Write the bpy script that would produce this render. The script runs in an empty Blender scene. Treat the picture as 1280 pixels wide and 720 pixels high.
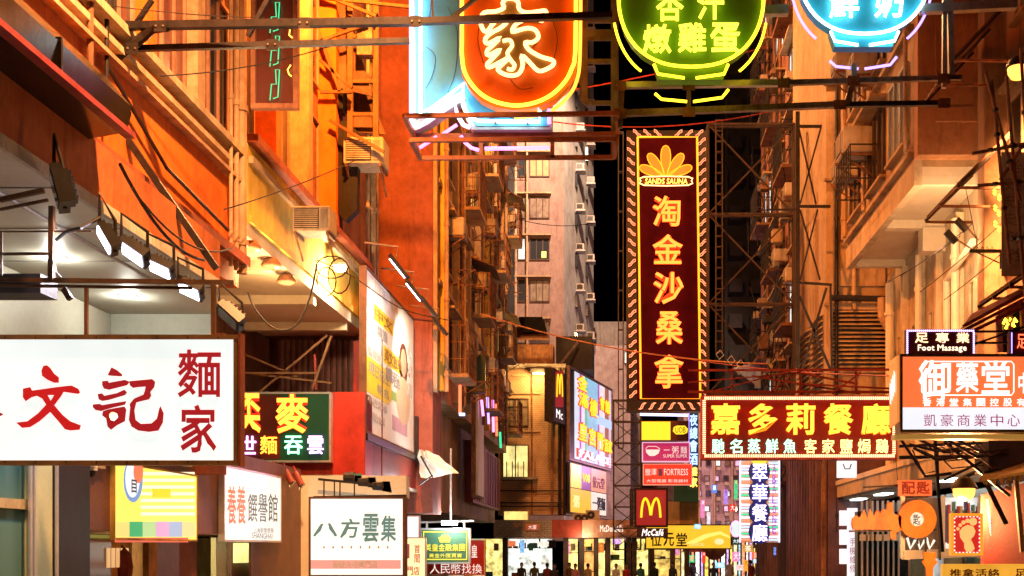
import bpy, bmesh, math, random
from mathutils import Vector, Matrix
random.seed(7)
SC = bpy.context.scene
COL = SC.collection
# ---------------------------------------------------------------- camera, world, exposure
F = 1500.0          # focal length in photograph pixels
HC = 2.5            # eye height
cam_d = bpy.data.cameras.new('camera')
cam = bpy.data.objects.new('camera', cam_d)
COL.objects.link(cam)
cam.location = (0, 0, HC)
cam.rotation_euler = (math.radians(90), 0, 0)
cam_d.sensor_width = 36.0
cam_d.lens = 36.0 * F / 1280.0
cam_d.shift_x = -(775 - 640) / 1280.0
cam_d.shift_y = (685 - 360) / 1280.0
cam_d.clip_end = 2000
cam_d.clip_start = 0.1
SC.camera = cam
world = bpy.data.worlds.new('World')
SC.world = world
world.use_nodes = True
bg = world.node_tree.nodes['Background']
sky = world.node_tree.nodes.new('ShaderNodeTexSky')
sky.sky_type = 'NISHITA'
sky.sun_disc = False
sky.sun_elevation = math.radians(-6)
sky.sun_rotation = math.radians(200)
world.node_tree.links.new(sky.outputs[0], bg.inputs[0])
bg.inputs[1].default_value = 0.06
SC.view_settings.view_transform = 'Standard'
SC.view_settings.look = 'None'
SC.view_settings.exposure = 0.22
SC.view_settings.gamma = 1.0
SC.cycles.use_denoising = True
SC.cycles.sample_clamp_indirect = 4.0
SC.cycles.max_bounces = 5
SC.cycles.diffuse_bounces = 2
SC.cycles.glossy_bounces = 3
SC.cycles.transmission_bounces = 2
SC.cycles.caustics_reflective = False
SC.cycles.caustics_refractive = False
SC.cycles.use_light_tree = True

def P(px, py, Y):
    return Vector(((px - 775) / F * Y, Y, HC + (685 - py) / F * Y))
def PX(px, py, X):
    return P(px, py, F * X / (px - 775))
def PZ(px, py, Z):
    return P(px, py, F * (Z - HC) / (685 - py))

# ---------------------------------------------------------------- lamps that light the street
LAMP_GAIN = 3.4
def lamp_light(name, loc, energy, color, radius=0.15, kind='POINT', target=None, size=70, blend=.5):
    d = bpy.data.lights.new(name, kind)
    d.energy = energy * LAMP_GAIN; d.color = color; d.shadow_soft_size = radius
    o = bpy.data.objects.new(name, d); COL.objects.link(o)
    o.location = loc
    if kind == 'SPOT':
        d.spot_size = math.radians(size); d.spot_blend = blend
        o.rotation_euler = (Vector(target) - Vector(loc)).to_track_quat('-Z', 'Y').to_euler()
    return o
SODIUM = (1.0, 0.27, 0.03)
WARM = (1.0, 0.62, 0.30)

# ---------------------------------------------------------------- materials
MATS = {}
def nt(m):
    m.use_nodes = True
    return m.node_tree, m.node_tree.nodes['Principled BSDF']
def mat(name, c1, c2=None, rough=.8, scale=1.2, bump=.25, metal=0, streak=.35, fine=14, dirt=None, spec=.3):
    if name in MATS: return MATS[name]
    m = bpy.data.materials.new(name); t, b = nt(m)
    c2 = c2 or tuple(x * .55 for x in c1)
    N, L = t.nodes, t.links
    tc = N.new('ShaderNodeTexCoord')
    mp = N.new('ShaderNodeMapping'); mp.inputs['Scale'].default_value = (1, 1, 1 - streak * .55)
    L.new(tc.outputs['Object'], mp.inputs[0])
    n1 = N.new('ShaderNodeTexNoise'); n1.inputs['Scale'].default_value = scale; n1.inputs['Detail'].default_value = 9; n1.inputs['Roughness'].default_value = .7
    L.new(mp.outputs[0], n1.inputs['Vector'])
    r = N.new('ShaderNodeValToRGB'); r.color_ramp.elements[0].position = .36; r.color_ramp.elements[1].position = .62
    r.color_ramp.elements[0].color = (*c2, 1); r.color_ramp.elements[1].color = (*c1, 1)
    L.new(n1.outputs[0], r.inputs[0])
    n2 = N.new('ShaderNodeTexNoise'); n2.inputs['Scale'].default_value = fine; n2.inputs['Detail'].default_value = 5
    mp2 = N.new('ShaderNodeMapping'); mp2.inputs['Scale'].default_value = (1, 1, .45 if streak > .3 else 1)
    L.new(tc.outputs['Object'], mp2.inputs[0]); L.new(mp2.outputs[0], n2.inputs['Vector'])
    mx = N.new('ShaderNodeMix'); mx.data_type = 'RGBA'; mx.blend_type = 'MULTIPLY'; mx.inputs[0].default_value = .3 if streak else .12
    r2 = N.new('ShaderNodeValToRGB'); r2.color_ramp.elements[0].position = .3; r2.color_ramp.elements[1].position = .62
    r2.color_ramp.elements[0].color = (.5, .46, .42, 1); r2.color_ramp.elements[1].color = (1, 1, 1, 1)
    L.new(n2.outputs[0], r2.inputs[0]); L.new(r.outputs[0], mx.inputs[6]); L.new(r2.outputs[0], mx.inputs[7])
    col_out = mx.outputs[2]
    if streak > .25 and not metal:      # rain streaks and grime patches
        mp3 = N.new('ShaderNodeMapping'); mp3.inputs['Scale'].default_value = (2.6, 2.6, .22)
        n3 = N.new('ShaderNodeTexNoise'); n3.inputs['Scale'].default_value = 1.0; n3.inputs['Detail'].default_value = 8; n3.inputs['Roughness'].default_value = .7
        r3 = N.new('ShaderNodeValToRGB'); r3.color_ramp.elements[0].position = .54; r3.color_ramp.elements[1].position = .68
        r3.color_ramp.elements[0].color = (1, 1, 1, 1); r3.color_ramp.elements[1].color = (.36, .30, .27, 1)
        n4 = N.new('ShaderNodeTexNoise'); n4.inputs['Scale'].default_value = .9; n4.inputs['Detail'].default_value = 10; n4.inputs['Roughness'].default_value = .75
        r4 = N.new('ShaderNodeValToRGB'); r4.color_ramp.elements[0].position = .36; r4.color_ramp.elements[1].position = .5
        r4.color_ramp.elements[0].color = (.42, .36, .34, 1); r4.color_ramp.elements[1].color = (1, 1, 1, 1)
        L.new(tc.outputs['Object'], mp3.inputs[0]); L.new(mp3.outputs[0], n3.inputs['Vector']); L.new(n3.outputs[0], r3.inputs[0])
        L.new(tc.outputs['Object'], n4.inputs['Vector']); L.new(n4.outputs[0], r4.inputs[0])
        for rr, fac in ((r3, .65), (r4, .5)):
            m3 = N.new('ShaderNodeMix'); m3.data_type = 'RGBA'; m3.blend_type = 'MULTIPLY'; m3.inputs[0].default_value = fac
            L.new(col_out, m3.inputs[6]); L.new(rr.outputs[0], m3.inputs[7]); col_out = m3.outputs[2]
    L.new(col_out, b.inputs['Base Color'])
    b.inputs['Roughness'].default_value = rough; b.inputs['Metallic'].default_value = metal
    b.inputs['Specular IOR Level'].default_value = spec
    if bump:
        bp = N.new('ShaderNodeBump'); bp.inputs['Strength'].default_value = bump; bp.inputs['Distance'].default_value = .02
        L.new(n2.outputs[0], bp.inputs['Height']); L.new(bp.outputs[0], b.inputs['Normal'])
    MATS[name] = m
    return m
def tiles(name, c1, c2, mortar, w=.3, h=.1, rough=.6):
    if name in MATS: return MATS[name]
    m = bpy.data.materials.new(name); t, b = nt(m); N, L = t.nodes, t.links
    tc = N.new('ShaderNodeTexCoord'); sp = N.new('ShaderNodeSeparateXYZ'); L.new(tc.outputs['Object'], sp.inputs[0])
    ad = N.new('ShaderNodeMath'); L.new(sp.outputs[0], ad.inputs[0]); L.new(sp.outputs[1], ad.inputs[1])
    cb = N.new('ShaderNodeCombineXYZ'); L.new(ad.outputs[0], cb.inputs[0]); L.new(sp.outputs[2], cb.inputs[1])
    br = N.new('ShaderNodeTexBrick'); L.new(cb.outputs[0], br.inputs['Vector'])
    br.inputs['Scale'].default_value = 1; br.inputs['Brick Width'].default_value = w; br.inputs['Row Height'].default_value = h
    br.inputs['Mortar Size'].default_value = .012
    br.inputs['Color1'].default_value = (*c1, 1); br.inputs['Color2'].default_value = (*c2, 1); br.inputs['Mortar'].default_value = (*mortar, 1)
    n = N.new('ShaderNodeTexNoise'); n.inputs['Scale'].default_value = .7; n.inputs['Detail'].default_value = 6
    L.new(tc.outputs['Object'], n.inputs['Vector'])
    r2 = N.new('ShaderNodeValToRGB'); r2.color_ramp.elements[0].position = .35; r2.color_ramp.elements[1].position = .6
    r2.color_ramp.elements[0].color = (.4, .38, .36, 1); r2.color_ramp.elements[1].color = (1, 1, 1, 1)
    L.new(n.outputs[0], r2.inputs[0])
    mx = N.new('ShaderNodeMix'); mx.data_type = 'RGBA'; mx.blend_type = 'MULTIPLY'; mx.inputs[0].default_value = .8
    L.new(br.outputs[0], mx.inputs[6]); L.new(r2.outputs[0], mx.inputs[7]); L.new(mx.outputs[2], b.inputs['Base Color'])
    b.inputs['Roughness'].default_value = rough
    bp = N.new('ShaderNodeBump'); bp.inputs['Strength'].default_value = .4; bp.inputs['Distance'].default_value = .02; bp.invert = True
    L.new(br.outputs['Fac'], bp.inputs['Height']); L.new(bp.outputs[0], b.inputs['Normal'])
    MATS[name] = m; return m
def emit(name, color, s=3.0, vary=0.0, sample=True, base=None, vscale=2.0):
    """a thing that gives off light: neon tube, LED dot, backlit acrylic, lamp lens"""
    if name in MATS: return MATS[name]
    m = bpy.data.materials.new(name); t, b = nt(m)
    b.inputs['Base Color'].default_value = (*(base or tuple(x * .35 for x in color)), 1); b.inputs['Roughness'].default_value = .35
    b.inputs['Emission Color'].default_value = (*color, 1); b.inputs['Emission Strength'].default_value = s
    if vary:
        N, L = t.nodes, t.links
        tc = N.new('ShaderNodeTexCoord'); n = N.new('ShaderNodeTexNoise'); n.inputs['Scale'].default_value = vscale; n.inputs['Detail'].default_value = 4
        L.new(tc.outputs['Object'], n.inputs['Vector'])
        mr = N.new('ShaderNodeMapRange'); mr.inputs[1].default_value = .3; mr.inputs[2].default_value = .7
        mr.inputs[3].default_value = s * (1 - vary); mr.inputs[4].default_value = s * (1 + vary)
        L.new(n.outputs[0], mr.inputs[0]); L.new(mr.outputs[0], b.inputs['Emission Strength'])
    if not sample:
        m.cycles.emission_sampling = 'NONE'
    MATS[name] = m; return m
def glass(name, c=(.03, .035, .04), rough=.12, metal=0):
    if name in MATS: return MATS[name]
    m = bpy.data.materials.new(name); t, b = nt(m)
    b.inputs['Base Color'].default_value = (*c, 1); b.inputs['Roughness'].default_value = rough
    b.inputs['Specular IOR Level'].default_value = .8; b.inputs['Metallic'].default_value = metal
    N, L = t.nodes, t.links
    n = N.new('ShaderNodeTexNoise'); n.inputs['Scale'].default_value = 1.5
    bp = N.new('ShaderNodeBump'); bp.inputs['Strength'].default_value = .12; L.new(n.outputs[0], bp.inputs['Height']); L.new(bp.outputs[0], b.inputs['Normal'])
    MATS[name] = m; return m

ORANGE = mat('orange_painted_render', (.80, .20, .02), (.66, .14, .012), scale=.5, streak=.5, fine=5)
YELLOWW = mat('ochre_painted_render', (.82, .60, .12), (.72, .48, .08), scale=.6, streak=.5, fine=5)
REDWALL = mat('red_brown_render', (.36, .115, .075), (.24, .075, .05), scale=.8, bump=.7, fine=5, streak=.3)
CREAM = mat('cream_render', (.62, .48, .31), (.46, .34, .21), scale=.8, streak=.6, fine=7)
CREAMP = mat('pale_cream_soffit', (.74, .62, .46), (.60, .47, .32), scale=.5, fine=6, streak=0)
BROWNW = mat('brown_render', (.44, .30, .18), (.26, .17, .11), scale=.6, streak=.6, fine=6)
TANW = mat('tan_render', (.55, .38, .20), (.36, .22, .12), scale=.7, streak=.7, fine=6)
GREYW = mat('grey_concrete', (.34, .31, .29), (.18, .16, .15), scale=.6, streak=.7, fine=6)
PALEW = mat('pale_grey_render', (.62, .62, .58), (.42, .41, .38), scale=.5, streak=.8, fine=5)
PINKW = mat('pink_tower_render', (.36, .245, .20), (.25, .165, .14), scale=.4, streak=.7, fine=5)
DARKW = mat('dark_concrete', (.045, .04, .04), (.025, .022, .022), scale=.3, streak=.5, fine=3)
LILAC = mat('lilac_lit_render', (.50, .38, .42), (.30, .20, .24), scale=.8, streak=.6, fine=6)  # purple-pink street light is put into this render's colour
WHITEP = mat('white_panel', (.66, .66, .55), (.58, .58, .48), scale=1, bump=.05, streak=0, rough=.5)
GREENP = mat('pale_green_panel', (.50, .55, .32), (.42, .47, .26), scale=1, bump=.05, streak=0, rough=.5)
BROWNP = mat('brown_panel', (.16, .075, .05), (.11, .05, .035), scale=2, bump=.15, rough=.45, streak=.2)
DKMETAL = mat('dark_steel', (.045, .035, .035), (.02, .018, .018), rough=.45, scale=6, metal=.4, bump=.2)
STEEL = mat('weathered_steel', (.30, .24, .20), (.16, .10, .07), rough=.45, scale=5, metal=.4, bump=.2)
GALV = mat('galvanised_steel', (.55, .53, .50), (.38, .34, .30), rough=.35, scale=5, metal=.5, bump=.15)
RUST = mat('rusty_steel', (.30, .14, .07), (.13, .06, .035), rough=.8, scale=4, bump=.4)
REDST = mat('red_painted_steel', (.40, .05, .04), (.24, .03, .03), rough=.5, scale=5, bump=.2)
PIPE = mat('painted_pipe', (.58, .40, .25), (.42, .27, .16), rough=.6, scale=4, bump=.1)
ACM = mat('air_conditioner_casing', (.58, .50, .42), (.40, .32, .25), rough=.6, scale=3, bump=.1)
BLACK = mat('black_metal', (.02, .02, .022), (.012, .012, .012), rough=.35, scale=4, bump=.05)
CABLE = mat('black_cable', (.03, .022, .02), rough=.6, bump=0)
ROPE = mat('pale_cable', (.45, .30, .18), rough=.6, bump=0)
FRAME = mat('aluminium_frame', (.62, .62, .60), (.5, .5, .48), rough=.3, metal=.6, bump=.02, streak=0)
DFRAME = mat('dark_window_frame', (.12, .07, .05), (.07, .04, .03), rough=.5, bump=.05)
REDPANEL = mat('red_sheet_metal', (.46, .035, .02), (.36, .025, .015), scale=1, rough=.45, bump=.1, fine=8)
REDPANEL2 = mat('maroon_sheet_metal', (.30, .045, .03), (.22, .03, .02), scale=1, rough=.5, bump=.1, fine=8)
BAMBOO = mat('bamboo', (.55, .33, .10), (.38, .20, .06), rough=.5, scale=5, bump=.2)
ASPHALT = mat('asphalt', (.055, .052, .05), (.035, .033, .032), rough=.55, scale=3, bump=.5, streak=0, fine=60)
PAVE = mat('pavement_slabs', (.26, .24, .22), (.18, .16, .15), rough=.7, scale=2, streak=0, fine=20)
CORRU = mat('corrugated_sheet', (.42, .38, .40), (.28, .22, .24), rough=.5, scale=2, metal=.3)
WGLASS = glass('window_glass')
TGLASS = glass('teal_glass', (.08, .19, .17), .1)
CURTAIN = mat('curtained_glass', (.30, .24, .18), (.16, .12, .09), rough=.25, scale=3, streak=.8, fine=10, bump=.1)
CREAMWIN = emit('lit_window_pale', (.75, .85, .8), .9, vary=.5)
YELWIN = emit('lit_window_yellow', (1, .72, .18), 1.1, vary=.6)
TILE = tiles('beige_tile_wall', (.50, .33, .19), (.45, .29, .17), (.28, .17, .10), w=.2, h=.11)
TILEG = tiles('grey_tile_fascia', (.36, .31, .28), (.30, .26, .24), (.14, .11, .10), w=.3, h=.12)
TILES2 = tiles('pale_tile_wall', (.56, .42, .28), (.50, .36, .24), (.25, .17, .12), w=.6, h=.45)

# ---------------------------------------------------------------- mesh builder
class MB:
    def __init__(s): s.v = []; s.f = []
    def poly(s, pts):
        k = len(s.v); s.v += [Vector(p) for p in pts]; s.f.append(tuple(range(k, k + len(pts)))); return s
    def prism(s, pts, off):
        off = Vector(off); n = len(pts); k = len(s.v)
        s.v += [Vector(p) for p in pts] + [Vector(p) + off for p in pts]
        s.f.append(tuple(range(k, k + n))); s.f.append(tuple(range(k + 2 * n - 1, k + n - 1, -1)))
        for i in range(n):
            j = (i + 1) % n; s.f.append((k + i, k + n + i, k + n + j, k + j))
        return s
    def box(s, a, b):
        x0, y0, z0 = a; x1, y1, z1 = b
        return s.prism([(x0, y0, z0), (x1, y0, z0), (x1, y0, z1), (x0, y0, z1)], (0, y1 - y0, 0))
    def bar(s, a, b, w=.05, h=None):
        a = Vector(a); b = Vector(b); h = h or w; d = (b - a)
        if d.length < 1e-5: return s
        d.normalize(); up = Vector((0, 0, 1)) if abs(d.z) < .95 else Vector((0, 1, 0))
        u = d.cross(up).normalized() * w / 2; v = u.cross(d).normalized() * h / 2
        return s.prism([a - u - v, a + u - v, a + u + v, a - u + v], b - a)
    def angle(s, a, b, w=.06, t=.012):   # an L-section
        a = Vector(a); b = Vector(b); d = (b - a).normalized(); up = Vector((0, 0, 1)) if abs(d.z) < .95 else Vector((0, 1, 0))
        u = d.cross(up).normalized(); v = u.cross(d).normalized()
        pr = [(0, 0), (w, 0), (w, t), (t, t), (t, w), (0, w)]
        return s.prism([a + u * p + v * q for p, q in pr], b - a)
    def tube(s, pts, r=.03, n=6, closed=False):
        pts = [Vector(p) for p in pts]; m = len(pts); k = len(s.v); prev = None
        for i, p in enumerate(pts):
            if closed: d = pts[(i + 1) % m] - pts[i - 1]
            else: d = pts[min(i + 1, m - 1)] - pts[max(i - 1, 0)]
            d = d.normalized() if d.length > 1e-9 else Vector((0, 0, 1))
            if prev is None:
                up = Vector((0, 1, 0)) if abs(d.y) < .9 else Vector((0, 0, 1)); u = d.cross(up).normalized()
            else:
                u = prev - d * prev.dot(d)
                u = u.normalized() if u.length > 1e-6 else d.cross(Vector((0, 1, 0.01))).normalized()
            prev = u; w = d.cross(u)
            for j in range(n):
                a = 2 * math.pi * j / n; s.v.append(p + (u * math.cos(a) + w * math.sin(a)) * r)
        for i in range(m if closed else m - 1):
            i2 = (i + 1) % m
            for j in range(n):
                j2 = (j + 1) % n; s.f.append((k + i * n + j, k + i * n + j2, k + i2 * n + j2, k + i2 * n + j))
        if not closed:
            s.f.append(tuple(k + j for j in range(n))[::-1]); s.f.append(tuple(k + (m - 1) * n + j for j in range(n)))
        return s
    def lathe(s, c, prof, n=16, axis='z'):
        c = Vector(c); k = len(s.v)
        for r, h in prof:
            for j in range(n):
                a = 2 * math.pi * j / n; x, y = r * math.cos(a), r * math.sin(a)
                s.v.append(c + (Vector((x, y, h)) if axis == 'z' else Vector((x, h, y)) if axis == 'y' else Vector((h, x, y))))
        m = len(prof)
        for i in range(m - 1):
            for j in range(n):
                j2 = (j + 1) % n; s.f.append((k + i * n + j, k + i * n + j2, k + (i + 1) * n + j2, k + (i + 1) * n + j))
        s.f.append(tuple(k + j for j in range(n))[::-1]); s.f.append(tuple(k + (m - 1) * n + j for j in range(n)))
        return s
    def build(s, name, m, parent=None, local=False, kind=None, smooth=False, label=None, bevel=0):
        me = bpy.data.meshes.new(name)
        org = Vector((0, 0, 0)) if (local or parent is None) else wloc(parent)
        me.from_pydata([tuple(v - org) for v in s.v], [], s.f)
        bm = bmesh.new(); bm.from_mesh(me); bmesh.ops.recalc_face_normals(bm, faces=bm.faces)
        if bevel: bmesh.ops.bevel(bm, geom=bm.edges[:], offset=bevel, segments=1, affect='EDGES')
        bm.to_mesh(me); bm.free()
        if smooth: me.shade_smooth()
        me.materials.append(m)
        o = bpy.data.objects.new(name, me); COL.objects.link(o)
        if parent is not None: o.parent = parent
        if kind: o['kind'] = kind
        if label: o['label'] = label
        return o
def wloc(o):
    v = Vector((0, 0, 0))
    while o is not None: v += Vector(o.location); o = o.parent
    return v
ROOTS = []
def thing(name, label, cat, loc=(0, 0, 0), rz=0, group=None):
    o = bpy.data.objects.new(name, None); COL.objects.link(o); o.empty_display_size = .2
    o.location = loc; o.rotation_euler = (0, 0, rz); o['label'] = label; o['category'] = cat
    if group: o['group'] = group
    ROOTS.append(o)
    return o
def tag(o, label, cat, group=None):
    o['label'] = label; o['category'] = cat
    if group: o['group'] = group
    return o
def struct(name, mb, m): return mb.build(name, m, kind='structure')
def copy_tree(o, parent=None):
    kids = list(o.children); c = o.copy(); COL.objects.link(c); c.parent = parent
    for k in kids: copy_tree(k, c)
    return c
def smooth_path(pts, n=4, closed=False):
    pts = [Vector((p[0], p[1], 0)) for p in pts]; out = []; m = len(pts)
    rng = range(m if closed else m - 1)
    for i in rng:
        g = (lambda k: pts[k % m]) if closed else (lambda k: pts[max(0, min(m - 1, k))])
        a, b, c, d = g(i - 1), g(i), g(i + 1), g(i + 2)
        for k in range(n):
            t = k / n
            out.append(.5 * ((2 * b) + (c - a) * t + (2 * a - 5 * b + 4 * c - d) * t * t + (3 * b - a - 3 * c + d) * t ** 3))
    if not closed: out.append(pts[-1])
    return [(p.x, p.y) for p in out]

# ---------------------------------------------------------------- lettering
_fc = None
def glyph(body, off=0, ext=.02, tube=0, res=3):
    """vertices (x, z in em, y depth) and faces of a piece of lettering"""
    global _fc
    c = bpy.data.curves.new('lettering', 'FONT'); c.body = body; c.offset = off; c.resolution_u = res
    if tube:
        c.fill_mode = 'NONE' if 'NONE' in [e.identifier for e in c.bl_rna.properties['fill_mode'].enum_items] else c.fill_mode
        c.bevel_depth = tube; c.bevel_resolution = 1
    else: c.extrude = ext
    o = bpy.data.objects.new('lettering', c); COL.objects.link(o)
    dg = bpy.context.evaluated_depsgraph_get(); me = o.evaluated_get(dg).to_mesh()
    vs = [tuple(v.co) for v in me.vertices]; fs = [tuple(p.vertices) for p in me.polygons]
    o.evaluated_get(dg).to_mesh_clear(); bpy.data.objects.remove(o); bpy.data.curves.remove(c)
    return vs, fs
GC = {}
def get_glyph(body, off, ext, tube, res):
    k = (body, off, ext, tube, res)
    if k not in GC:
        if off > 0 and not tube:      # heavier weight: filled strokes plus a rounded rim on their outline
            vs, fs = glyph(body, 0, ext, 0, res); v2, f2 = glyph(body, 0, 0, off, 1)
            n = len(vs); sc = ext / off
            GC[k] = (vs + [(x, y, z * sc * .97) for x, y, z in v2], fs + [tuple(i + n for i in f) for f in f2])
        else: GC[k] = glyph(body, off if not tube else 0, ext, tube, res)
    return GC[k]

class Sign:
    """a sign whose face is a vertical plane through P(px0,..,Y0) and P(px1,..,Y1); everything on it is placed in its plane"""
    def __init__(s, name, label, px0, py0, px1, py1, Y0, Y1=None, d=.2, cat='sign', board=None, group=None, bname='board', frame=None, fw=.05, X=None, back=None):
        if X is not None: Y0 = F * X / (px0 - 775); Y1 = F * X / (px1 - 775)
        Y1 = Y1 or Y0
        a = P(px0, py1, Y0); b = P(px1, py1, Y1); s.O = a; u = Vector((b.x - a.x, b.y - a.y, 0)); s.w = u.length; s.u = u.normalized()
        s.nrm = Vector((s.u.y, -s.u.x, 0))      # towards the viewer side
        s.h = (685 - py0) / F * Y0 - (685 - py1) / F * Y0
        s.root = thing(name, label, cat, a, math.atan2(s.u.y, s.u.x), group)
        s.d = d
        if board:
            MB().box((0, 0, 0), (s.w, d, s.h)).build(bname, board, s.root, local=True)
        if frame:
            s.frame(frame, fw)
    def frame(s, m, fw, name='frame', proud=.025):
        b = MB(); w, h, d = s.w, s.h, s.d
        b.box((-fw * .4, -proud, -fw * .4), (w + fw * .4, d + .01, fw * .6)); b.box((-fw * .4, -proud, h - fw * .6), (w + fw * .4, d + .01, h + fw * .4))
        b.box((-fw * .4, -proud + .003, fw * .6), (fw * .6, d + .007, h - fw * .6)); b.box((w - fw * .6, -proud + .003, fw * .6), (w + fw * .4, d + .007, h - fw * .6))
        return b.build(name, m, s.root, local=True)
    def m(s, px, py):
        dx = (px - 775) / F    # ray (dx*t, t)
        n = s.nrm; t = (n.x * s.O.x + n.y * s.O.y) / (n.x * dx + n.y)
        p = P(px, py, t); q = p - s.O
        return q.x * s.u.x + q.y * s.u.y, q.z
    def panel(s, px0, py0, px1, py1, mt, name='panel', out=.006, th=.004, parent=None, kind=None):
        pts = [s.m(px0, py1), s.m(px1, py1), s.m(px1, py0), s.m(px0, py0)]
        return MB().prism([(x, -out, z) for x, z in pts], (0, th, 0)).build(name, mt, parent or s.root, local=True, kind=kind)
    def shape(s, pts, mt, name='panel', out=.01, th=.008, parent=None):
        """one flat cut-out from pixel outline(s), holes allowed"""
        c = bpy.data.curves.new('outline', 'CURVE'); c.dimensions = '2D'; c.fill_mode = 'BOTH'; c.extrude = th / 2
        for poly in (pts if isinstance(pts[0], list) else [pts]):
            q = [s.m(*p) for p in poly]
            sp = c.splines.new('POLY'); sp.points.add(len(q) - 1); sp.use_cyclic_u = True
            for i, (x, z) in enumerate(q): sp.points[i].co = (x, z, 0, 1)
        o = bpy.data.objects.new('outline', c); COL.objects.link(o)
        dg = bpy.context.evaluated_depsgraph_get(); me = o.evaluated_get(dg).to_mesh()
        b = MB(); b.v = [Vector((v.co.x, -out - v.co.z, v.co.y)) for v in me.vertices]; b.f = [tuple(p.vertices) for p in me.polygons]
        o.evaluated_get(dg).to_mesh_clear(); bpy.data.objects.remove(o); bpy.data.curves.remove(c)
        return b.build(name, mt, parent or s.root, local=True)
    def tube(s, pts, rpx, mt, name='neon_tube', out=.05, closed=False, n=6, Y=None, parent=None, smooth=0):
        if smooth: pts = smooth_path(pts, smooth, closed)
        q = [s.m(*p) for p in pts]; Y = Y or s.O.y
        return MB().tube([(x, -out, z) for x, z in q], rpx / F * Y, n, closed).build(name, mt, parent or s.root, local=True, smooth=True)
    def text(s, body, px0, py0, px1, py1, mt, off=.0, ext=.02, tube=0, res=2, gap=.08, vertical=False, name='character', out=.02, whole=False, pad=0, kind=None, shear=0):
        """whole: one stretched string; else one cell per character"""
        n = len(body); cells = []
        if whole: cells = [(body, px0, py0, px1, py1)]
        else:
            for i, ch in enumerate(body):
                if vertical:
                    h = (py1 - py0) / n; cells.append((ch, px0, py0 + i * h + gap * h / 2, px1, py0 + (i + 1) * h - gap * h / 2))
                else:
                    w = (px1 - px0) / n; cells.append((ch, px0 + i * w + gap * w / 2, py0, px0 + (i + 1) * w - gap * w / 2, py1))
        mts = mt if isinstance(mt, (list, tuple)) else [mt] * len(cells)
        out_o = []
        for (ch, a, b, c, d), mm in zip(cells, mts):
            if ch == ' ': continue
            vs, fs = get_glyph(ch, off, ext, tube, res)
            if not vs: continue
            xs = [v[0] for v in vs]; ys = [v[1] for v in vs]; x0, x1, y0, y1 = min(xs), max(xs), min(ys), max(ys)
            if not whole and ch in '一·.-~,': x0, x1, y0, y1 = 0, 1, -.08, .85
            q0 = s.m(a, d); q1 = s.m(c, b)
            sx = (q1[0] - q0[0]) / (x1 - x0); sz = (q1[1] - q0[1]) / (y1 - y0); sd = min(abs(sx), abs(sz))
            mb = MB(); mb.v = [Vector((q0[0] + (v[0] - x0) * sx + shear * (v[1] - y0) * sx, -out - v[2] * sd, q0[1] + (v[1] - y0) * sz)) for v in vs]; mb.f = list(fs)
            out_o.append(mb.build(name, mm, s.root, local=True, kind=kind))
        return out_o
    def mount(s, pts, w=.05, mt=None, name='bracket'):
        """steelwork given in the plane's own pixels: list of ((px,py,out),(px,py,out))"""
        for p, q in pts:
            a = s.m(p[0], p[1]); c = s.m(q[0], q[1]); MB().bar((a[0], p[2], a[1]), (c[0], q[2], c[1]), w).build(name, mt or STEEL, s.root, local=True)
# ================================================================= SETTING: ground, road, pavements
b = MB(); b.poly([(-400, -60, -.004), (400, -60, -.004), (400, 1500, -.004), (-400, 1500, -.004)]); struct('ground', b, ASPHALT)
b = MB(); b.box((-5.2, -40, -.002), (5.6, 140, .02)); struct('road', b, ASPHALT)
b = MB(); b.box((-9.5, -40, -.002), (-5.2, 64, .14)); struct('pavement', b, PAVE)
b = MB(); b.box((5.6, -40, -.002), (12, 140, .14)); struct('pavement', b, PAVE)
ROADW = mat('road_marking_paint', (.75, .73, .68), (.55, .52, .48), rough=.6, streak=0, fine=30)
b = MB()
for i in range(24): b.box((.12, 4 + i * 5.5, .024), (.24, 7 + i * 5.5, .026))
b.build('road_marking', ROADW, kind='structure')

# ---------------------------------------------------------------- façade helpers (xf = plane, n = +1 left side of street / -1 right side)
def fwin(parent, xf, n, y0, y1, z0, z1, gm=None, fm=None, nm=2, hood=True, sill=True):
    """a window on a wall plane facing the street: frame part, pane sub-parts"""
    fm = fm or DFRAME; gm = gm or WGLASS
    b = MB(); t = .06; o0, o1 = sorted((xf + n * .002, xf + n * .09))
    b.box((o0, y0, z0), (o1, y1, z0 + t)); b.box((o0, y0, z1 - t), (o1, y1, z1))
    for i in range(nm + 1):
        y = y0 + (y1 - y0 - t) * i / nm; b.box((o0, y, z0 + t), (o1 - n * .01 if n > 0 else o1, y + t, z1 - t))
    f = b.build('window', fm, parent)
    for i in range(nm):
        ya = y0 + (y1 - y0 - t) * i / nm + t; yb = y0 + (y1 - y0 - t) * (i + 1) / nm
        a0, a1 = sorted((xf + n * .004, xf + n * (.03 + .01 * (i % 2))))
        MB().box((a0, ya, z0 + t), (a1, yb, z1 - t)).build('pane', gm, f)
    if hood:
        h0, h1 = sorted((xf + n * .003, xf + n * .45)); MB().box((h0, y0 - .12, z1 + .08), (h1, y1 + .12, z1 + .16)).build('window_hood', TANW, f)
    if sill:
        h0, h1 = sorted((xf + n * .003, xf + n * .18)); MB().box((h0, y0 - .06, z0 - .08), (h1, y1 + .06, z0 - .01)).build('sill', TANW, f)
    return f
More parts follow.
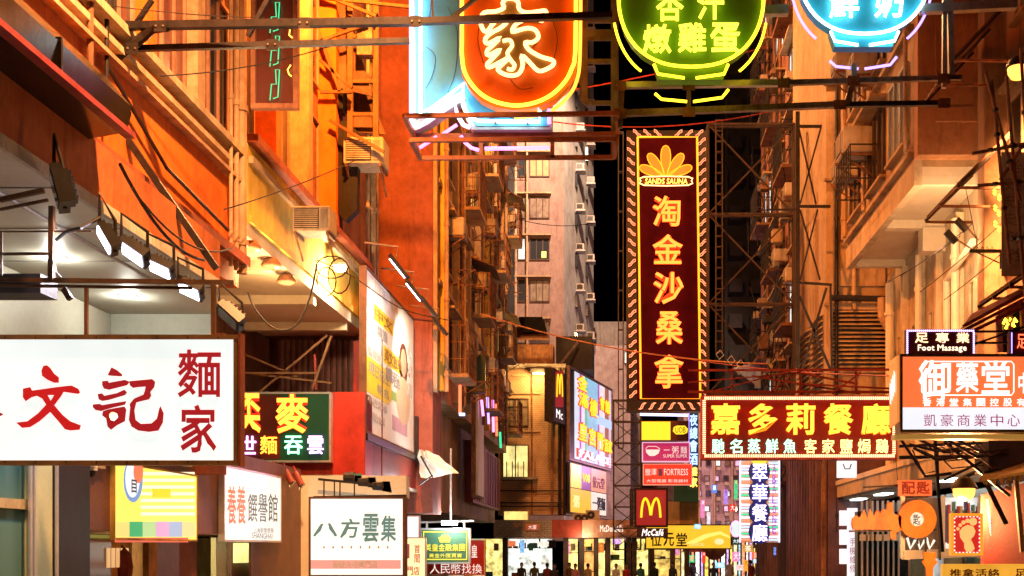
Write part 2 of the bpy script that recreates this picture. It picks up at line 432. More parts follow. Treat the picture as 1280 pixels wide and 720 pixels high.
def cwin(parent, x0, x1, z0, z1, y, gm=None, fm=None, nx=2, hood=False, transom=False):
    """a window on a wall that faces the camera at depth y"""
    t = .06; b = MB(); fm = fm or DFRAME; gm = gm or WGLASS
    b.box((x0, y - .09, z0), (x1, y - .002, z0 + t)); b.box((x0, y - .09, z1 - t), (x1, y - .002, z1))
    for i in range(nx + 1):
        x = x0 + (x1 - x0 - t) * i / nx; b.box((x, y - .087, z0 + t), (x + t, y - .002, z1 - t))
    if transom:
        zt = z0 + (z1 - z0) * .68; b.box((x0 + t, y - .08, zt), (x1 - t, y - .002, zt + t * .8))
    f = b.build('window', fm, parent)
    for i in range(nx):
        xa = x0 + (x1 - x0 - t) * i / nx + t; xb = x0 + (x1 - x0 - t) * (i + 1) / nx
        MB().box((xa, y - .035 - .01 * (i % 2), z0 + t), (xb, y - .004, z1 - t)).build('pane', gm, f)
    if hood: MB().box((x0 - .15, y - .4, z1 + .08), (x1 + .15, y - .002, z1 + .16)).build('window_hood', TANW, f)
    return f
# air conditioner: front faces local -Y (turned by rz)
def ac_build(kind='window'):
    r = thing('air_conditioner', 'x', 'air conditioner')
    w, h, d = (.66, .44, .5) if kind == 'window' else (.82, .58, .32)
    MB().box((-w / 2, -d, 0), (w / 2, .02, h)).build('casing', ACM, r, bevel=.012)
    if kind == 'window':
        g = MB().box((-w / 2 + .04, -d - .012, .05), (w / 2 - .2, -d - .001, h - .05)).build('grille', BLACK, r)
        s_ = MB()
        for i in range(9): s_.box((-w / 2 + .05, -d - .026, .065 + i * .036), (w / 2 - .21, -d - .013, .083 + i * .036))
        s_.build('slat_set', ACM, g, kind='stuff')
        MB().box((w / 2 - .17, -d - .014, .06), (w / 2 - .05, -d - .001, h - .06)).build('control_panel', GREYW, r)
    else:
        MB().lathe((-.1, -d - .02, h / 2), [(.23, 0), (.23, .021)], 14, 'y').build('fan_guard', BLACK, r)
        MB().lathe((-.1, -d - .035, h / 2), [(.07, 0), (.07, .014)], 10, 'y').build('fan_hub', ACM, r)
    for q_ in (-w / 2 + .05, w / 2 - .05): MB().bar((q_, .05, -.03), (q_, -d - .03, -.03), .04).bar((q_, .02, -.4), (q_, -d, -.05), .03).build('bracket', RUST, r)
    return r
AC0 = {'window': ac_build('window'), 'split': ac_build('split')}; ACUSED = {'window': False, 'split': False}
def ac(loc, rz, label, group=None, kind='window', s=1.0):
    if not ACUSED[kind]: o = AC0[kind]; ACUSED[kind] = True
    else: o = copy_tree(AC0[kind])
    o.location = loc; o.rotation_euler = (0, 0, rz); o.scale = (s, s, s); o['label'] = label
    if group: o['group'] = group
    return o
LF, RF, CF = math.pi / 2, -math.pi / 2, 0      # facing +X (left wall), -X (right wall), -Y (camera)
def pipe_v(parent, x, y, z0, z1, r=.06, m=None, name='drainpipe'):
    b = MB(); b.tube([(x, y, z0), (x, y, z1)], r, 8)
    z = z0 + .5
    while z < z1: b.lathe((x, y, z), [(r * 1.35, 0), (r * 1.35, .1)], 8); z += 2.4
    return b.build(name, m or PIPE, parent, smooth=False)

# ================================================================= LEFT: orange tenement nearest the camera
XL = -8.0
tA = thing('orange_tenement', 'orange painted tenement with ledge and mullioned windows above the white noodle shop', 'building', (XL, 20, 0))
XA = -6.9
SALM = mat('salmon_frame', (.6, .3, .2)); REDGL = glass('red_tinted_glass', (.14, .04, .03), .2)  # some panes are tinted dark red
MB().box((-12, 6, 7.2), (XA, 21.7, 9.6)).build('lower_wall', ORANGE, tA)
MB().box((-12, 6, 9.6), (XA - .25, 21.7, 30)).build('upper_wall', mat('dull_red_render', (.45, .2, .13)), tA)  # upper wall in a duller red than the lower wall
for zc, hh, dp, nm in ((9.5, .12, .2, 'ledge'), (9.25, .09, .12, 'ledge'), (9.02, .06, .16, 'pipe_run')):
    MB().box((XA + .002, 6, zc), (XA + dp, 21.6, zc + hh)).build(nm, CREAM if nm == 'ledge' else PIPE, tA)
for i in range(5):
    y = 11.3 + i * 2.1
    MB().box((XA - .247, y, 9.62), (XA - .03, y + .36, 20)).build('pilaster', ORANGE if i % 2 else PIPE, tA)
    fwin(tA, XA - .25, 1, y + .45, y + 2.0, 9.8, 12.2, REDGL if i % 2 else WGLASS, SALM, nm=3, hood=False, sill=True)
    fwin(tA, XA - .25, 1, y + .45, y + 2.0, 12.8, 15.2, WGLASS if i % 2 else REDGL, SALM, nm=3, hood=False)
for y, r in ((21.45, .09), (21.15, .045), (20.85, .035)): pipe_v(tA, XA + .14, y, 7.4, 30, r, PIPE)
pipe_v(tA, XA + .1, 15.4, 7.4, 24, .045, RUST); pipe_v(tA, XA + .1, 15.9, 8.0, 20, .03, DKMETAL)
MB().box((XA + .002, 6, 7.55), (XA + .25, 21.6, 7.72)).build('ledge', mat('red_ledge', (.45, .12, .05)), tA)
MB().tube([(XA + .1, 15.9, 8.9), (XA + .1, 18, 8.2), (XA + .1, 21.0, 8.0)], .03, 6).build('conduit', DKMETAL, tA)

# canopy of the noodle shop with its fascia, soffit, downlights
XC = -6.2; ZC = 6.5
cn = thing('shop_canopy', 'white canopy with orange fascia and recessed downlights over the noodle shop', 'canopy', (XC, 16, ZC))
MB().prism([(XL - .9, 6, ZC), (XC, 6, ZC), (XC, 18.3, ZC), (-6.97, 20.6, ZC), (XL - .9, 20.6, ZC)], (0, 0, .06)).build('soffit', WHITEP, cn)
MB().box((XC + .002, 6, ZC - .02), (XC + .06, 18.4, ZC + .12)).build('trim', mat('pale_trim', (.72, .7, .6)), cn)
MB().prism([(XC, 6, ZC + .12), (XC, 18.6, ZC + .12), (XC, 18.6, ZC + .75), (XC, 6, ZC + .95)], (-.12, 0, 0)).build('fascia', mat('orange_fascia', (.55, .17, .05), (.42, .11, .03)), cn)
MB().box((XC - 1.8, 6, ZC + .1), (XC - .13, 18.5, ZC + .5)).build('canopy_top', ORANGE, cn)
for px, py in ((68, 321), (160, 370)):
    p = PZ(px, py, ZC)
    f = MB().lathe((p.x, p.y, ZC - .012), [(.17, 0), (.17, .011)], 20).build('downlight', FRAME, cn)
    MB().lathe((p.x, p.y, ZC - .018), [(.14, 0), (.14, .005)], 20).build('lens', emit('downlight_lens', (1, 1, .95), 6), f)
for px, py in ((68, 321), (160, 370)):
    p = PZ(px, py, ZC); lamp_light('downlight_lamp', (p.x, p.y, ZC - .08), 12, (1, .97, .85), .12)
for i in range(7): MB().box((XL - .9, 8.2 + i * 1.7, ZC - .008), (XC - .02, 8.23 + i * 1.7, ZC - .001)).build('soffit_joint', GREYW, cn)
MB().tube([(-6.9, 8, ZC - .05), (-6.9, 18, ZC - .05)], .025, 6).build('conduit', GALV, cn)
MB().tube([(-7.6, 13, ZC - .05), (-6.9, 13, ZC - .05)], .02, 6).build('conduit', GALV, cn)
# pale recessed walls behind the sign
MB().box((-8.9, 8, 3.9), (-8.7, 20.5, ZC - .01)).build('side_panel', WHITEP, cn)
MB().box((-8.7, 20.5, 5.95), (-6.97, 20.7, ZC - .003)).build('end_beam', WHITEP, cn)
for x0, x1 in ((-8.06, -7.98), (-7.52, -7.4)):
    MB().box((x0, 20.55, 3.9), (x1, 20.75, 5.95)).build('post', WHITEP, cn)
# window seen under the canopy end
cw = thing('red_shopfront_window', 'dark red timber window tucked under the end of the white canopy', 'window', (-7.6, 21.2, 4.6))
MB().box((-8.9, 21.2, 3.8), (-7.0, 21.34, 6.3)).build('surround', mat('dark_red_timber', (.2, .05, .03)), cw)
for i in range(3):
    MB().box((-8.75 + i * .58, 21.15, 4.5), (-8.3 + i * .58, 21.19, 5.9)).build('pane', WGLASS, cw)
MB().bar((-8.4, 21.1, 5.8), (-6.9, 21.1, 4.9), .06).build('brace', REDST, cw)

# dark polished awning box above the canopy (pixels (0,60)-(170,205))
aw = thing('metal_awning', 'dark polished metal awning box jutting above the white canopy, upper left', 'awning', (-6.3, 14, 7.8))
def aw_section(Y):    # profile in X,Z
    return [(-7.2, Y, 8.05), (-5.95, Y, 7.95), (-5.7, Y, 7.65), (-5.75, Y, 7.35), (-6.9, Y, 7.15)]
a = aw_section(8); MB().prism(a, (0, 6.0, 0)).build('shell', mat('bronze_metal', (.10, .09, .05), (.05, .045, .03), rough=.16, metal=.9, scale=1, bump=.05, spec=.6), aw)
for Y in (10.2, 12.2): MB().box((-5.74, Y, 7.36), (-5.68, Y + .04, 7.7)).build('seam', DKMETAL, aw)
MB().box((-5.78, 8, 7.28), (-5.66, 14.02, 7.345)).build('drip_edge', REDST, aw)

# ================================================================= LEFT: ochre bay that overhangs the pavement
XB = -6.75
tB = thing('ochre_overhanging_bay', 'ochre overhanging bay with spotlit soffit beside the orange wall', 'building', (XB, 26, 8))
MB().box((-12, 21.75, 8.4), (XB, 32.0, 9.85)).build('bay_wall', YELLOWW, tB)
MB().box((-12, 21.75, 8.15), (XB, 32.0, 8.397)).build('soffit', CREAMP, tB)
MB().box((-12, 21.72, 9.853), (XB + .2, 32.05, 10.0)).build('ledge', mat('red_ledge', (.45, .12, .05)), tB)
MB().box((XB + .002, 21.8, 9.5), (XB + .09, 32.0, 9.62)).build('moulding', CREAM, tB)
MB().box((XB + .002, 21.8, 8.42), (XB + .06, 32.0, 8.55)).build('moulding', YELLOWW, tB)
MB().box((-12, 21.8, 10.0), (XB - .75, 37, 30)).build('rear_wall', mat('dull_red_render', (.45, .2, .13)), tB)
for i in range(4):
    y = 22 + i * 2.6
    MB().box((XB - .748, y, 10.0), (XB - .3, y + .35, 30)).build('pier', PIPE if i % 2 == 0 else ORANGE, tB)
    fwin(tB, XB - .75, 1, y + .5, y + 2.4, 10.3, 13.0, WGLASS, SALM, nm=3, hood=False, sill=False)
    fwin(tB, XB - .75, 1, y + .5, y + 2.4, 13.8, 16.6, REDGL if i % 2 else WGLASS, SALM, nm=3, hood=False, sill=False)
for i in range(3):
    MB().box((-10, 23.6 + i * 3.2, 7.95), (XB - .1, 23.85 + i * 3.2, 8.147)).build('soffit_beam', CREAMP, tB)
# slatted shadowed wall and shop upper floor under the bay
lw = thing('ribbed_wall', 'dark ribbed cladding in the shade under the ochre bay', 'wall', (XL, 28, 4))
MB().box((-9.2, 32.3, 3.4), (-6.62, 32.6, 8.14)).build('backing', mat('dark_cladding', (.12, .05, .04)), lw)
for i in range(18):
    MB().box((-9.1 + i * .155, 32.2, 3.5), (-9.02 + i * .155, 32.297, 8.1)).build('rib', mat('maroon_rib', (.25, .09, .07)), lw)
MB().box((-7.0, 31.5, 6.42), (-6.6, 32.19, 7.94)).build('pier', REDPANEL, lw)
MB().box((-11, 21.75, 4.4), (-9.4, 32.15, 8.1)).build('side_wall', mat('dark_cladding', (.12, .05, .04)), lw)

# pipes down the end of the bay
for dx, r in ((0, .1), (.22, .06), (-.22, .05)): pipe_v(tB, XB + .12 + dx * .3, 32.1 + dx, 8.6, 30, r, PIPE)

# ================================================================= LEFT: red-brown end wall and long tenement façade
XD = -5.87
tC = thing('long_tenement', 'long ochre tenement with red-brown end wall, caged balconies and hanging pipes', 'building', (XD, 38, 0))
MB().box((-12, 37.6, 3.6), (XD - .002, 39.4, 34)).build('end_wall', REDWALL, tC)
MB().box((-12, 39.4, 7.4), (XD, 62, 34)).build('street_wall', TANW, tC)
MB().box((-12, 39.4, 3.8), (XD - .6, 62, 7.4)).build('lower_wall', BROWNW, tC)
MB().box((XD + .002, 37.7, 7.4), (XD + .12, 37.95, 33)).build('corner_strip', PIPE, tC)
zf = [8.2, 11.4, 14.6, 17.8, 21.0, 24.2]
bandm = [YELLOWW, TANW, BROWNW, CREAM]
for i in range(7):
    y = 39.2 + i * 3.25
    MB().box((XD + .003, y - .35, 7.6), (XD + .22, y - .05, 33)).build('pilaster', bandm[i % 4], tC)
    for k, z in enumerate(zf):
        gm = [WGLASS, CURTAIN, WGLASS, YELWIN, CURTAIN, WGLASS, WGLASS][(i * 3 + k * 2) % 7]
        fwin(tC, XD, 1, y + .25, y + 2.2, z + .3, z + 2.1, gm, DFRAME, nm=3, hood=True)
        if k == 0: continue
for k, z in enumerate(zf[1:]):
    MB().box((XD + .004, 38.2, z - .45), (XD + .14, 61.9, z - .3)).build('string_course', TANW, tC)
rnd = random.Random(5)
for i in range(7):
    y = 39.2 + i * 3.25
    for k, z in enumerate(zf):
        # balconies / cages
        if (i + k) % 3 == 0:
            w0, w1 = y + .1, y + 2.3; dpt = .9
            c = MB().box((XD + .23, w0, z - .1), (XD + dpt, w1, z + .02)).build('balcony', TANW, tC)
            g = MB()
            for j in range(9): g.bar((XD + dpt, w0 + (w1 - w0) * j / 8, z), (XD + dpt, w0 + (w1 - w0) * j / 8, z + 1.6), .025)
            for j in range(4):
                for yy in (w0, w1): g.bar((XD + .25 + j * .2, yy, z), (XD + .25 + j * .2, yy, z + 1.6), .025)
            for zz in (.5, 1.05, 1.6): g.bar((XD + dpt, w0, z + zz), (XD + dpt, w1, z + zz), .03); g.bar((XD + .1, w0, z + zz), (XD + dpt, w0, z + zz), .03)
            g.build('cage', RUST, c)
            if k % 2: MB().prism([(XD + .05, w0 - .2, z + 2.2), (XD + 1.1, w0 - .2, z + 1.8), (XD + 1.1, w0 - .2, z + 1.84), (XD + .05, w0 - .2, z + 2.24)], (0, w1 - w0 + .4, 0)).build('awning_sheet', RUST, c)
        elif (i + k) % 3 == 1:
            g = MB()       # drying rack
            for j in range(4): g.bar((XD + .25 + j * .28, y + .1, z + .2), (XD + .25 + j * .28, y + 2.3, z + .2), .025)
            g.bar((XD, y + .1, z + .2), (XD + 1.15, y + .1, z + .2), .035); g.bar((XD, y + 2.3, z + .2), (XD + 1.15, y + 2.3, z + .2), .035)
            g.bar((XD, y + .1, z - .5), (XD + 1.1, y + .1, z + .2), .03)
            g.build('drying_rack', RUST, tC)
for i, (y, z) in enumerate([(40, 12.9), (43.4, 15.4), (43.2, 9.6), (46.6, 12.6), (46.8, 18.4), (50, 15.6), (50, 9.8), (53.2, 12.5), (53, 18.8), (56.4, 15.6), (56.3, 9.8), (59.3, 12.4), (40.4, 19.2), (59.4, 18.6)]):
    ac((XD, y + .3, z), LF, 'box air conditioner on the long left tenement, %s level, %s of the row' % (['second', 'third', 'fourth', 'fifth'][min(3, int((z - 9) / 3.1))], ['nearest pier', 'second pier', 'third pier', 'fourth pier', 'fifth pier', 'sixth pier', 'farthest pier'][int((y - 39) / 3.25)]), 'air conditioners on the long left tenement', 'window', 1.35)
for y, r, m in ((38.4, .07, PIPE), (42.3, .05, RUST), (42.6, .08, PIPE), (48.8, .06, RUST), (52.1, .07, PIPE), (55.3, .05, RUST), (58.6, .07, PIPE)):
    pipe_v(tC, XD + .32, y, 7.5, 32, r, m)
# red ribbed shutters and lower stage of the far end
MB().box((XD - .6 + .002, 50, 4.4), (XD - .25, 61, 7.0)).build('shutter_box', REDPANEL2, tC)
for i in range(14): MB().box((XD - .248, 50.3 + i * .76, 4.5), (XD - .19, 50.7 + i * .76, 6.9)).build('shutter_rib', PIPE if i in (3, 4, 5) else REDPANEL2, tC)
cwin(tC, -7.6, -6.5, 5.15, 6.3, 39.4, CURTAIN, DFRAME, 3)
MB().box((-8, 39.1, 3.6), (XD - .62, 39.39, 4.95)).build('stone_band', TANW, tC)

# ================================================================= LEFT: shopfront wall under the canopy
sf = thing('shopfront', 'brown shopfront with dark columns, timber doors and glazed stalls under the white sign', 'building', (-7.5, 18, 0))
XS = -7.5
MB().box((-9.4, 15.6, 2.75), (XS - .002, 28.2, 4.35)).build('panel_band', BROWNP, sf)
for px0, px1, m_, nm in ((-60, 26, TGLASS, 'shop_glass'), (26, 50, GREENP, 'pillar'), (50, 98, BLACK, 'pillar'), (98, 103, mat('red_enamel', (.6, .06, .02)), 'edge_strip')):
    Ya = F * XS / (px0 - 775); Yb = F * XS / (px1 - 775)
    MB().box((XS, Ya, .14), (XS + (.16 if nm == 'pillar' else .05), Yb, 4.3)).build(nm, m_, sf)
for px in (18, 23, 52): 
    Ya = F * XS / (px - 775); MB().box((XS + .17, Ya, .14), (XS + .2, Ya + .05, 4.25)).build('metal_strip', FRAME, sf)
MB().box((XS + .06, 14, 2.98), (XS + .12, 15.95, 3.1)).build('transom', mat('brass_strip', (.5, .4, .2)), sf)
# interior row below the panel: recess and doors
MB().box((-9.6, 17.9, .14), (-9.3, 28, 2.72)).build('back_wall', mat('warm_interior', (.5, .32, .15)), sf)
for px0, px1, m_ in ((104, 139, 0), (139, 165, 1), (186, 197, 1), (197, 224, 2), (224, 246, 3), (270, 283, 4), (290, 312, 2), (312, 320, 5), (349, 385, 3)):
    Ya = F * (XS - .3) / (px0 - 775); Yb = F * (XS - .3) / (px1 - 775)
    mm = [glass('dark_display_glass', (.12, .08, .04)), mat('orange_timber', (.45, .2, .05)), BROWNP, mat('red_brown_timber', (.22, .07, .03)), GREENP, FRAME][m_]
    MB().box((XS - .4, Ya, .14), (XS - .3, Yb, 2.7)).build(['display_case', 'timber_door', 'dark_door', 'timber_panel', 'cream_post', 'steel_post'][m_], mm, sf)
    if m_ == 1 and px0 == 139:
        MB().lathe((XS - .295, (Ya + Yb) / 2, 2.2), [(.01, -.34), (.14, -.2), (.17, 0), (.14, .2), (.01, .34)], 10).build('oval_carving', mat('dark_red_carving', (.16, .02, .01)), sf)
for i in range(5): MB().box((XS - .29, 18.2 + i * .17, 2.2), (XS - .27, 18.3 + i * .17, 2.5)).build('jar', emit('jar_glow', (.9, .5, .2), .7), sf)
MB().box((XS - .3, 24.2, 2.2), (XS - .1, 26.5, 2.6)).build('menu_card', emit('menu_card', (.95, .9, .3), 1.0, vary=.4), sf)
lamp_light('shop_lamp', (-8.6, 22, 2.5), 30, (1, .7, .35), .3)
cctv = thing('dome_camera', 'small white dome camera hanging below the big white sign', 'camera', P(114, 590, 17))
MB().lathe(P(114, 590, 17), [(.085, .02), (.09, .1), (.07, .12)], 14).build('housing', WHITEP, cctv)
MB().lathe(P(114, 590, 17) + Vector((0, 0, -.04)), [(.02, -.03), (.055, -.005), (.065, .03), (.06, .059)], 14).build('dome', BLACK, cctv)
MB().box(tuple(P(96, 584, 16.9)), tuple(P(132, 580, 17.3))).build('mounting_plate', CREAM, cctv)

# ================================================================= LEFT: red sign box with the poster wall on top
XR = -6.4
rb = thing('red_fascia_box', 'large red sheet metal box carrying the green neon sign and the poster', 'sign box', (XR, 31, 4.3))
MB().box((-9.4, 30.0, 4.33), (XR, 31.0, 6.4)).build('front_panel', REDPANEL, rb)
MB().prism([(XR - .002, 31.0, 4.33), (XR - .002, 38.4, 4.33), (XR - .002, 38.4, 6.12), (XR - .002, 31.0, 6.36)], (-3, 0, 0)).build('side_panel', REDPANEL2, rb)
MB().box((-9.4, 30.0, 4.22), (XR + .05, 38.4, 4.328)).build('pale_underside', mat('pale_underside', (.75, .72, .6)), rb)
MB().box((XR + .001, 30.0, 4.34), (XR + .03, 30.05, 6.38)).build('corner_trim', REDPANEL2, rb)
MB().box((XR + .003, 37.3, 5.2), (XR + .1, 38.3, 6.6)).build('end_plate', DKMETAL, rb)

# white boxes beneath, holding spotlights
wb = thing('white_bulkhead', 'pale boxed bulkhead behind the white dumpling sign', 'wall', (-7, 27, 3))
MB().box((-9.3, 28.2, .14), (-6.2, 28.6, 4.2)).build('panel', WHITEP, wb)
MB().box((-7.55, 24.4, .14), (-7.5, 28.2, 4.3)).build('brown_pier', BROWNP, wb)

# ================================================================= CENTRE: tiled corner block with the burger shop
mc = thing('tiled_corner_block', 'orange tiled corner block with a lit bay window above the burger shop', 'building', (-4.5, 65, 0))
mx0, mx1 = -6.6, -3.03; mz = 12.25
MB().box((mx0, 65, 4.3), (mx1, 66.5, mz)).build('front_wall', TILE, mc)
u13 = Vector((math.sin(math.radians(13)), math.cos(math.radians(13)), 0))
q = [Vector((mx1, 65.01, 4.3)), Vector((mx1, 65.01, 4.3)) + u13 * 11.5]
MB().prism([q[0], q[1], q[1] + Vector((0, 0, mz - 4.35)), q[0] + Vector((0, 0, mz - 4.35))], Vector((-u13.y, u13.x, 0)) * .5).build('side_wall', TILES2, mc)
MB().box((mx0 - .1, 64.8, mz), (mx1 + .1, 66.6, mz + .2)).build('parapet', GREYW, mc)
def bx(px, Y): return (px - 775) / F * Y
def bz(py, Y): return HC + (685 - py) / F * Y
cwin(mc, bx(628, 65), bx(661, 65), bz(533, 65), bz(498, 65), 65, CURTAIN, DFRAME, 2, transom=True)
cwin(mc, bx(628, 65), bx(661, 65), bz(601, 65), bz(556, 65), 65, emit('bay_lit_glass', (1, .85, .3), .8, vary=.6), DFRAME, 2)
w_ = cwin(mc, bx(629, 65), bx(661, 65), bz(671, 65), bz(638, 65), 65, emit('yellow_lit_pane', (1, .78, .22), .95, vary=.35), CREAM, 1)
MB().box((bx(625, 65), 64.2, bz(600, 65)), (bx(672, 65), 64.9, bz(597, 65))).build('balcony_slab', GREYW, mc)
g = MB()
for i in range(7): g.bar((bx(628 + i * 7, 65), 64.25, bz(597, 65)), (bx(628 + i * 7, 65), 64.25, bz(578, 65)), .05)
g.build('railing', RUST, mc)
for px, r in ((690, .07), (700, .1), (706, .08), (665, .04), (703, .05)): pipe_v(mc, bx(px, 65), 64.88, 4.3, mz, r, RUST if r < .08 else DKMETAL)
for zz in (4.75, 4.95, 5.6): MB().tube([(mx0, 64.85, zz), (mx1, 64.85, zz)], .04, 6).build('pipe_run', DKMETAL, mc)
MB().box((bx(664, 65), 64.3, bz(468, 65)), (bx(684, 65), 64.95, bz(463, 65))).build('lamp_bracket', BLACK, mc)
MB().box((bx(667, 65), 64.32, bz(470, 65)), (bx(681, 65), 64.5, bz(468.2, 65))).build('wall_lamp_lens', emit('amber_wall_lamp', (1, .7, .2), 8), mc)
lamp_light('wall_lamp', (bx(674, 65), 63.8, bz(471, 65)), 170, (1, .55, .16), .2)
for py in (470, 493, 540): MB().box((mx0, 64.93, bz(py, 65)), (bx(676, 65), 64.99, bz(py - 2, 65))).build('string_course', BROWNW, mc)
# ground floor fascia
MB().box((mx0 - .1, 63.6, bz(672, 64)), (bx(690, 64), 64.8, bz(650, 64))).build('shop_fascia', TILEG, mc)
MB().box((bx(690, 64) + .002, 63.65, bz(672, 64)), (bx(728, 64), 64.8, bz(650, 64))).build('shop_fascia', REDPANEL2, mc)
MB().box((bx(728, 64) + .002, 63.6, bz(672, 64)), (bx(796, 64), 64.8, bz(650, 64))).build('shop_fascia', mat('salmon_fascia', (.6, .32, .24)), mc)
MB().box((bx(796, 64) + .002, 63.7, bz(668, 64)), (bx(858, 64), 64.8, bz(650, 64))).build('shop_fascia', TILES2, mc)
# columns and lit interiors at street level
cols = [(560, 605, 'pale'), (605, 628, 'yellow'), (630, 690, 'pale'), (704, 722, 'yellow'), (726, 742, 'orange'), (744, 756, 'yellow'), (757, 780, 'yellow'), (793, 810, 'yellow'), (815, 850, 'amber')]
icol = {'pale': ((.9, .95, .85), 1.0), 'yellow': ((1, .8, .25), 1.1), 'orange': ((1, .45, .12), 1.0), 'amber': ((1, .65, .15), .8)}
for a_, b_, k_ in cols:
    MB().box((bx(a_, 66), 66, .14), (bx(b_, 66), 66.1, 3.0)).build('lit_interior', emit('interior_' + k_, icol[k_][0], icol[k_][1], vary=.7, vscale=3.5), mc)
rnd = random.Random(4)
GOODS = [mat('goods_%d' % i, c) for i, c in enumerate([(.05, .03, .03), (.5, .08, .03), (.08, .2, .35), (.6, .5, .3), (.1, .3, .12), (.4, .15, .3)])]
for a_, b_, k_ in cols:
    zo_ = rnd.uniform(-.3, .25)
    for z_ in [q__ + zo_ for q__ in (.7, 1.3, 1.9, 2.4) if rnd.random() < .55]:
        MB().box((bx(a_, 65.7), 65.6, z_), (bx(b_, 65.7), 65.9, z_ + .04)).build('shelf', GOODS[0], mc)
        x_ = bx(a_, 65.7) + .05
        while x_ < bx(b_, 65.7) - .2:
            w__ = .06 + rnd.random() * .5; h__ = .08 + rnd.random() * .45
            if rnd.random() < .6: MB().box((x_, 65.62, z_ + .04), (x_ + w__, 65.8, z_ + .04 + h__)).build('goods', GOODS[rnd.randrange(6)], mc)
            x_ += w__ + .06
    MB().box((bx((a_ + b_) / 2, 65), 65.3, 2.35), (bx((a_ + b_) / 2 + 6, 65), 65.35, 2.75)).build('hanging_poster', GOODS[rnd.randrange(1, 6)], mc)
for i, (px, py, w_, h_, c_) in enumerate([(600, 674, 9, 14, (1, .8, .1)), (633, 676, 12, 7, (1, .25, .1)), (650, 675, 6, 16, (.3, .6, 1)), (672, 677, 14, 6, (1, .95, .8)), (707, 676, 5, 17, (1, .2, .5)), (729, 675, 10, 8, (1, .7, .1)), (748, 678, 7, 13, (1, .3, .05)), (765, 674, 12, 6, (.9, .5, 1)), (797, 676, 8, 14, (1, .85, .2)), (822, 674, 14, 8, (.4, .9, 1)), (842, 680, 7, 14, (1, .3, .6))]):
    MB().box((bx(px, 64.9), 64.7 - .01 * i, bz(py + h_, 64.9)), (bx(px + w_, 64.9), 64.78 - .01 * i, bz(py, 64.9))).build('lit_poster', emit('street_poster_%d' % i, c_, .8, vary=.6, vscale=9), mc)
for px in (628, 704, 724, 742, 757, 783, 790, 812, 838, 856): MB().box((bx(px, 64.2), 64.2, .14), (bx(px + 6, 64.2), 64.9, 3.1)).build('column', mat('dark_column', (.08, .05, .04)), mc)
lamp_light('shopfront_lamp', (-2, 63.2, 3.0), 35, (1, .8, .45), .4)

# rooftop clutter over the corner block
rt = thing('rooftop_shed', 'rusty corrugated rooftop shed with a tilted black panel on the tiled corner block', 'shed', (-5.8, 66, mz))
MB().box((bx(632, 66), 65.6, mz + .2), (bx(692, 66), 67, bz(432, 66))).build('corrugated_wall', RUST, rt)
for i in range(16): MB().box((bx(633 + i * 3.7, 66), 65.54, mz + .25), (bx(634.5 + i * 3.7, 66), 65.598, bz(433, 66))).build('corrugation', RUST, rt)
MB().prism([P(640, 425, 65.5), P(686, 425, 65.5), P(680, 411, 67), P(640, 411, 67)], (0, 0, .12)).build('roof_sheet', RUST, rt)
MB().prism([P(652, 414, 65.4), P(684, 414, 65.4), P(678, 396, 66.4), P(648, 396, 66.4)], (0, .1, 0)).build('black_panel', BLACK, rt)
MB().box((bx(694, 66), 66.8, mz + .2), (bx(740, 66), 72, bz(425, 68))).build('dark_side_shed', DARKW, rt)
MB().bar(P(698, 458, 65.6), P(722, 428, 66.4), .1).build('prop', STEEL, rt)

# slim lattice scaffold beside the corner block
def lattice(px0, px1, py0, py1, Y, n, m_, name, label, w=.07, diag=True, dep=.5, cat='scaffold', bars=None):
    r = thing(name, label, cat, P((px0 + px1) / 2, py1, Y))
    for px in (px0, px1):
        for dy in (0, dep):
            MB().bar(P(px, py1, Y) + Vector((0, dy, 0)), P(px, py0, Y) + Vector((0, dy, 0)), w).build('upright', m_, r)
    for i in range(n + 1):
        py = py0 + (py1 - py0) * i / n
        k = MB().bar(P(px0, py, Y), P(px1, py, Y), w * .8)
        k.bar(P(px0, py, Y) + Vector((0, dep, 0)), P(px1, py, Y) + Vector((0, dep, 0)), w * .8); k.bar(P(px0, py, Y), P(px0, py, Y) + Vector((0, dep, 0)), w * .7); k.bar(P(px1, py, Y), P(px1, py, Y) + Vector((0, dep, 0)), w * .7)
        k.build('rail', m_, r)
        if diag and i < n:
            py2 = py0 + (py1 - py0) * (i + 1) / n
            MB().bar(P(px0, py, Y) + Vector((0, .03, 0)), P(px1, py2, Y) + Vector((0, .03, 0)), w * .6).build('brace', m_, r)
            MB().bar(P(px1, py, Y) + Vector((0, .08, 0)), P(px0, py2, Y) + Vector((0, .08, 0)), w * .6).build('brace', m_, r)
    return r
lattice(767, 801, 500, 687, 62, 7, DKMETAL, 'steel_scaffold', 'dark cross-braced steel frame between the tiled block and the burger sign', .08)
lattice(885, 993, 155, 492, 43, 3, mat('dim_brown_steel', (.07, .045, .035)), 'sign_support_lattice', 'tall cross-braced lattice standing right of the vertical sauna sign', .09, dep=.3)
lattice(895, 903, 150, 440, 42.5, 22, mat('dim_brown_steel', (.07, .045, .035)), 'steel_ladder', 'thin vertical steel ladder right beside the sauna sign', .04, diag=False, dep=.1, cat='ladder')
lattice(773, 779, 165, 560, 52, 8, DKMETAL, 'slender_mast', 'slender dark mast left of the vertical sauna sign', .05, diag=False, dep=.2, cat='mast')

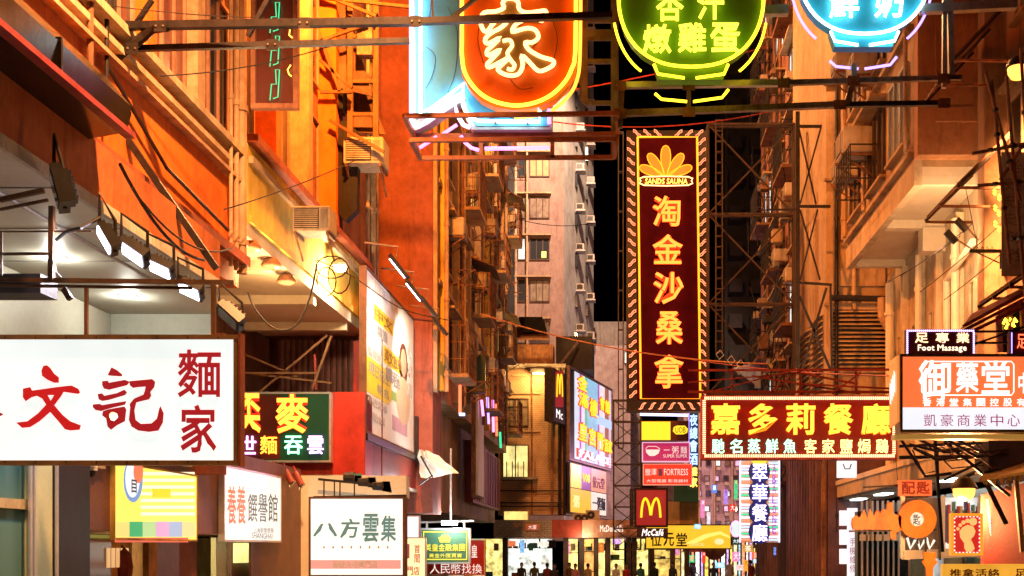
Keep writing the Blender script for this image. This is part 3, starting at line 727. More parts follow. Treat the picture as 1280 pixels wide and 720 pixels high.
# ================================================================= CENTRE: pinkish tower with pale side
tw = thing('residential_tower', 'tall pinkish tower with pale side wall studded with air conditioners', 'building', (-5, 85, 0))
Yt = 85; tx0 = bx(640, Yt); tx1 = bx(705, Yt)
MB().box((tx0, Yt, 3), (tx1, Yt + 9, 46)).build('front_wall', PINKW, tw)
e1 = Vector((tx1, Yt + .01, 3)); e2 = Vector((bx(742, 94), 94, 3))
MB().prism([e1, e2, e2 + Vector((0, 0, 43)), e1 + Vector((0, 0, 43))], (-.5, .3, 0)).build('side_wall', PALEW, tw)
lit = {2: 1}
for k in range(9):
    zc = bz(208 + 52 * 4 - k * 52, Yt)      # bottoms of windows, going up
    za, zb_ = zc - .75, zc + .8
    cwin(tw, bx(647, Yt), bx(657, Yt), za, zb_, Yt, CREAMWIN if k == 2 else CURTAIN if k % 3 == 0 else WGLASS, DFRAME, 1)
    f = cwin(tw, bx(662, Yt), bx(687, Yt), za, zb_, Yt, [WGLASS, CURTAIN, WGLASS, CURTAIN, emit('dim_room', (1, .6, .25), .22, vary=.9), CURTAIN, WGLASS, WGLASS, CURTAIN][k], DFRAME, 3)
    MB().box((bx(643, Yt), Yt - .35, zb_ + .15), (bx(689, Yt), Yt - .002, zb_ + .25)).build('window_hood', TANW, tw)
    if k == 2: MB().box((bx(677, Yt), Yt - .1, za + .15), (bx(683, Yt), Yt - .05, za + .6)).build('lit_pane', YELWIN, tw)
    for j, t_ in enumerate((.38, .74)):
        pp = e1.lerp(e2, t_)
        MB().box((pp.x - .1, pp.y - .35, zc - .5), (pp.x + .12, pp.y + .35, zc + .55)).build('window', WGLASS, tw)
        c_ = MB().box((pp.x + .05, pp.y - .45, zc + .75), (pp.x + .62, pp.y + .25, zc + 1.2)).build('air_conditioner', ACM, tw)
        MB().box((pp.x + .08, pp.y - .47, zc + .8), (pp.x + .5, pp.y - .451, zc + 1.13)).build('grille', BLACK, c_)
        MB().box((pp.x, pp.y - .6, zc + .62), (pp.x + .7, pp.y + .5, zc + .7)).build('ledge', PALEW, tw)
for px, r in ((645, .09), (659, .07)): pipe_v(tw, bx(px, Yt), Yt - .25, 3, 46, r, PIPE)
MB().box((tx0 - .3, Yt - .3, 3), (bx(644, Yt), Yt - .002, 46)).build('corner_fin', DARKW, tw)

# grey block behind between the tower and the sauna sign
gb = thing('grey_block', 'grey ribbed low block behind the sauna sign, beside the tower', 'building', (0, 98, 0))
MB().box((bx(740, 98), 98, 3), (bx(800, 98), 104, bz(402, 98))).build('wall', GREYW, gb)
MB().box((bx(742, 92), 92, 3), (bx(788, 92), 97, bz(432, 92))).build('ribbed_wall', CORRU, gb)
for i in range(14): MB().box((bx(750 + i * 2.7, 92), 91.85, 6), (bx(751.2 + i * 2.7, 92), 91.998, bz(433, 92))).build('rib', CORRU, gb)
cwin(gb, bx(780, 92), bx(786, 92), bz(455, 92), bz(440, 92), 91.83, CREAMWIN, DFRAME, 1)

# dark tower with stepped balconies
dt = thing('dark_tower', 'very dark stepped apartment tower behind the lattice', 'building', (10, 105, 0))
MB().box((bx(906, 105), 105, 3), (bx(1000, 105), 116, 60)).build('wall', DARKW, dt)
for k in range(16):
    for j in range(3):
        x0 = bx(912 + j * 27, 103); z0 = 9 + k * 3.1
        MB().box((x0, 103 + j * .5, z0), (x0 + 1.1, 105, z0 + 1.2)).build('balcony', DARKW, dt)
for j in range(2): MB().prism([P(915 + j * 30, 460 - j * 30, 98), P(960 + j * 20, 492, 98), P(1000, 492, 98), P(1000, 440 - j * 50, 98)], (0, 3, 0)).build('roof_slope', GREYW, dt)
# ================================================================= RIGHT: block with the overhanging upper floors
tR = thing('overhanging_tenement', 'tan tenement whose upper floors overhang on a broad cream soffit, right side', 'building', (7, 30, 0))
MB().box((6.9, 28, 11.4), (14, 36.4, 34)).build('upper_wall', TANW, tR)
MB().box((6.85, 27.6, 11.55), (8.75, 27.998, 34)).build('front_pier', mat('orange_brown_render', (.54, .25, .11), (.42, .18, .08), scale=.5), tR)
for i in range(6):
    MB().box((7.25, 27.55, 12.3 + i * 2.9), (8.45, 27.597, 14.7 + i * 2.9)).build('panel', mat('orange_brown_render', (.50, .20, .08)), tR)
MB().box((6.9, 28, 11.2), (9.2, 36.4, 11.397)).build('soffit', CREAMP, tR)
for y0, y1 in ((28.0, 28.15), (31.8, 32.1), (36.15, 36.4)): MB().box((7.05, y0, 10.98), (9.2, y1, 11.197)).build('soffit_beam', CREAMP, tR)
MB().box((6.86, 27.98, 10.96), (7.05, 36.42, 11.55)).build('edge_beam', CREAM, tR)
MB().box((8.0, 31.7, 10.35), (9.1, 32.2, 10.978)).build('bracket_beam', CREAMP, tR)
MB().box((8.6, 28, 3), (14, 38.6, 11.2)).build('lower_wall', CREAM, tR)
for i in range(5):
    y = 28.9 + i * 1.9; fwin(tR, 8.6, -1, y, y + .42, 7.7, 9.0, WGLASS, CREAM, nm=1, hood=False)
    MB().box((8.4, y + 1.1, 4.6), (8.597, y + 1.3, 10.9)).build('pilaster', CREAM, tR)
for y, r in ((29.9, .1), (33.6, .09), (37.2, .12)): pipe_v(tR, 8.35, y, 4.4, 10.7, r, CREAMP)
MB().tube([(8.3, 28.2, 9.7), (8.3, 30.5, 9.3), (8.35, 30.6, 6)], .09, 8).build('elbow_pipe', CREAMP, tR)
for k in range(5):
    z = 12.2 + k * 3.0
    for i in range(3):
        y = 28.6 + i * 2.55
        fwin(tR, 6.9, -1, y, y + 1.9, z, z + 1.9, [glass('sky_glass', (.3, .33, .34), .15), WGLASS, CURTAIN][(i + k) % 3], FRAME if i == 0 else DFRAME, nm=3, hood=(i != 0))
    MB().box((6.75, 28.2, z - .5), (6.897, 36.3, z - .38)).build('string_course', TANW, tR)
for y, r in ((28.25, .05), (33.1, .07), (35.9, .09), (36.2, .05)): pipe_v(tR, 6.72, y, 11.8, 33, r, PIPE)
for i, (y, z, s_, k) in enumerate([(30.4, 16.4, 1.3, 'split'), (33.2, 13.3, 1.6, 'window'), (32.5, 15.2, 1.3, 'window'), (35.0, 16.3, 1.3, 'window'), (30.6, 19.4, 1.4, 'window'), (34.9, 13.2, 1.3, 'window')]):
    ac((6.88, y, z), RF, ['dark boxed condenser high on the overhanging tenement near its front corner', 'large red-tinted air conditioner on a tray above the cream soffit', 'air conditioner with dangling hoses, middle of the overhanging tenement', 'air conditioner near the far edge of the overhanging tenement, upper', 'topmost air conditioner on the overhanging tenement', 'air conditioner near the far edge of the overhanging tenement, lower'][i], 'air conditioners on the overhanging tenement', k, s_)
g = MB()
for i in range(9): g.bar((6.1, 31.8 + i * .25, 12.3), (6.1, 31.8 + i * .25, 13.2), .03)
for z in (12.3, 12.75, 13.2): g.bar((6.1, 31.8, z), (6.1, 33.8, z), .035); g.bar((6.1, 31.8, z), (6.9, 31.8, z), .035); g.bar((6.1, 33.8, z), (6.9, 33.8, z), .035)
g.build('plant_cage', DKMETAL, tR)
# ---- louvred block behind it
tL = thing('louvred_block', 'orange-brown block with wide horizontal louvres behind the long red sign', 'building', (7, 39, 0))
MB().box((6.7, 39, 3), (14, 46.5, 34)).build('wall', mat('orange_brown_render2', (.52, .36, .22), (.40, .26, .15), scale=.5), tL)
lx0, lx1, lz0, lz1 = bx(1040, 39), bx(1109, 39), bz(462, 39), bz(388, 39)
fr = MB(); fr.box((lx0 - .12, 38.85, lz0 - .12), (lx1 + .12, 38.998, lz0)); fr.box((lx0 - .12, 38.85, lz1), (lx1 + .12, 38.998, lz1 + .12)); fr.box((lx0 - .12, 38.853, lz0), (lx0, 38.998, lz1)); fr.box((lx1, 38.853, lz0), (lx1 + .12, 38.998, lz1))
fr.build('louvre_frame', PIPE, tL)
MB().box((lx0, 38.96, lz0), (lx1, 38.997, lz1)).build('louvre_back', BLACK, tL)
for i in range(14):
    z = lz0 + (lz1 - lz0) * (i + .3) / 14; MB().prism([(lx0, 38.80, z), (lx0, 38.82, z + .035), (lx0, 38.95, z + .10), (lx0, 38.95, z + .06)], (lx1 - lx0, 0, 0)).build('louvre', PIPE, tL)
for i in range(12):
    z = lz0 - .4 + i * .2
    for y0, y1 in ((39.5, 41.6), (42.3, 44.6)): MB().prism([(6.5, y0, z), (6.53, y0, z + .03), (6.69, y0, z + .13), (6.69, y0, z + .08)], (0, y1 - y0, 0)).build('louvre', CREAM, tL)
MB().box((7.0, 38.9, 11.0), (8.6, 38.998, 12.4)).build('panel', mat('orange_brown_render2', (.52, .36, .22)), tL)
for z in (10.35, 14.4, 17.5, 20.6): MB().box((6.62, 38.86, z), (8.3, 38.998, z + .08)).build('string_course', BROWNW, tL)
pipe_v(tL, 7.0, 38.8, 3, 33, .06, DKMETAL); pipe_v(tL, 7.55, 38.75, 10.2, 33, .07, PIPE)
MB().tube([(6.75, 38.6, 10.55), (9.2, 38.6, 10.5)], .1, 8).build('pipe_run', DKMETAL, tL)
MB().tube([(8.4, 38.4, 10.5), (8.4, 38.4, 9.9), (8.55, 38.4, 9.6), (8.7, 38.4, 9.7)], .16, 8).build('elbow_pipe', PIPE, tL)
# ---- cluttered façade farther off
tM = thing('cluttered_tenement', 'cluttered purple-brown tenement with crowded balconies, right of the lattice', 'building', (6.5, 50, 0))
MB().box((7.05, 46.6, 3), (14, 60, 36)).build('wall', mat('purple_brown_render', (.34, .15, .11), (.22, .09, .07)), tM)
for k in range(8):
    z = 5 + k * 3.1
    for i in range(3):
        y = 47 + i * 4.2; fwin(tM, 7.05, -1, y, y + 2.6, z + .4, z + 2.3, [CURTAIN, WGLASS, CREAMWIN][(i * 2 + k) % 3] if (i + k) % 4 else WGLASS, DFRAME, nm=3)
        if (i + k) % 2 == 0:
            c = MB().box((6.3, y - .1, z), (7.04, y + 2.7, z + .12)).build('balcony', RUST, tM); g = MB()
            for j in range(10): g.bar((6.32, y + j * .29, z + .1), (6.32, y + j * .29, z + 1.9), .035)
            for zz in (.7, 1.3, 1.9): g.bar((6.32, y, z + zz), (6.32, y + 2.6, z + zz), .04); g.bar((6.32, y, z + zz), (7.05, y, z + zz), .04)
            g.bar((6.32, y, z + .1), (7.0, y, z + 1.9), .04); g.build('cage', DKMETAL, c)
for i, (y, z) in enumerate([(46.9, 20.5), (47, 16.2), (47, 12.9), (50.2, 18), (50.5, 14.5), (51, 11.2)]):
    ac((7.0, y, z), RF, 'small air conditioner on the cluttered tenement, %s' % ['highest and nearest', 'nearest, below the top one', 'nearest, lowest', 'second bay, highest', 'second bay, middle', 'second bay, lowest'][i], 'air conditioners on the cluttered tenement', 'window', 1.15)
rnd = random.Random(17); cl = MB()
for i in range(130):
    y0 = 46.5 + rnd.random() * 11; z0 = 6 + rnd.random() * 20; x0 = 7.05 - rnd.random() * 1.0
    cl.bar((x0, y0, z0), (x0 + rnd.uniform(-.3, .3), y0 + rnd.uniform(-1.5, 1.5), z0 + rnd.uniform(-1.6, 1.6)), rnd.choice((.02, .035, .05)))
cl.build('wire_and_rack_clutter', DKMETAL, tM, kind='stuff')
for i in range(22):
    y0 = 46.8 + rnd.random() * 10; z0 = 6.5 + rnd.random() * 18; x0 = 6.6 - rnd.random() * .35; w0 = rnd.uniform(.2, .5)
    MB().box((x0, y0, z0), (x0 + w0, y0 + w0 * 1.3, z0 + w0 * rnd.uniform(.6, 1.5))).build('stored_box', [BROWNW, RUST, DARKW, PIPE, GREYW][i % 5], tM)
for y in (46.8, 51.3, 55.6): pipe_v(tM, 6.85, y, 4, 34, .07, RUST)

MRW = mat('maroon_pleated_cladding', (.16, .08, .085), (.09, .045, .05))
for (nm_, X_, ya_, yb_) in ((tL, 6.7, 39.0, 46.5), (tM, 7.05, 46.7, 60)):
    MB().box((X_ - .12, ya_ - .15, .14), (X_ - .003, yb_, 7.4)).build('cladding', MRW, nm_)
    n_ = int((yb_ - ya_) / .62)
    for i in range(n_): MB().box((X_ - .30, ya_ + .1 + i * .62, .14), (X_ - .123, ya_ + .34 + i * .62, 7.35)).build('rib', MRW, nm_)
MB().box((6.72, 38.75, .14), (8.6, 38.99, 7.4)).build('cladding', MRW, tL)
# ---- nearest right-hand building
tN = thing('near_right_tenement', 'brown tenement with sheet awnings and pole scaffolding at the right edge', 'building', (9, 24, 0))
MB().box((8.7, 20, 5.6), (15, 27.5, 34)).build('wall', mat('warm_brown_render', (.50, .30, .17), (.36, .20, .11), scale=.5), tN)
MB().box((8.2, 27.0, 5.6), (8.7, 27.5, 20)).build('corner_pier', mat('warm_brown_render', (.50, .30, .17)), tN)
fwin(tN, 8.7, -1, 24.6, 26.3, 14.0, 17.2, CURTAIN, PIPE, nm=4, hood=False)
fwin(tN, 8.7, -1, 24.9, 26.6, 8.9, 12.4, glass('black_glass', (.01, .01, .01), .1), PIPE, nm=2, hood=False)
fwin(tN, 8.7, -1, 21.4, 23.4, 8.6, 10.6, WGLASS, PIPE, nm=3, hood=False)
for z in (7.6, 12.7, 17.5): MB().box((8.5, 20.2, z), (8.697, 27.0, z + .12)).build('ledge', TANW, tN)
def sheet_awning(label, pxa, pya, pxb, pyb, Y0, Y1, xw, drop):
    """corrugated sheet from a wall line down to its outer edge"""
    r = thing('sheet_awning', label, 'awning', (xw, Y0, 10))
    a = P(pxa, pya, Y0); b = P(pxb, pyb, Y0)
    hi, lo = (a, b) if a.x > b.x else (b, a)
    th = Vector((0, 0, .03))
    MB().prism([lo, hi, hi + th, lo + th], (0, Y1 - Y0, 0)).build('sheet', RUST, r)
    n = 9
    for i in range(n):
        y = (Y1 - Y0) * i / n; MB().prism([lo + Vector((0, y, .031)), hi + Vector((0, y, .031)), hi + Vector((0, y, .06)), lo + Vector((0, y, .06))], (0, (Y1 - Y0) / n * .4, 0)).build('corrugation', RUST, r)
    for t in (.0, .5, .97):
        y = (Y1 - Y0) * t; MB().bar(lo + Vector((0, y, -.04)), Vector((hi.x, lo.y + y, lo.z - .05)), .05).build('strut', RUST, r); MB().bar(lo + Vector((0, y, -.03)), hi + Vector((0, y, -.04)), .05).build('rafter', DKMETAL, r)
    return r
sheet_awning('rusty sheet awning at the top right above the shuttered window', 1193, 73, 1262, 0, 24.6, 27.2, 8.7, 1)
sheet_awning('rusty sheet awning midway up, right of the cream soffit', 1197, 232, 1262, 168, 24, 26.6, 8.7, 1)
sheet_awning('small dark sheet awning just above the pink framed window', 1262, 356, 1292, 335, 22, 24, 8.7, 1)
# bamboo scaffold
bs = thing('pole_scaffold', 'rusty scaffold poles tied together around the right edge banner', 'scaffold', P(1265, 330, 21.5))
for a_, b_ in (((1258, 95), (1283, 385)), ((1240, 100), (1262, 330)), ((1276, 60), (1292, 330)), ((1215, 192), (1290, 178)), ((1222, 232), (1295, 226)), ((1250, 225), (1290, 165)), ((1256, 300), (1290, 296)), ((1232, 90), (1275, 250))):
    MB().tube([P(a_[0], a_[1], 21.5), P(b_[0], b_[1], 21.3)], .032, 7).build('pole', RUST, bs)
    for t in (.3, .7):
        p = P(a_[0], a_[1], 21.5).lerp(P(b_[0], b_[1], 21.3), t); MB().lathe(p, [(.055, -.03), (.06, 0), (.055, .03)], 8).build('node_tie', BLACK, bs)
bn = Sign('scaffold_banner', 'pale lettered cloth banner hung inside the bamboo scaffold', 1252, 190, 1300, 345, 22.5, d=.02, board=mat('banner_cloth', (.6, .52, .42)), bname='cloth', cat='banner')
for r_ in range(6): bn.text('安全施工', 1256, 200 + r_ * 22, 1300, 216 + r_ * 22, mat('grey_print', (.25, .22, .2)), ext=.005, kind='stuff', name='lettering')

# sodium street lamp at top right
def street_lamp(px, py, Y, label, power, lens_s, arm_to, head=.35, up=0):
    p = P(px, py, Y); r = thing('street_lamp', label, 'street lamp', p, 0, 'sodium lamps along the street')
    MB().lathe(p + Vector((0, 0, .05)), [(.07, .22), (.16, .16), (.24, .02), (.25, 0)], 16).build('lamp_hood', DKMETAL, r, smooth=True)
    MB().lathe(p + Vector((0, 0, -.12)), [(.03, -.06), (.14, -.02), (.19, .06), (.2, .165)], 16).build('lens', emit('sodium_lens', (1, .36, .05), 3.4), r, smooth=True)
    MB().tube([p + Vector((0, 0, .25)), Vector(arm_to)], .04, 8).build('arm', DKMETAL, r)
    lamp_light('sodium_lamp', p + Vector((-.1 if p.x > 0 else .1, 0, -.42)), power, SODIUM if p.x < -3 and p.y < 40 else (1, .42, .14) if p.y < 70 else (1, .62, .42), .22, **({'kind': 'SPOT', 'target': (8.9, p.y + 1.2, p.z - 1.2), 'size': 100} if 20 < p.y < 23 and p.z > 8 else {'kind': 'SPOT', 'target': (-8.2, p.y + (9 if p.y > 18 else 1), 8), 'size': 150 if p.y > 18 else 125} if p.x < -2 and p.y < 40 else {'kind': 'SPOT', 'target': (-5, 90, 20), 'size': 75} if (p.y > 70 and p.z > 20) or (20 < p.y < 23 and p.z > 8) or (p.x < -2 and p.y < 40) else {}))
    return r
street_lamp(1273, 88, 22.5, 'glaring sodium street lamp at the top right edge', 2300, 60, (8.7, 23.5, 12.5))
street_lamp(1205, 614, 21.8, 'small bright bulkhead lamp above the footprint sign', 260, 60, (7, 22.2, 4.1))
street_lamp(984, 618, 75, 'tiny street lamp far down the street on a long arm', 500, 60, (12.4, 76, 5.6))
street_lamp(738, -60, 73, 'added unseen lamp brightening the pinkish tower, above the frame', 15000, 30, (-6, 76, 40))  # unseen lamp added to brighten the tower
street_lamp(470, -330, 24, 'sodium lamp slung high over the left pavement, above the frame', 5500, 60, (-8, 25, 18.9))
street_lamp(430, -820, 12, 'sodium lamp slung over the near left pavement, above the frame', 4600, 60, (-8, 13, 15))
street_lamp(640, -60, 47, 'sodium lamp slung over the middle of the block, above the frame', 4200, 60, (-5.9, 48, 26))
street_lamp(1010, -100, 36, 'sodium lamp on the right side opposite the poster, above the frame', 600, 60, (6.9, 36.2, 21.4))

# ---- low canopy, right
rc = thing('concrete_canopy', 'cream concrete canopy sloping over the locksmith shops', 'canopy', (7, 30, 4))
MB().box((7.0, 19, 4.12), (8.6, 44.6, 4.62)).build('slab', CREAM, rc)
MB().box((6.96, 19, 4.52), (6.998, 44.65, 4.66)).build('upper_lip', CREAMP, rc)
MB().box((7.2, 20, 4.06), (8.5, 44.3, 4.117)).build('soffit', mat('soffit_white', (.7, .66, .55)), rc)
for i in range(6): MB().box((7.4, 23 + i * 3.6, 4.02), (7.7, 24.2 + i * 3.6, 4.055)).build('tube_light', emit('canopy_tube_light', (.8, 1, .95), 5), rc)
lamp_light('canopy_lamp', (7.5, 40, 3.9), 25, (.85, 1, .95), .3)
rs = thing('right_shopfronts', 'dim glazed shopfronts with pale frames under the cream canopy', 'building', (8.6, 30, 0))
MB().box((8.6, 19, .14), (12, 46, 4.1)).build('wall', mat('dark_shop_wall', (.10, .06, .05)), rs)
for i in range(12):
    y = 22 + i * 1.9
    f = MB().box((8.5, y, .5), (8.597, y + 1.7, 3.9)).build('shop_window', FRAME, rs)
    MB().box((8.47, y + .08, .6), (8.499, y + 1.62, 3.3)).build('pane', [TGLASS, WGLASS, emit('dim_shop_glow', (.5, .65, .7), .45, vary=.8)][i % 3], f)
cb = thing('glazed_shop_end', 'white framed shop window with hanging stock left of the footprint sign', 'shop window', P(1150, 690, 28))
fr = MB(); 
for a_, b_ in (((1128, 620), (1128, 698)), ((1225, 620), (1225, 698)), ((1178, 620), (1178, 692))): fr.bar(P(*a_, 26.5), P(*b_, 26.5), .1)
fr.bar(P(1128, 694, 26.5), P(1228, 690, 26.5), .2); fr.build('frame', FRAME, cb)
MB().box(tuple(P(1130, 692, 27)), tuple(P(1176, 622, 27.05))).build('dim_pane', glass('mirrored_pane', (.15, .12, .1), .25), cb)
MB().box(tuple(P(1180, 690, 27)), tuple(P(1224, 622, 27.05))).build('lit_pane', emit('shop_window_glow', (.75, .85, .85), .7, vary=.7), cb)
rnd = random.Random(3)
for i in range(14):
    px = 1182 + i * 3; c_ = [(.1, .1, .3), (.5, .1, .1), (.6, .6, .5), (.1, .3, .3)][i % 4]
    MB().box(tuple(P(px, 675 + rnd.random() * 12, 26.8)), tuple(P(px + 2, 640 - rnd.random() * 15, 26.9))).build('hanging_stock', mat('stock_%d' % (i % 4), c_), cb)
for i in range(3): MB().tube([P(1134 + i * 12, 672, 26.6), P(1138 + i * 12, 686, 26.6), P(1144 + i * 12, 675, 26.6)], .03, 6).build('squiggle', emit('pale_neon_dim', (.9, .85, .7), 1.0), cb)
# dark stall strips at right of the far canopy
st = thing('dark_stall', 'dark stall hung with pale strips under the orange key sign', 'stall', P(1090, 715, 32))
MB().box(tuple(P(1072, 740, 32)), tuple(P(1130, 640, 32.4))).build('back', BLACK, st)
for i in range(8): MB().box(tuple(P(1077 + i * 6.5, 735, 31.8)), tuple(P(1078 + i * 6.5, 626, 31.9))).build('strip', FRAME, st)
for i in range(5): MB().box(tuple(P(1075 + i * 10, 676, 31.7)), tuple(P(1082 + i * 10, 668, 31.75))).build('price_card', WHITEP, st)

# red board, yellow awning, stall bottom right
rw = thing('red_board_wall', 'plain red board wall with a dotted white line at the right edge', 'wall', P(1255, 700, 21))
MB().prism([P(1229, 705, 21.5), P(1300, 705, 20), P(1300, 598, 20), P(1229, 618, 21.5)], (0, .15, 0)).build('board', mat('red_board', (.16, .014, .010), (.12, .01, .008), scale=1, streak=0), rw)
for i in range(20):
    p = P(1234 + i * .35, 625 + i * 3.1, 21.3); MB().box((p.x - .012, p.y - .02, p.z - .012), (p.x + .012, p.y, p.z + .012)).build('stud_light', emit('stud_light', (1, .85, .8), 2), rw)
MB().bar(P(1270, 600, 19.8), P(1278, 690, 19.8), .07).build('edge_pole', PIPE, rw)
ya = thing('yellow_awning', 'torn yellow tarpaulin awning roof at the right edge', 'awning', P(1255, 590, 19))
MB().prism([P(1224, 602, 19.5), P(1300, 590, 18), P(1300, 574, 20), P(1236, 584, 21.5)], (0, 0, .04)).build('sheet', mat('yellow_tarpaulin', (.65, .40, .08), (.5, .28, .05)), ya)
for i in range(7): 
    p = P(1228 + i * 10, 601 - i * 1.8, 19.2 - i * .15); MB().prism([p, p + Vector((.09, 0, 0)), p + Vector((.08, 0, -.07 - .04 * (i % 3))), p + Vector((.02, 0, -.05))], (0, .01, 0)).build('valance_flap', mat('yellow_tarpaulin', (.65, .40, .08)), ya)
MB().tube([P(1256, 608, 18.8), P(1263, 612, 18.8), P(1262, 604, 18.8), P(1257, 602, 18.8)], .035, 7).build('rope_hook', PIPE, ya)
MB().tube([P(1233, 604, 19.4), P(1258, 655, 19.4)], .04, 6).build('strut', DKMETAL, ya)
# red pitched lean-to above the orange pharmacy sign
lt = thing('pink_framed_window', 'pink lit window frame under a slanting red eave, right edge', 'window', P(1262, 420, 22))
fr = MB()
for a_, b_ in (((1248, 395), (1278, 378)), ((1248, 395), (1250, 440)), ((1262, 388), (1263, 440)), ((1278, 378), (1280, 440))): fr.bar(P(*a_, 22), P(*b_, 22), .09)
fr.build('frame', mat('pink_frame', (.7, .3, .28)), lt)
MB().prism([P(1250, 440, 22.1), P(1282, 440, 22.1), P(1282, 380, 22.1), P(1250, 396, 22.1)], (0, .05, 0)).build('pane', glass('black_glass', (.01, .01, .01), .1), lt)
for k, (a_, b_) in enumerate((((1204, 408), (1296, 358)), ((1195, 418), (1296, 366)), ((1186, 428), (1296, 376)))): MB().bar(P(*a_, 21.8), P(*b_, 21.8), .06).build('eave_rail', REDST, lt)
MB().prism([P(1200, 412, 21.9), P(1296, 362, 21.9), P(1296, 350, 22.6), P(1215, 392, 22.6)], (0, .03, 0)).build('eave_sheet', mat('red_eave', (.4, .12, .1)), lt)
for i in range(5):
    MB().tube([P(1254 + i * 3, 405 + 6 * (i % 2), 22.0), P(1257 + i * 3, 398 + 6 * (i % 2), 21.95), P(1259 + i * 3, 402 + 6 * (i % 2), 22.0)], .025, 6).build('neon_squiggle', emit('yellow_neon', (1, .62, .04), 4), lt)

# wall speakers / floodlights on right tenement
for i, (a_, lab) in enumerate((((1190, 295), 'lower left of two slanting black floodlights under the cream soffit'), ((1203, 280), 'upper right of two slanting black floodlights under the cream soffit'))):
    p = P(a_[0], a_[1], 25.5); r = thing('floodlight', lab, 'floodlight', p, 0, 'floodlights under the cream soffit')
    u = Vector((.7, 0, -.75)).normalized(); v = Vector((.75, 0, .7)).normalized()
    MB().prism([p - u * .16 - v * .06, p + u * .16 - v * .06, p + u * .16 + v * .06, p - u * .16 + v * .06], (0, .14, 0)).build('housing', BLACK, r, bevel=.01)
    MB().tube([p + Vector((0, .14, 0)), p + Vector((.25, .5, .05)), Vector((8.5, p.y + 2.6, p.z + .2))], .02, 6).build('arm', STEEL, r)
lamp_light('flood_and_fill_beam', (7.3, 27.0, 9.0), 240, (1, .62, .32), .25, 'SPOT', (8.0, 33, 11.6), 140, 1)  # added lamp without a fixture, brightens the cream soffit
r = thing('iron_bracket', 'black iron wall bracket with a hanging rod below the floodlights', 'bracket', P(1232, 314, 23.5))
MB().bar(P(1212, 314, 23.5), P(1252, 314, 23.5), .06).bar(P(1252, 312, 23.5), P(1252, 336, 23.5), .06).bar(P(1222, 316, 23.5), P(1252, 330, 23.5), .02).build('bar', BLACK, r)
for i in range(5): MB().tube([P(1214 + i * 6, 312, 23.5), P(1216 + i * 6, 308, 23.5), P(1218 + i * 6, 312, 23.5)], .01, 5).build('hook', STEEL, r)

# ================================================================= far street, centre right
fs = thing('lilac_far_block', 'lilac-lit far block with tiny air conditioners beyond the yellow sign', 'building', (7, 90, 0))
MB().box((bx(855, 90), 90, 0), (bx(928, 90), 100, bz(500, 90))).build('wall', LILAC, fs)
for k in range(6):
    for j in range(5):
        px = 868 + j * 12 + (k % 2) * 2; py = 556 + k * 19
        cwin(fs, bx(px, 90), bx(px + 7, 90), bz(py + 8, 90), bz(py, 90), 90, [CURTAIN, WGLASS, CREAMWIN, emit('pink_window', (.9, .5, .8), .8, vary=.7), WGLASS][(j * 3 + k) % 5], DFRAME, 1)
        if (j + k) % 2: MB().box((bx(px + 1, 90), 89.5, bz(py + 13, 90)), (bx(px + 6, 90), 89.99, bz(py + 9, 90))).build('air_conditioner', ACM, fs)
for px in (874, 893, 915): pipe_v(fs, bx(px, 90), 89.8, 2, 13, .07, PIPE)
fr_ = thing('ribbed_far_block', 'dark ribbed far block between the striped sign and the brown pole', 'building', (13, 80, 0))
MB().box((bx(975, 80), 80, 0), (bx(1060, 80), 95, bz(470, 80))).build('wall', mat('maroon_far_wall', (.20, .11, .12), (.12, .06, .07)), fr_)
for i in range(11): MB().box((bx(978 + i * 7, 80), 79.75, 3.5), (bx(981 + i * 7, 80), 79.998, bz(480, 80))).build('rib', mat('maroon_rib2', (.30, .17, .17)), fr_)
for k in range(5): MB().box((bx(976, 80), 79.7, 4.5 + k * 2), (bx(1050, 80), 79.748, 4.58 + k * 2)).build('string_course', GREYW, fr_)
ed = thing('street_end_block', 'brightly lit shops closing the far end of the street', 'building', (5, 110, 0))
MB().box((bx(800, 112), 112, 0), (bx(1020, 112), 120, bz(560, 112))).build('wall', mat('maroon_far_wall', (.20, .11, .12)), ed)
rnd = random.Random(11)
pal = [((1, .8, .4), 1.2), ((.5, .9, 1), 1.1), ((1, .3, .15), 1.0), ((1, .95, .8), 1.3), ((.8, .5, 1), .9), ((1, .6, .1), 1.2)]
for i in range(26):
    px = 852 + i * 6.6; w_ = 3 + rnd.random() * 3; top = 672 + rnd.random() * 14; c_, s_ = pal[rnd.randrange(6)]
    MB().box((bx(px, 70), 70 + i * .6, .14), (bx(px + w_, 70), 70.1 + i * .6, bz(top, 70))).build('lit_shopfront', emit('far_glow_%d' % (i % 6), pal[i % 6][0], pal[i % 6][1], vary=.8, vscale=5), ed)
    MB().box((bx(px + w_, 70), 69.9 + i * .6, .14), (bx(px + w_ + 2.2, 70), 70.2 + i * .6, bz(top - 6, 70))).build('party_wall', DARKW, ed)
MB().box((bx(853, 70), 69.4, bz(690, 70)), (bx(905, 70), 69.9, bz(684, 70))).build('fascia', REDPANEL2, ed)
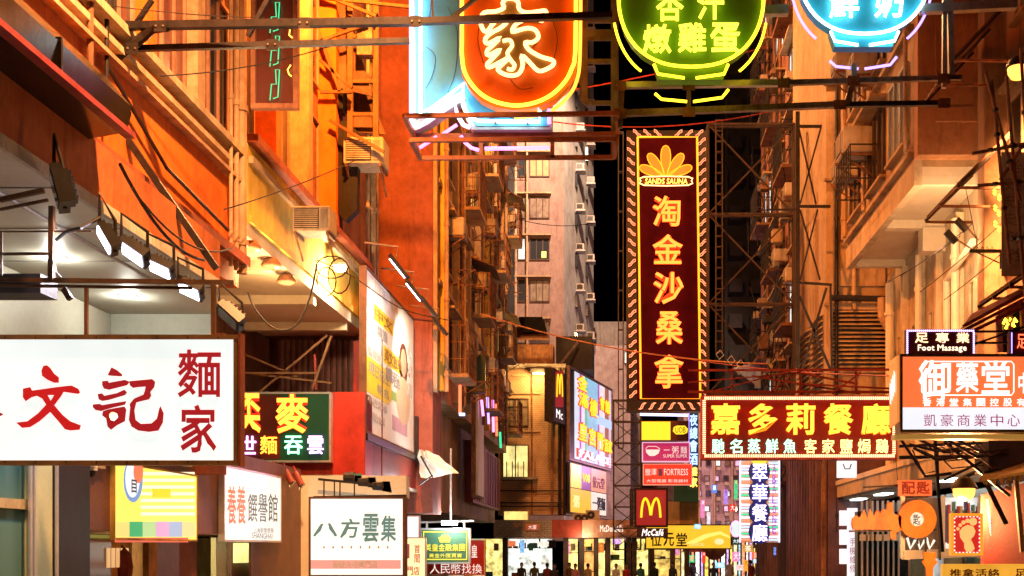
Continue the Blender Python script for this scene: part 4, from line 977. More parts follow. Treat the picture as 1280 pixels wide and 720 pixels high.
# ================================================================= SIGNS
Y_TUBE = emit('yellow_neon', (1, .62, .04), 4)
YT2 = emit('yellow_tube_bright', (1, .33, .03), 3)
O_TUBE = emit('orange_neon', (1, .38, .05), 5)
CREAM_TUBE = emit('cream_neon', (1, .58, .2), 3)
WHITE_TUBE = emit('white_blue_neon', (.6, .9, 1), 11)
PINK_TUBE = emit('pink_neon', (1, .25, .8), 2.6)
VIOLET_TUBE = emit('violet_neon', (.42, .30, 1), 2.2)
MAG_TUBE = emit('lilac_neon', (.85, .42, 1), 4)
GREEN_TUBE = emit('green_neon', (.03, .6, .25), 1.6)
MINT_TUBE = emit('mint_neon', (.30, 1, .55), 3)
RED_TUBE = emit('red_neon', (1, .10, .04), 3.5)
BLUE_TUBE = emit('blue_neon', (.35, .55, 1), 4)
def bl(name, c, k=.8): return emit(name, c, k)   # translucent vinyl on a lit box
def paint(name, c, **k): return mat(name, c, tuple(x * .85 for x in c), rough=.4, bump=.03, streak=0, fine=20, scale=2, **k)

# ---- white noodle shop lightbox, nearest sign
s = Sign('lightbox_sign', 'big white lightbox with red brush characters hanging at the far left', -60, 421, 296, 579, 13, d=.1, board=emit('white_lightbox_face', (.86, .93, .90), .88, vary=.05, base=(.8, .8, .8), vscale=1.2), bname='lightbox')
s.frame(mat('gold_brown_trim', (.42, .26, .12), rough=.4, metal=.3), .05)
MB().box((s.w + .022, -.03, -.03), (s.w + .05, .12, s.h + .04)).build('side_panel', mat('red_brown_side', (.35, .1, .06)), s.root, local=True)
REDV = bl('red_vinyl', (.60, .012, .012), .75); REDV2 = bl('dark_red_vinyl', (.40, .014, .018), .75)
cv = lambda L: [(x / 3, 360 + y / 3) for x, y in L]
s.shape([cv([(165, 292), (178, 290), (190, 300), (205, 322), (222, 335), (222, 356), (205, 356), (180, 345), (160, 330), (157, 310)])], REDV, 'character')
s.shape([cv([(88, 378), (115, 372), (122, 385), (160, 380), (230, 370), (270, 366), (295, 378), (302, 392), (295, 398), (240, 390), (228, 410), (205, 440), (235, 475), (265, 500), (305, 515), (300, 532), (265, 535), (245, 530), (225, 505), (190, 465), (150, 500), (115, 522), (85, 525), (62, 505), (105, 500), (145, 470), (175, 438), (160, 415), (140, 405), (120, 410), (98, 425), (88, 410)]), cv([(180, 402), (205, 402), (192, 424)])], REDV, 'character')
s.shape([cv([(420, 298), (440, 308), (460, 325), (458, 332), (425, 330), (405, 328)])], REDV2, 'character')
s.shape([cv([(385, 350), (405, 348), (410, 356), (470, 345), (488, 352), (478, 365), (410, 382), (392, 378), (385, 365)])], REDV2, 'character')
s.shape([cv([(368, 398), (385, 396), (392, 405), (440, 395), (468, 382), (478, 392), (470, 402), (410, 420), (385, 424), (372, 418)])], REDV2, 'character')
s.shape([cv([(350, 437), (375, 435), (385, 440), (430, 432), (475, 425), (470, 438), (420, 450), (380, 462), (360, 458), (350, 448)])], REDV2, 'character')
s.shape([cv([(388, 462), (410, 455), (468, 445), (475, 455), (470, 500), (440, 515), (418, 532), (405, 520), (400, 490), (385, 478)]), cv([(415, 475), (440, 470), (445, 485), (430, 500), (415, 495)])], REDV2, 'character')
s.shape([cv([(487, 350), (540, 345), (572, 342), (583, 352), (580, 372), (565, 390), (568, 405), (560, 418), (530, 425), (512, 430), (505, 460), (510, 495), (530, 510), (570, 508), (590, 490), (598, 455), (603, 443), (615, 470), (612, 505), (595, 535), (560, 540), (520, 535), (495, 520), (485, 495), (490, 450), (488, 435), (505, 415), (540, 400), (545, 385), (548, 370), (520, 372), (500, 375), (488, 365)])], REDV2, 'character')
s.shape([cv([(-12, 470), (5, 468), (14, 474), (5, 480), (-12, 486)])], REDV2, 'character')
s.text('麵', 220, 437, 279, 497, REDV2, off=.014, ext=.008, out=.012, shear=.0)
s.text('家', 224, 506, 273, 566, REDV2, off=.02, ext=.008, out=.012)
MB().lathe((s.m(142, 520)[0], -.02, s.m(142, 520)[1]), [(.012, 0), (.04, .003), (.04, .01)], 14, 'y').build('bulb', emit('warm_bulb', (1, .6, .2), 4), s.root, local=True)
for px in (-8,): s.panel(px, 424, px + .7, 576, mat('seam_grey', (.4, .38, .34)), 'panel_seam', out=.003, th=.003)
for i in range(9):
    for py in (422.5, 577.5):
        x_, z_ = s.m(-30 + i * 38, py); MB().lathe((x_, -.034, z_), [(.008, 0), (.008, .01)], 8, 'y').build('screw', DKMETAL, s.root, local=True)
# carrying rods and rail
rl = thing('sign_gantry', 'brown steel gantry rails holding the big white noodle sign', 'gantry', P(150, 350, 13.1))
for (a_, b_, w) in (((-60, 349), (292, 353), .045), ((-60, 356), (240, 360), .03), ((-60, 318), (65, 317), .03), ((-60, 290), (115, 289), .015), ((2, 290), (2, 345), .02), ((65, 258), (64, 350), .055), ((108, 360), (108, 421), .035), ((267, 356), (267, 421), .045), ((0, 250), (55, 238), .05), ((0, 262), (60, 250), .03)):
    MB().bar(P(*a_, 13.1), P(*b_, 13.1), w).build('rail', mat('brown_gantry', (.20, .11, .06), rough=.5), rl)
MB().tube([P(70, 300, 13.05), P(82, 290, 13.0), P(100, 285, 13.0), P(125, 272, 13.2)], .02, 6).tube([P(66, 325, 13.05), P(70, 340, 13.05), P(76, 347, 13.05)], .012, 6).build('cable', BLACK, rl)
MB().box(tuple(P(-60, 366, 13.2)), tuple(P(72, 352, 13.6))).build('cable_tray', DKMETAL, rl)
MB().bar(P(80, 361, 13), P(88, 374, 13), .06).build('spot_head', DKMETAL, rl)

# ---- spotlights along the canopy (black heads with white lenses)
def floodlamp(px, py, Y, ang, size, label, group, on=True, power=60, tgt=None, hang=.35):
    p = P(px, py, Y); r = thing('floodlight', label, 'floodlight', p, 0, group)
    d = Vector((math.cos(ang), 0, math.sin(ang))); n = Vector((d.z, 0, -d.x)); n = n if n.z < 0 else -n
    n = (n + Vector((0, -.5, 0))).normalized(); side = d.cross(n).normalized()
    def q(a, b_, c): return p + d * a * size + side * b_ * size + n * c * size
    MB().prism([q(-.42, -.34, 0), q(.42, -.34, 0), q(.42, .34, 0), q(-.42, .34, 0)], -n * .22 * size).prism([q(-.35, -.2, -.14), q(.35, -.2, -.14), q(.35, .2, -.14), q(-.35, .2, -.14)], -n * .2 * size).build('housing', BLACK, r)
    for i in range(5): MB().prism([q(-.3 + i * .14, -.2, -.34), q(-.27 + i * .14, -.2, -.34), q(-.27 + i * .14, .2, -.34), q(-.3 + i * .14, .2, -.34)], -n * .06 * size).build('cooling_fin', BLACK, r)
    MB().prism([q(-.34, -.27, .004), q(.34, -.27, .004), q(.34, .27, .004), q(-.34, .27, .004)], n * .01).build('lens', emit('white_lens', (.85, .80, 1), 12) if on else glass('lens_off', (.1, .1, .1)), r)
    MB().tube([q(-.45, 0, -.1), q(-.45, 0, -.1) + Vector((0, 0, hang)), q(.45, 0, -.1) + Vector((0, 0, hang)), q(.45, 0, -.1)], .022, 6).build('yoke', DKMETAL, r)
    if on: lamp_light('flood_and_fill_beam', p + n * .12, power, (.92, .9, 1), .1, 'SPOT', p + n * 3, 120, .8)
    return r
G1 = 'floodlights along the white canopy edge'
floodlamp(130, 300, 13.2, math.radians(-60), .38, 'large tilted floodlight shining down, nearest on the white canopy edge', G1, True, 70)
floodlamp(165, 318, 14.2, math.radians(-35), .42, 'second lit floodlight from the left on the white canopy edge', G1, True, 40)
floodlamp(199, 337, 15.2, math.radians(-25), .40, 'third lit floodlight from the left on the white canopy edge', G1, True, 40)
floodlamp(236, 364, 16.4, math.radians(-25), .42, 'fourth lit floodlight from the left, low beside the gantry', G1, True, 30)
floodlamp(285, 398, 17.6, math.radians(-42), .5, 'unlit black floodlight drooping at the far end of the canopy row', G1, False)
r = floodlamp(68, 236, 12.6, math.radians(-75), .5, 'bulky unlit black floodlight facing away at upper left under the canopy', G1, False)
# small round lamps under the ochre soffit
for i, (px, py) in enumerate(((313, 308), (339, 330), (358, 350))):
    p = P(px, py, 22.2 + i * 1.2); r = thing('round_lamp', ['nearest of the three round lamps', 'middle of the three round lamps', 'farthest of the three round lamps'][i] + ' under the ochre bay', 'lamp', p, 0, 'round lamps under the ochre bay')
    MB().lathe(p, [(.05, .14), (.12, .1), (.2, -.02), (.19, -.05)], 16).build('shade', RUST, r, smooth=True)
    MB().lathe(p + Vector((0, 0, -.06)), [(.1, -.03), (.16, -.01), (.18, .009)], 16).build('lens', glass('dull_lens', (.4, .2, .12)), r)
    MB().tube([p + Vector((0, 0, .1)), p + Vector((-.05, 0, .3)), p + Vector((-.3, 0, .35))], .03, 6).build('arm', RUST, r); lamp_light('soffit_fill_light', p + Vector((.1, -.1, -.55)), 30, (1, .6, .25), .12)  # lenses stay dull; added fill lights brighten the soffit from below
pg = P(425, 335, 27.5); r = thing('soffit_lamp', 'bright round bulkhead lamp glowing behind the cable coil', 'lamp', pg)
MB().lathe(pg, [(.14, 0), (.2, .03), (.2, .1)], 16).build('rim', FRAME, r); MB().lathe(pg + Vector((0, 0, -.06)), [(.05, -.03), (.12, -.01), (.14, .055)], 16).build('lens', emit('warm_white_lens', (1, .85, .55), 14), r)
lamp_light('bulkhead_lamp', pg + Vector((0.1, -.2, -.5)), 150, (1, .8, .5), .15)
ac(PX(398, 298, -6.2) + Vector((0, 0, 0)), CF, 'box air conditioner jutting from the ochre bay with a slatted front', None, 'window', 1.15)
# lamps above the poster
for i, (px, py) in enumerate(((497, 335), (517, 365), (535, 385), (548, 408))):
    Y = 30.5 + i * 2.2; p = P(px, py, Y); r = thing('poster_lamp', ['nearest lit poster lamp, right under the red wall', 'second poster lamp, lit with violet-white lens', 'third poster lamp, unlit', 'farthest poster lamp, unlit'][i], 'lamp', p, 0, 'arm lamps above the billboard')
    d = Vector((.62, 0, -.78)); n = Vector((-.78, 0, -.62)); sd = Vector((0, 1, 0))
    k = .36
    MB().prism([p - d * k - sd * .14, p + d * k - sd * .14, p + d * k + sd * .14, p - d * k + sd * .14], -n * .1).build('housing', BLACK, r)
    MB().prism([p - d * .28 - sd * .11 + n * .003, p + d * .28 - sd * .11 + n * .003, p + d * .28 + sd * .11 + n * .003, p - d * .28 + sd * .11 + n * .003], n * .03).build('lens', emit('white_lens', (.85, .80, 1), 12) if i < 2 else glass('lens_off', (.1, .1, .1)), r)
    MB().tube([p - d * .2 - n * .1, p - d * .1 - n * .1 + Vector((0, 0, .4)), Vector((XR - .1, Y, p.z + .65))], .025, 6).build('arm', STEEL, r)
    if i < 2: lamp_light('poster_beam', p + Vector((.9, i * 1.5, -.5)), 190, (1, .93, .82), .1, 'SPOT', (XR, p.y + 1 + i * 1.8, 7.6), 110, .9)

# ---- tall poster billboard on the left wall
s = Sign('billboard', 'tall white and yellow advertising poster with a face, facing the street', 457, 333, 517, 400, 0, X=XR, d=.15, board=mat('poster_paper', (.80, .78, .70), (.74, .70, .6), rough=.5, bump=.02, streak=0), bname='poster')
# true height from pixel (457,333)..(457,540): rebuild the board to that height
for c in list(s.root.children): bpy.data.objects.remove(c)
ztop = PX(457, 333, XR).z; zbot = PX(457, 540, XR).z; s.O = Vector((XR, s.O.y, zbot)); s.root.location = s.O; s.h = ztop - zbot
MB().box((0, 0, 0), (s.w, .15, s.h)).build('poster', mat('poster_paper', (.80, .78, .70)), s.root, local=True)
s.frame(mat('brown_frame', (.2, .1, .06)), .06)
MB().box((0, -.06, -.2), (s.w, .15, -.031)).build('base_rail', BLACK, s.root, local=True)
U = s.w; V = s.h
def rp(u0, v0, u1, v1, m_, name='print', out=.004): return MB().box((u0 * U, -out, (1 - v1) * V), (u1 * U, -out + .003, (1 - v0) * V)).build(name, m_, s.root, local=True)
yl = paint('yellow_print', (.85, .62, .03)); gy = paint('grey_print2', (.35, .33, .3)); lg = paint('pale_grey_print', (.6, .58, .52)); gr = paint('green_print', (.35, .5, .12)); sk = paint('skin_print', (.62, .38, .22)); hr = paint('hair_print', (.14, .05, .02)); pk = paint('pink_print', (.6, .35, .38))
rp(.14, .17, .52, .27, yl); rp(.32, .38, .72, .49, yl); rp(0, .53, .48, .72, yl); rp(0, .66, .44, .75, yl, out=.0055)
rp(.48, .64, .62, .70, gr); rp(.5, .80, .84, .90, pk)
def wtext(body, u0, v0, u1, v1, m_, off=.01):
    vs, fs = get_glyph(body, off, .004, 0, 1); xs = [v[0] for v in vs]; ys = [v[1] for v in vs]
    x0, x1, y0, y1 = min(xs), max(xs), min(ys), max(ys); mb = MB()
    mb.v = [Vector(((u0 + (v[0] - x0) / (x1 - x0) * (u1 - u0)) * U, -.01 - v[2], ((1 - v1) + (v[1] - y0) / (y1 - y0) * (v1 - v0)) * V)) for v in vs]; mb.f = list(fs)
    return mb.build('lettering', m_, s.root, local=True)
wtext('補習', .15, .02, .4, .09, lg); wtext('名師', .45, .03, .62, .10, lg); wtext('中文', .16, .18, .5, .26, paint('brown_print', (.3, .14, .05)), .02)
wtext('英文數學', .34, .39, .7, .48, paint('brown_print', (.3, .14, .05)), .02); wtext('精讀', .2, .28, .4, .36, gy); wtext('課程', .36, .5, .66, .6, gy, .02)
wtext('暑期班', .03, .46, .3, .52, lg); wtext('現已招生', .05, .55, .44, .63, gy); wtext('報名', .2, .66, .42, .72, gy); wtext('小班教學', .03, .76, .4, .82, lg); wtext('熱線', .1, .85, .35, .91, lg)
wtext('導師', .84, .22, .95, .32, lg); wtext('資深', .84, .36, .95, .46, lg); wtext('優良', .84, .5, .95, .6, lg)
def disc(cx, cz, rx, rz_, m_, name, out):
    pts = [((cx + rx * math.cos(a)) * U, -out, (1 - (cz + rz_ * math.sin(a))) * V) for a in [2 * math.pi * i / 18 for i in range(18)]]
    return MB().prism(pts, (0, .002, 0)).build(name, m_, s.root, local=True)
disc(.75, .40, .10, .15, hr, 'printed_hair', .004); disc(.75, .39, .065, .10, sk, 'printed_face', .007); disc(.75, .66, .16, .17, paint('cream_print', (.66, .5, .3)), 'printed_body', .005)


# ---- green neon sign on red box
s = Sign('neon_sign', 'dark green neon sign with big yellow characters on the red box', 300, 491, 413, 577, 29.7, d=.2, board=paint('dark_green_enamel', (.008, .07, .035)))
s.frame(FRAME, .05)
s.panel(302, 494, 350, 574, paint('dark_red_enamel', (.09, .015, .01)), out=.004, th=.003)
for ch, a in (('奀', (296, 492, 328, 542)), ('麥', (343, 493, 389, 542))): s.text(ch, *a, YT2, off=.022, ext=.03, out=.06)
for ch, a, m_ in (('世', (298, 545, 322, 568), MAG_TUBE), ('麵', (325, 545, 348, 568), YT2), ('吞', (355, 545, 380, 568), MINT_TUBE), ('雲', (384, 545, 406, 568), MAG_TUBE)): s.text(ch, *a, m_, off=.012, ext=.03, out=.06)
for ch, a in (('奀', (296, 492, 328, 542)), ('麥', (343, 493, 389, 542))): s.text(ch, *a, emit('red_halo_plate', (1, .03, .01), 1.0), off=.07, ext=.008, out=.03, name='halo_outline')  # glowing plates behind the characters stand in for their red halo
s.mount([((310, 466, .1), (413, 478, .1)), ((318, 494, .1), (408, 418, .1)), ((300, 440, .1), (370, 470, .1)), ((300, 466, .05), (395, 466, .05)), ((390, 486, .02), (414, 420, .0))], .05, mat('orange_brown_steel', (.30, .14, .06)))
s.mount([((392, 442, .1), (394, 486, .1))], .05, REDST)

# row of spot heads under it
for i, px in enumerate((334, 348, 361, 373)):
    p = P(px, 590 + i * 3, 27); r = thing('spot_head', ['first', 'second', 'third', 'last'][i] + ' red-black spot head from the left below the green neon sign', 'spotlight', p, 0, 'spot heads below the green neon sign')
    MB().tube([p + Vector((-.08, .05, .14)), p + Vector((-.04, .02, .08)), p + Vector((.08, -.06, -.12)), p + Vector((.1, -.07, -.15))], .075, 12).build('can', mat('maroon_metal', (.25, .05, .04), rough=.4), r)
    MB().tube([p, p + Vector((.05, -.1, -.25)), p + Vector((.18, -.1, -.1))], .018, 6).build('yoke', FRAME, r); MB().tube([p + Vector((0, 0, .1)), p + Vector((-.15, .1, .3))], .02, 6).build('arm', REDST, r)
# spot heads on the white box
for i, (px, py) in enumerate(((437, 598), (455, 603), (473, 608))):
    p = P(px, py, 25); r = thing('spot_head', ['left', 'middle', 'right'][i] + ' dark spot head above the white dumpling sign', 'spotlight', p, 0, 'spot heads above the white dumpling sign')
    MB().lathe(p, [(.04, -.16), (.13, -.1), (.14, .1), (.05, .18)], 12, 'x').build('can', BLACK, r)
    MB().prism([p + Vector((.1, -.1, -.1)), p + Vector((.3, -.1, -.14)), p + Vector((.26, -.1, .1)), p + Vector((.1, -.1, .1))], (0, .1, 0)).build('visor', TGLASS, r)
hg = thing('hanging_rail', 'dark rail with thin hangers above the white dumpling sign', 'rail', P(430, 618, 24.6))
hg_m = MB(); hg_m.bar(P(398, 599, 24.6), P(470, 606, 24.6), .05)
for px in (405, 418, 425, 443): hg_m.bar(P(px, 600, 24.6), P(px, 622, 24.6), .025)
hg_m.bar(P(392, 622, 24.3), P(508, 620, 24.3), .06); hg_m.build('rail', DKMETAL, hg)
MB().box(tuple(P(385, 622, 24.9)), tuple(P(512, 596, 25.3))).build('pale_back_panel', WHITEP, hg)

# ---- white dumpling sign
s = Sign('lightbox_sign', 'white lightbox with green brush characters above a pale red band', 387, 622, 505, 720, 24, d=.3, board=emit('white_lightbox_face2', (.84, .90, .86), .82, vary=.05, base=(.8, .8, .8)), bname='lightbox')
s.frame(mat('brown_frame', (.2, .1, .06)), .04)
gb_ = bl('grey_green_vinyl', (.13, .24, .20), .7)
for ch, a in (('八', (390, 654, 423, 671)), ('方', (424, 648, 450, 673)), ('雲', (452, 642, 474, 678)), ('集', (475, 644, 496, 677))): s.text(ch, *a, gb_, off=.02, ext=.006, out=.012, shear=.05)
s.panel(388, 700, 501, 711, bl('pale_red_band', (.80, .34, .27), .8), 'band', out=.008)
s.text('鍋貼水餃專門店', 416, 701, 472, 710, paint('white_vinyl', (.8, .8, .78)), off=.01, ext=.003, out=.014, name='lettering')
s.text('· · · · · · · ·', 404, 682, 486, 686, paint('pale_grey_print', (.6, .58, .52)), whole=True, ext=.003, out=.012, name='lettering', kind='stuff')

# ---- receding shopfront lightboxes
s = Sign('poster_lightbox', 'yellow menu lightbox with blue oval emblem and coloured bottom row', 143, 580, 246, 580, 0, X=XS + .06, d=.06)
z0 = PX(143, 674, XS + .06).z; z1 = PX(143, 577, XS + .06).z; s.O.z = z0; s.root.location = s.O; s.h = z1 - z0
MB().box((0, 0, 0), (s.w, .06, s.h)).build('lightbox', emit('yellow_lightbox_face', (.95, .85, .12), .9, vary=.12, vscale=3), s.root, local=True)
s.frame(mat('gold_trim', (.6, .4, .1), metal=.4), .03, proud=.012)
for i, (c_) in enumerate(((1, .75, .2), (.0, .45, .15), (.45, .75, .3), (.75, .4, .7), (.35, .5, .75), (.95, .75, .3))):
    s.panel(145 + i * 16.5, 652, 161.5 + i * 16.5, 671, emit('print_cell_%d' % i, c_, .75), 'picture_cell', out=.004, th=.003)
s.panel(143, 672, 235, 678, emit('red_strip', (.8, .1, .05), .7), 'red_strip', out=.005, th=.003)
for i in range(7): s.panel(176, 590 + i * 8.4, 243, 594 + i * 8.4, emit('pale_text_line', (1, .95, .65), .95), 'text_line', out=.004, th=.003)
s.panel(190, 611, 213, 622, emit('ochre_patch', (.9, .72, .02), .8), 'ochre_patch', out=.005, th=.003)
def oval(s, cx, cy, rx, ry, m_, out, name='emblem', n=20): return s.shape([[(cx + rx * math.cos(2 * math.pi * i / n), cy + ry * math.sin(2 * math.pi * i / n)) for i in range(n)]], m_, name, out=out, th=.003)
oval(s, 166, 600, 12, 28, emit('emblem_blue', (.15, .35, .75), .7), .006); oval(s, 165, 598, 9, 24, emit('emblem_pale', (.75, .85, .95), .9), .009); oval(s, 172, 590, 6, 14, emit('emblem_red', (.9, .2, .08), .8), .011)
s.text('目', 163, 600, 170, 616, paint('navy_print', (.03, .04, .1)), out=.014, ext=.004, off=.02)
s = Sign('poster_lightbox', 'white menu lightbox with red and black brush words, next to the yellow one', 280, 581, 351, 600, 0, X=XS + .1, d=.1)
z0 = PX(280, 676, XS + .1).z; z1 = PX(280, 582, XS + .1).z; s.O.z = z0; s.root.location = s.O; s.h = z1 - z0
MB().box((0, 0, 0), (s.w, .1, s.h)).build('lightbox', emit('white_lightbox_face3', (.9, .9, .86), .85, vary=.06), s.root, local=True)
s.frame(FRAME, .04, proud=.014)
s.text('養養', 283, 608, 307, 655, bl('orange_vinyl', (.75, .16, .05), .8), out=.01, ext=.004, off=.01); s.text('饌譽館', 309, 618, 347, 652, bl('dark_green_vinyl', (.06, .12, .09), .5), out=.01, ext=.004, off=.0)
s.text('上海家常便飯', 316, 660, 342, 666, bl('dark_green_vinyl', (.06, .12, .09), .5), out=.01, ext=.002, name='lettering'); s.text('SHANGHAI', 314, 667, 340, 673, bl('dark_green_vinyl', (.06, .12, .09), .5), out=.01, ext=.002, whole=True, name='lettering')

# ---- small signs left of centre
s = Sign('lightbox_sign', 'small white lightbox behind the upright yellow shop sign', 505, 645, 524, 700, 36, d=.2, board=emit('white_lightbox_face4', (.85, .85, .92), .9), bname='lightbox'); s.frame(PINKW, .03)
s = Sign('upright_sign', 'upright yellow sign with brown characters at the right of the dumpling sign', 506, 672, 532, 722, 33, d=.15, board=emit('pale_yellow_face', (1, .84, .45), .95, vary=.1), bname='lightbox'); s.frame(FRAME, .03)
br = bl('brown_vinyl', (.5, .12, .05), .7)
s.text('首間', 518, 680, 525, 704, br, vertical=True, off=.02, ext=.005, out=.012); s.text('門店', 508, 708, 525, 719, br, off=.02, ext=.005, out=.012)
s.panel(506, 680, 512, 698, paint('violet_print', (.3, .15, .4)), 'picture', out=.01)
s = Sign('shop_sign', 'green finance sign with gold crown and yellow border, topped by a lamp', 526, 661, 587, 704, 40, d=.2, board=paint('mid_green_enamel', (.06, .16, .09)))
s.frame(FRAME, .06)
yv = emit('backlit_yellow_letter', (.9, .78, .08), .85)
for a_ in ((529, 664, 584, 665.6), (529, 698.5, 584, 700), (529, 665.8, 530.2, 698.3), (582.8, 665.8, 584, 698.3)): s.panel(*a_, yv, 'border', out=.01)
s.shape([[(550, 678), (548, 672), (551, 671), (553, 668), (555, 670), (556, 667), (557.5, 670), (560, 668), (561.5, 671), (564, 672), (562, 678)]], yv, 'crown', out=.02)
s.text('英皇金融集團', 531, 680, 582, 689, yv, off=.01, ext=.01, out=.02); s.text('黃金外匯買賣', 536, 692, 578, 697, yv, off=.01, ext=.01, out=.02)
s.mount([((524, 653, .1), (592, 651, .1)), ((533, 653, .1), (533, 662, .1)), ((580, 652, .1), (580, 662, .1)), ((563, 560, .12), (563, 652, .12))], .06, GALV)
x_, z_ = s.m(563, 655); MB().box((x_ - .25, -.3, z_ - .04), (x_ + .25, -.1, z_ + .1)).build('lamp', emit('cool_white_lamp', (.9, .95, 1), 10), s.root, local=True)
lamp_light('sign_lamp', P(563, 655, 39.4), 40, (.9, .95, 1), .1)
s = Sign('shop_sign', 'red currency exchange sign with white characters behind the green finance sign', 534, 675, 606, 719, 44, d=.2, board=paint('bright_red_enamel', (.42, .025, .02))); s.frame(CREAM, .05)
wv = emit('backlit_white_letter', (1, .85, .75), .8)
s.text('人民幣找換', 537, 705, 603, 717, wv, off=.0, ext=.01, out=.02); s.text('皇', 589, 681, 597, 697, wv, off=.01, ext=.01, out=.02)
# slanted white tarpaulin by the end wall
tp = thing('tarpaulin_awning', 'crumpled white tarpaulin awning at the foot of the red-brown end wall', 'awning', P(545, 585, 38.5))
tm_ = MB(); rnd = random.Random(2); g0 = [[None] * 7 for _ in range(5)]
for i in range(5):
    for j in range(7):
        u_, v_ = j / 6, i / 4
        top_ = P(523 + 14 * u_, 562 + 2 * u_, 37.5); bot_ = P(525 + 50 * u_, 598 - 8 * u_, 36.6)
        g0[i][j] = top_.lerp(bot_, v_) + Vector((rnd.uniform(-.05, .05), rnd.uniform(-.15, .15), rnd.uniform(-.05, .05)))
for i in range(4):
    for j in range(6): tm_.poly([g0[i][j], g0[i][j + 1], g0[i + 1][j + 1], g0[i + 1][j]])
tm_.build('sheet', mat('white_tarpaulin', (.82, .82, .78), (.72, .72, .66), rough=.35, bump=.3, fine=4, streak=0), tp)
MB().bar(P(526, 570, 36.4), P(541, 597, 36.4), .05).build('strut', DKMETAL, tp); MB().bar(P(541, 594, 36.3), P(524, 606, 36.4), .04).build('strut', DKMETAL, tp)
lamp_light('awning_fill_light', P(538, 606, 35.6), 22, (.95, .95, 1), .15)  # added light without a fixture, brightens the tarpaulin
pp_ = thing('wall_poster', 'pale framed poster strip on the lower wall of the long tenement', 'poster', PX(585, 540, XD - .3))
a = PX(586, 540, XD + .25); MB().box((XD + .16, 47.5, 4.6), (XD + .24, 49.6, 8.6)).build('print', WHITEP, pp_)
MB().box((XD, 47.4, 4.5), (XD + .155, 49.7, 8.7)).build('frame', RUST, pp_)
# black box sign and small blue AC further up the street, mauve lit strip
s = Sign('blank_sign', 'blank dark rectangular sign box seen from behind on the long tenement', 583, 443, 606, 491, 45, d=.35, board=paint('blackish_green', (.02, .03, .025))); s.mount([((575, 495, .1), (615, 495, .1)), ((590, 491, .1), (590, 500, .1)), ((578, 506, .1), (606, 496, .1))], .05, RUST)
ac(PX(618, 484, -5.75), CF, 'violet-lit air conditioner past the blank dark sign box', None, 'window', 1.6)
ns = thing('neon_strip', 'violet and pink neon tubes low on the long tenement beyond the blank sign', 'neon sign', PX(612, 520, XD))
for i, (a_, b_, m_) in enumerate((((602, 500), (604, 520), PINK_TUBE), ((609, 495), (611, 530), VIOLET_TUBE), ((616, 500), (617, 540), PINK_TUBE), ((620, 505), (621, 545), RED_TUBE), ((574, 518), (581, 518), BLUE_TUBE), ((575, 470), (575, 517), RED_TUBE), ((625, 540), (626, 560), GREEN_TUBE))):
    p = PX(*a_, -5.5); q_ = P(b_[0], b_[1], p.y + .05); MB().tube([p, q_], .05, 6).build('neon_tube', m_, ns)

# ---- big neon sign with 家, top centre
YB = 18
s = Sign('neon_sign', 'huge orange and pale blue neon sign cut off by the top of the frame', 514, -90, 690, 162, YB, d=.45)
wb_ = paint('pale_blue_enamel', (.10, .52, .85)); wr = paint('off_white_enamel', (.5, .5, .5))
s.shape([[(514, -90), (690, -90), (690, 162), (590, 162), (583, 150), (575, 128), (560, 138), (536, 155), (520, 163), (514, 163)]], wr, 'backing_board', out=-.12, th=.24)
s.shape([[(518, -90), (686, -90), (686, 158), (596, 158), (586, 146), (580, 112), (560, 122), (528, 145), (520, 150)]], wb_, 'blue_panel', out=.012, th=.01)
U_ = [(581, -92)] + [(581, y) for y in (0, 60, 80)] + [(584, 100), (593, 116), (606, 129), (624, 138), (648, 142), (672, 138), (692, 128), (708, 112), (716, 96), (720, 78), (721, 0), (721, -92)]
s.shape([[(x + (-3 if x < 650 else 3), y + (4 if y > 90 else 0)) for x, y in U_]], paint('orange_enamel', (.90, .17, .012)), 'orange_panel', out=.16, th=.2)
s.tube(U_, 2.3, emit('amber_neon', (1, .34, .015), 8), out=.33, smooth=3)
s.tube([(x * 1.0 + (3 if x > 650 else -3) * 1.6, y + (7 if y > 90 else 0)) for x, y in U_][8:15], 2.2, YT2, out=.05, smooth=3)
cq = lambda L: [(500 + x / 3.43, y / 3.43) for x, y in L]
s.tube(cq([(372, 100), (357, 135), (368, 172), (385, 178), (408, 150), (430, 130), (470, 135), (440, 165), (410, 180), (380, 205), (378, 225), (395, 228), (440, 205), (405, 240), (385, 260), (390, 280), (440, 255), (400, 300), (385, 318), (395, 330), (440, 308), (475, 290), (440, 325), (430, 340), (455, 358), (490, 365), (520, 355), (535, 320), (530, 280), (560, 305), (600, 345), (640, 335), (663, 318), (660, 300), (610, 285), (560, 255), (545, 225), (575, 225), (600, 205), (590, 175), (560, 165), (530, 170), (490, 180), (505, 150), (545, 130), (590, 125), (615, 135), (632, 115), (630, 92), (600, 95), (550, 100), (520, 85), (515, 55), (495, 42), (465, 42), (450, 60), (455, 80), (420, 95)]), 2.6, CREAM_TUBE, name='character_tube', out=.36, closed=True, smooth=3)
s.tube(cq([(400, 150), (430, 118), (480, 115), (530, 112)]), 2.4, CREAM_TUBE, name='character_tube', out=.36, smooth=3)
s.tube(cq([(450, 220), (480, 215), (490, 240), (470, 270), (485, 300), (500, 320), (490, 340), (470, 335)]), 2.4, CREAM_TUBE, name='character_tube', out=.36, smooth=3)
s.shape([cq([(372, 100), (357, 135), (368, 172), (408, 150), (440, 165), (380, 205), (395, 228), (385, 260), (390, 280), (385, 318), (440, 325), (455, 358), (490, 365), (520, 355), (535, 320), (560, 305), (600, 345), (663, 318), (610, 285), (560, 255), (600, 205), (590, 175), (505, 150), (545, 130), (615, 135), (630, 92), (550, 100), (515, 55), (465, 42), (450, 60), (420, 95)])], paint('gold_enamel', (.30, .16, .04)), 'character', out=.30, th=.04)
